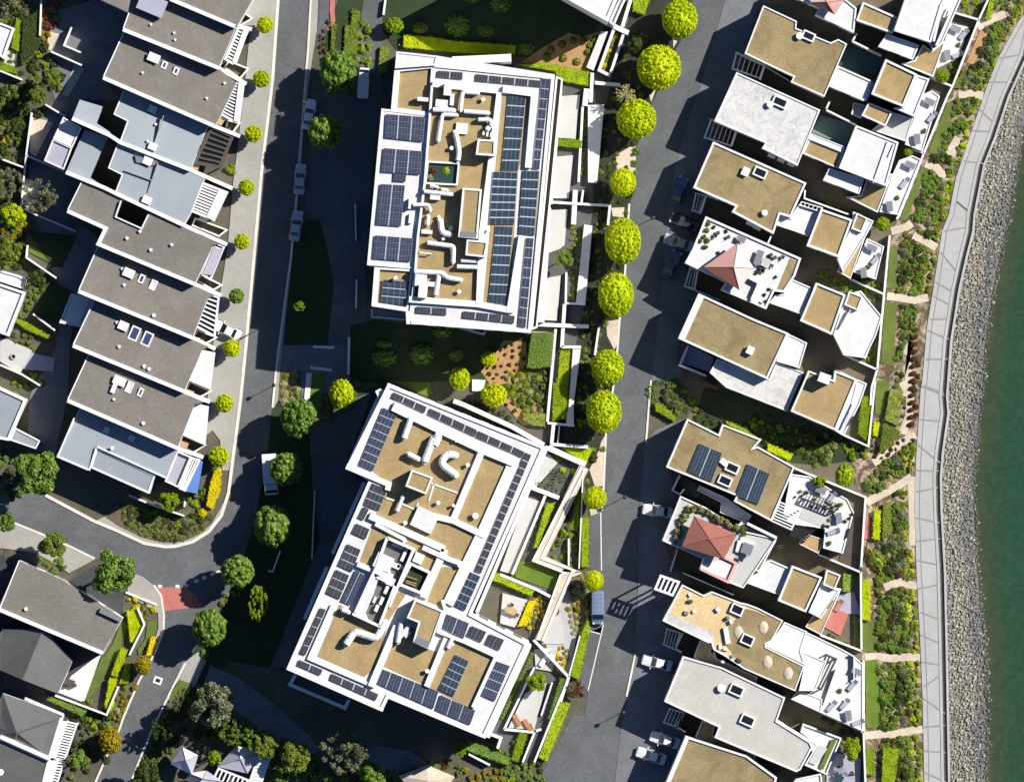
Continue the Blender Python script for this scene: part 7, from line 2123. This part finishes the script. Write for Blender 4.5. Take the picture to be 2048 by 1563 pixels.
scatter(P('f 1190,690 1225,640 1240,560 1252,500 1262,420 1268,400 1275,300 1300,215 1280,200 1250,300 1240,400 1205,560 1195,650'), 34, [('shrub', 'leaf_dark', 2), ('shrub', 'leaf_green', 1), ('shrub', 'leaf_olive', .5)], 6, 11, 'low shrub under the round trees by the lane, upper stretch', 'verge shrubs, upper stretch', seed=18)
scatter(P('f 1170,640 1195,640 1215,690 1235,700 1225,770 1212,870 1205,940 1190,970 1165,960 1190,880 1150,880 1158,700'), 40, [('shrub', 'leaf_dark', 2), ('shrub', 'leaf_green', 2), ('shrub', 'leaf_bright', 1), ('tuft', 'leaf_olive', 1)], 5, 10, 'low shrub under the round trees by the lane, lower stretch', 'verge shrubs, lower stretch', seed=19)
scatter(P('11 1090,0 1260,10 1240,260 1180,160 1080,150'), 20, [('airy', 'leaf_green', 1), ('shrub', 'leaf_dark', 1)], 7, 13, 'shrub by the lane above the small lime hedge', 'lane corner shrubs', seed=20)
scatter(P('11 1270,10 1340,60 1470,180 1420,260 1280,240'), 14, [('shrub', 'leaf_bright', 1), ('shrub', 'leaf_olive', 1), ('airy', 'leaf_green', 1)], 7, 13, 'bush in the corner plot above the solar villa', 'corner plot bushes', seed=21)
scatter(P('11 1440,200 1640,300 1560,390 1420,280'), 14, [('shrub', 'leaf_bronze', 2), ('shrub', 'leaf_dark', 1)], 6, 10, 'plant against the north wall of the solar villa', 'north wall plants', seed=22)
scatter(P('15 20,230 640,420 700,500 560,600 440,590 120,430 0,380'), 34, [('shrub', 'leaf_dark', 3), ('shrub', 'leaf_green', 1)], 7, 13, 'shrub in the shaded garden north of the solar villa', 'shaded garden shrubs', seed=23)
scatter(P('15 460,520 660,460 650,580 520,640'), 10, [('tuft', 'leaf_green', 1), ('shrub', 'leaf_pale', 1)], 7, 11, 'plant in the sun pocket behind the solar villa', 'sun pocket plants', seed=24)
scatter(P('15 720,460 900,470 890,560 740,560'), 9, [('shrub', 'leaf_bright', 1)], 7, 12, 'bush below the thick parapet villa corner', 'corner bushes', seed=25)
# parasol terrace bushes
for i in range(46):
    t = i / 45
    a, b_, c, d = P('I 300,740 420,380 540,230 1270,590')
    q = [a, b_, c, d]
    seg = 0 if t < .3 else (1 if t < .42 else 2)
    lo, hi = ((0, .3), (.3, .42), (.42, 1))[seg]
    k = (t - lo) / (hi - lo)
    p = (q[seg][0] + (q[seg + 1][0] - q[seg][0]) * k + R.uniform(-4.5, 4.5), q[seg][1] + (q[seg + 1][1] - q[seg][1]) * k + R.uniform(-4.5, 4.5))
    shrub(p[0], p[1], R.uniform(5, 8.5), 'leaf_pale' if i % 4 else 'leaf_olive', ('straw coloured' if i % 4 else 'olive green') + ' potted bush round the red parasol', ('straw coloured' if i % 4 else 'olive green') + ' bushes round the red parasol', 'shrub', 'potted_bush', z0=6.3, sq=2.1)
for i, s in enumerate('560,200 530,290 500,390 440,450 550,440 520,540 700,620 1440,680 1300,860 1250,920 1370,1230 1390,1330 1310,1360 1440,1150 1530,970 640,250 820,310'.split()):
    shrub(*P('G ' + s)[0], 4.5 if i > 5 else 6.5, 'leaf_olive' if i < 6 else 'leaf_dark', ('olive bush in the hedge planter' if i < 6 else 'dark potted shrub') + ' of the white roof garden', ('olive' if i < 6 else 'dark') + ' pots of the white roof garden', 'shrub', 'potted_shrub', z0=6.42, sq=1.4)
scatter(P('15 430,760 500,790 760,900 800,960 700,1100 560,1130 600,960 400,900 300,840'), 26, [('shrub', 'leaf_dark', 2), ('tuft', 'leaf_grey', 1)], 3, 5.5, 'potted plant on the solar villa terrace', 'pots on the solar villa terrace', z0=4.7, seed=26, sq=(1.0, 1.5))
scatter(P('14 510,570 760,650 1000,760 960,800 560,680'), 20, [('shrub', 'leaf_green', 1), ('shrub', 'leaf_bright', 1)], 5, 10, 'shrub along the wall between the bright tree villa and the pink parasol villa', 'shrubs between two villas', seed=27)
scatter(P('14 800,600 960,660 1010,700 1000,740 800,640'), 10, [('shrub', 'leaf_bright', 1)], 5, 9, 'bright shrub at the foot of the bright tree villa terrace', 'terrace foot shrubs', seed=28)
scatter(P('14 970,980 1000,1000 960,1260 880,1220'), 14, [('shrub', 'leaf_green', 1), ('shrub', 'leaf_bright', 1)], 4, 8, 'shrub beside the pink mat terrace', 'mat terrace shrubs', seed=29)
scatter(P('14 480,60 780,130 900,200 700,150 500,100'), 12, [('shrub', 'leaf_bright', 1), ('shrub', 'leaf_dark', 1)], 5, 9, 'shrub in the slot north of the bright tree villa', 'slot shrubs', seed=30)
scatter(P('13 1580,30 1680,0 1720,90 1600,120'), 8, [('shrub', 'leaf_bright', 1)], 6, 11, 'bright shrub at the top villa terrace', 'top terrace shrubs', seed=31)
scatter(P('13 1500,430 1590,370 1560,600 1480,620'), 10, [('shrub', 'leaf_bright', 1), ('shrub', 'leaf_green', 1)], 6, 10, 'shrub behind the first whole villa', 'first villa shrubs', seed=32)
scatter(P('16 560,1060 720,1130 830,1230 760,1380 700,1240 600,1150'), 18, [('shrub', 'leaf_bright', 1), ('shrub', 'leaf_dark', 1)], 5, 9, 'shrub in the garden by the lower right patio', 'lower right shrubs', seed=33)
scatter(P('16 610,490 720,540 840,600 820,620 620,530'), 8, [('shrub', 'leaf_gold', 1), ('shrub', 'leaf_dark', 1)], 5, 8, 'shrub below the terracotta patio', 'patio foot shrubs', seed=34)
# the belt along the promenade, bed by bed
AV = [P(s) for s in ('15 960,0 1062,0 1012,272 953,240', '14 1050,420 1118,420 1112,715 1040,715', '14 1010,825 1118,825 1092,1278 1040,1280 990,1250', '13 1480,745 1515,750 1500,900 1560,920 1470,980 1410,1120 1338,1112', '13 1290,1222 1332,1222 14 1270,0 1180,225 1130,215', '16 855,90 925,90 980,622 855,615', '16 875,665 975,665 1012,1172 880,1172', '15 940,60 1162,60 1150,375 1085,480 980,540 930,420', '15 860,885 1075,880 1075,1165 850,1165', '15 890,1200 1045,1240 1045,1410 940,1400', '16 880,1300 1130,1310 1100,1620 870,1620', '15 670,590 805,600 805,775 665,730', '13 1720,215 1775,240 1670,480 1615,460')]
BP = PROMW[:]
def belt(v0, v1, lo, hi):
    """strip of the belt between survey rows v0 and v1, between fractions lo..hi of its width"""
    pts = []
    L = P('13 1775,0 1710,140 1520,620 1480,700 1310,1110 1130,1563 14 1060,330 1020,750 970,1300 15 930,470 f 1690,980 15 880,870 855,1390 16 855,610 875,1200 885,1563')
    L = sorted([(1785, -40)] + L + [(1733, 1610)], key=lambda p: p[1])
    vsx = [v0 + (v1 - v0) * i / 6 for i in range(7)]
    def x(v, f):
        a, c = at_v(L, v), at_v(PROMW, v) - 3
        return a + (c - a) * f
    return [(x(v, hi), v) for v in vsx] + [(x(v, lo), v) for v in vsx[::-1]]
names = ['beside the top villas', 'beside the first whole villa', 'behind the white roofed villa', 'behind the bleached roof villa', 'behind the pink parasol villa', 'behind the thick parapet villa', 'north of the solar villa', 'behind the solar villa', 'behind the red parasol villa', 'behind the sandy roofed villa', 'at the lower right corner']
cuts = [-20, 120, 235, 330, 455, 590, 720, 880, 1000, 1165, 1310, 1590]
for i, nm in enumerate(names):
    H_ = cuts[i + 1] - cuts[i]
    dark = [('shrub', 'leaf_dark', 2.2), ('shrub', 'leaf_green', 2.4), ('shrub', 'leaf_olive', 1.6), ('tuft', 'leaf_grey', .8), ('shrub', 'leaf_bronze', .25), ('tuft', 'leaf_pale', .5)]
    edge = [('shrub', 'leaf_bright', 2), ('shrub', 'leaf_olive', 1), ('shrub', 'leaf_lime', .7)]
    n = int(H_ * .8)
    if 590 <= cuts[i] < 720:
        scatter(belt(cuts[i], cuts[i + 1], .42, .74), int(n * .7), dark, 5, 10, 'plant in the belt ' + nm, 'belt plants ' + nm, AV, .55, seed=60 + i)
        for k in range(14):
            u, v = 1829 - k * .6, 660 + k * 14.5
            shrub(u, v, 9, 'leaf_bronze', 'dark clipped plant in the single row along the promenade', 'single row along the promenade', 'dome', 'clipped_ball', ry=5.5, rot=.35, sq=.9)
    elif cuts[i] == 720:
        scatter(belt(740, 880, .45, .72), 26, dark, 4, 8, 'plant in the belt ' + nm, 'belt plants ' + nm, AV, .8, seed=60 + i)
        scatter(belt(725, 830, .78, .97), 16, [('shrub', 'leaf_bronze', 2), ('shrub', 'leaf_dark', 2)], 5, 9, 'round plant on sand near the promenade ' + nm, 'sand plants ' + nm, AV, 1.15, seed=80 + i)
    else:
        scatter(belt(cuts[i] + 8, cuts[i + 1] - 8, .30, .80), n, dark, 6, 14, 'plant in the belt ' + nm, 'belt plants ' + nm, AV, .5, seed=60 + i)
        scatter(belt(cuts[i] + 6, cuts[i + 1] - 6, .78, .97), int(H_ * .42), edge, 5.5, 10, 'shrub at the promenade edge ' + nm, 'edge shrubs ' + nm, AV, .7, seed=80 + i)
scatter(P('15 900,480 1160,420 1240,430 1240,620 1000,590 930,560'), 30, [('shrub', 'leaf_bronze', 2), ('shrub', 'leaf_dark', 1)], 4, 7, 'brown plant on the sand below the split hedges', 'brown plants on the sand', gap=.95, seed=99)
# planting behind the terraces and at the lower left
scatter(P('1 300,60 400,0 450,10 400,200 330,330 300,300'), 14, [('shrub', 'leaf_gold', 1), ('shrub', 'leaf_red', 1), ('shrub', 'leaf_olive', 1)], 7, 12, 'autumn coloured shrub behind the top terraced house', 'autumn coloured shrubs', gap=.7, seed=35)
scatter(P('1 200,400 330,340 400,450 470,560 440,650 230,620 190,520'), 26, [('shrub', 'leaf_olive', 2), ('shrub', 'leaf_dark', 2), ('shrub', 'leaf_bright', 1)], 7, 13, 'shrub behind the house with two violet skylights', 'shrubs behind the skylight house', gap=.7, seed=36)
scatter(P('1 0,620 190,640 230,760 340,780 330,850 200,830 180,1000 0,1100'), 26, [('shrub', 'leaf_dark', 2), ('shrub', 'leaf_olive', 2), ('shrub', 'leaf_gold', .6)], 7, 14, 'shrub at the left edge beside the zinc annex', 'left edge shrubs', gap=.7, seed=37)
scatter(P('1 0,0 280,0 160,150 120,300 0,170'), 22, [('airy', 'leaf_grey', 2), ('shrub', 'leaf_olive', 1), ('shrub', 'leaf_dark', 1)], 9, 16, 'loose shrub in the top left corner', 'top left shrubs', gap=.7, seed=38)
scatter(P('1 0,1100 180,1140 170,1563 0,1563 2 0,100 150,160 180,0'), 24, [('airy', 'leaf_grey', 3), ('shrub', 'leaf_dark', 1)], 9, 15, 'grey loose shrub at the left edge', 'grey left edge shrubs', gap=.7, seed=39)
scatter(P('2 0,300 190,240 200,420 180,560 0,560'), 20, [('shrub', 'leaf_olive', 2), ('shrub', 'leaf_dark', 1), ('shrub', 'leaf_gold', 1)], 8, 14, 'shrub left of the small square lawn', 'shrubs by the square lawn', gap=.7, seed=40)
scatter(P('2 190,620 340,660 300,760 230,830 120,940 130,860 200,740'), 16, [('shrub', 'leaf_green', 2), ('shrub', 'leaf_olive', 1)], 7, 12, 'shrub beside the white flat roof', 'shrubs by the white flat roof', gap=.7, seed=41)
scatter(P('2 70,1010 220,1040 240,1150 110,1100'), 9, [('shrub', 'leaf_olive', 1), ('tuft', 'leaf_grey', 1)], 6, 10, 'shrub above the cream patio', 'shrubs above the cream patio', seed=42)
scatter(P('2 170,1340 290,1340 320,1410 260,1420 0,1500 150,1480 60,1400'), 10, [('shrub', 'leaf_bright', 1), ('shrub', 'leaf_olive', 1)], 6, 11, 'shrub below the cream patio', 'shrubs below the cream patio', seed=43)
scatter(P('3 0,480 90,520 110,700 170,840 0,840'), 16, [('shrub', 'leaf_dark', 2), ('shrub', 'leaf_green', 1)], 8, 13, 'dark shrub around the large lumpy tree', 'dark shrubs by the lumpy tree', seed=44)
scatter(P('3 870,880 1140,940 1480,1000 1510,930 1440,1080 1330,1100 1150,1040 900,980'), 44, [('shrub', 'leaf_dark', 2), ('shrub', 'leaf_olive', 2), ('tuft', 'leaf_grey', 1), ('shrub', 'leaf_bronze', .6), ('shrub', 'leaf_bright', 1)], 6, 11, 'shrub in the street corner garden', 'corner garden shrubs', gap=.75, seed=45)
scatter(P('3 1340,840 1480,780 1500,880 1440,990 1340,900'), 14, [('shrub', 'leaf_bright', 1), ('shrub', 'leaf_olive', 1)], 6, 11, 'bright shrub beside the yellow hedge', 'shrubs by the yellow hedge', gap=.75, seed=46)
scatter(P('3 280,1290 420,1280 480,1380 360,1400'), 8, [('shrub', 'leaf_bright', 1), ('shrub', 'leaf_green', 1)], 7, 12, 'shrub by the pavement across the side street', 'side street shrubs', seed=47)
scatter(P('4 850,880 960,870 1010,830 880,1080 840,1180 790,1080'), 34, [('tuft', 'leaf_pale', 1), ('shrub', 'leaf_olive', 2), ('shrub', 'leaf_gold', 1)], 5, 9, 'dry plant in the strip between white wall and street', 'dry street strip plants', gap=.75, seed=48)
scatter(P('4 940,230 1060,240 1120,330 1060,390 960,310'), 14, [('shrub', 'leaf_gold', 1), ('shrub', 'leaf_yellow', 1), ('shrub', 'leaf_olive', 1)], 5, 9, 'yellow toned plant at the pavement bend', 'pavement bend plants', seed=49)
scatter(P('4 640,960 800,1070 780,1250 700,1230 560,1150 500,1060'), 22, [('shrub', 'leaf_dark', 2), ('shrub', 'leaf_bright', 1)], 7, 12, 'shrub between the white wall and the golden tree', 'shrubs by the golden tree', seed=50)
scatter(P('4 560,1220 700,1300 780,1400 620,1500 500,1540 510,1400'), 18, [('shrub', 'leaf_dark', 2), ('shrub', 'leaf_olive', 1)], 7, 12, 'shrub beside the slatted white pergola at the bottom left', 'shrubs by the slatted pergola', seed=51)
scatter(P('4 1180,1160 1330,900 1400,870 1380,1100 1250,1350 1100,1563 960,1563'), 40, [('shrub', 'leaf_dark', 3), ('airy', 'leaf_grey', 1)], 8, 14, 'dark plant in the kerb bed by the big grey tree', 'dark kerb bed plants', gap=.75, seed=52)
scatter(P('4 1400,1180 1700,1100 1900,1200 2036,1300 2036,1380 1800,1300 1600,1260 1420,1260'), 40, [('shrub', 'leaf_dark', 2), ('shrub', 'leaf_olive', 2), ('airy', 'leaf_green', 1)], 8, 14, 'shrub between the pavilions and the south block path', 'shrubs by the pavilions', gap=.75, seed=53)
scatter(P('8 80,1200 250,1260 480,1400 560,1500 520,1563 200,1563 100,1400'), 44, [('shrub', 'leaf_olive', 2), ('shrub', 'leaf_green', 2), ('airy', 'leaf_olive', 1)], 8, 14, 'shrub along the shaded path at the bottom', 'shrubs along the shaded path', gap=.72, seed=54)
scatter(P('8 560,1480 900,1480 1100,1500 1060,1580 560,1580'), 30, [('shrub', 'leaf_green', 2), ('shrub', 'leaf_dark', 1), ('airy', 'leaf_grey', 1)], 8, 14, 'shrub at the bottom edge under the pale feathery tree', 'bottom edge shrubs', gap=.72, seed=55)
scatter(P('8 1080,1520 1300,1430 1500,1430 1800,1480 2036,1500 2036,1600 1060,1600'), 44, [('shrub', 'leaf_olive', 2), ('shrub', 'leaf_green', 1), ('shrub', 'leaf_gold', 1), ('shrub', 'leaf_bronze', .6)], 6, 12, 'shrub around the cream roof at the bottom', 'shrubs round the cream roof', gap=.75, seed=56)
scatter(P('8 1800,1290 1900,1380 1960,1200 2036,1150 12 60,1400 140,1430 290,1400 330,1563 0,1563'), 34, [('shrub', 'leaf_green', 2), ('shrub', 'leaf_dark', 1), ('shrub', 'leaf_bright', 1)], 6, 12, 'shrub at the bottom of the lane gardens', 'bottom lane shrubs', gap=.75, seed=57)
scatter(P('7 1560,220 1750,290 1900,390 1870,400 1560,250'), 16, [('shrub', 'leaf_olive', 1), ('shrub', 'leaf_green', 1)], 4, 7, 'small shrub in the planter along the north east edge of the south block', 'north east planter shrubs', seed=58)
scatter(P('7 1480,160 1560,130 1750,200 1950,300 1920,330 1560,170'), 14, [('shrub', 'leaf_dark', 1), ('shrub', 'leaf_pale', .5)], 5, 8, 'dark plant between the white path and the south block', 'path edge plants', seed=59)
scatter(P('f 640,60 662,40 655,110 648,150 640,140'), 12, [('shrub', 'leaf_bronze', 1), ('shrub', 'leaf_dark', 1)], 4, 7, 'brown plant below the red kerb', 'red kerb plants', seed=61)
scatter(P('4 1640,180 1760,130 1740,200 1640,260'), 8, [('shrub', 'leaf_bright', 1), ('shrub', 'leaf_pale', 1)], 5, 8, 'bright plant below the round dark tree', 'plants below the round dark tree', seed=62)
t = empty('garden_pavilion', w3(P('8 1290,1500')[0], 0), 'cream roofed garden pavilion at the bottom edge', 'pavilion')
q = P('8 1080,1520 1290,1438 1490,1525 1400,1640 1200,1640')
b = MB(); c = cen(q)
for i in range(5):
    a_, b2 = q[i], q[(i + 1) % 5]
    b.prism_w([w2(a_, 2.6), w2(b2, 2.6), w2(c, 3.6)], [2.45, 2.45, 3.45], [2.6, 2.6, 3.6])
b.build('roof', 'sandstone', t)
b = MB(); b.prism_w(inset(ccw([w2(p, 2.5) for p in q]), .4), -.1, 2.5); b.build('wall', 'white_wall', t)

for k, (s, n) in enumerate((('f 1205,290 1240,300 1225,420 1200,560 1185,640 1165,640 1180,520 1195,400', 60), ('f 1165,650 1195,650 1200,700 1185,800 1160,880 1150,860', 40), ('f 1240,110 1290,180 1245,290 1205,280 1215,200', 40), ('f 1255,60 1325,70 1300,100 1250,110', 14), ('1 0,60 260,0 300,200 140,640 0,620', 60), ('1 0,640 190,640 200,1100 0,1130', 60), ('1 10,1130 170,1180 160,1560 0,1560', 60), ('2 0,20 170,170 190,400 190,600 0,560', 60), ('4 1180,1160 1380,880 1400,1100 1150,1500 960,1563', 60), ('8 80,1200 480,1400 560,1560 100,1560', 60), ('4 560,1000 780,1080 760,1260 600,1230', 30), ('3 860,890 1130,930 1300,960 1480,1000 1550,960 1480,1090 1330,1160 1200,1170 1060,1140 900,1050', 120), ('15 20,260 640,430 700,560 560,600 120,440', 60), ('10 0,1430 340,1330 330,1563 11 340,230 160,230', 60))):
    scatter(P(s), n, [('shrub', 'leaf_dark', 3), ('shrub', 'leaf_green', 2), ('shrub', 'leaf_olive', 1)], 4, 8, 'ground cover', 'ground cover', gap=.6, seed=200 + k)
settle(285)
# ================================================================ light, camera
w = bpy.data.worlds.new('World'); SC.world = w
w.use_nodes = True
nt = w.node_tree
bg = nt.nodes['Background']
sky = nt.nodes.new('ShaderNodeTexSky')
sky.sky_type = 'NISHITA'
sky.sun_disc = False
EL, AZ = math.radians(40), math.atan2(.886, .465)
sky.sun_elevation = EL
sky.sun_rotation = AZ
sky.air_density = 1.0; sky.dust_density = .4; sky.ozone_density = 10.0
nt.links.new(sky.outputs[0], bg.inputs[0])
bg.inputs[1].default_value = .055
sd = bpy.data.lights.new('sun', 'SUN')
sd.energy = 5.0
sd.angle = math.radians(.5)
sd.color = (1.0, .965, .90)
so = bpy.data.objects.new('sun', sd)
COL.objects.link(so)
d = Vector((-.886 * math.cos(EL), -.465 * math.cos(EL), -math.sin(EL)))
so.rotation_euler = d.to_track_quat('-Z', 'Y').to_euler()
so.location = (60, 40, 80)
cd = bpy.data.cameras.new('camera')
cd.sensor_width = 36
cd.lens = 36 * CAMH / (2048 / S)
cd.clip_start = 10; cd.clip_end = 4000
co = bpy.data.objects.new('camera', cd)
COL.objects.link(co)
co.location = (0, 0, CAMH)
SC.camera = co
SC.render.resolution_x, SC.render.resolution_y = 1024, 781
SC.view_settings.view_transform = 'Standard'
SC.view_settings.look = 'None'
SC.view_settings.exposure = .5
SC.view_settings.gamma = 1
SC.cycles.max_bounces = 5
SC.cycles.diffuse_bounces = 1
SC.cycles.glossy_bounces = 2
SC.cycles.transmission_bounces = 2
SC.cycles.use_denoising = True
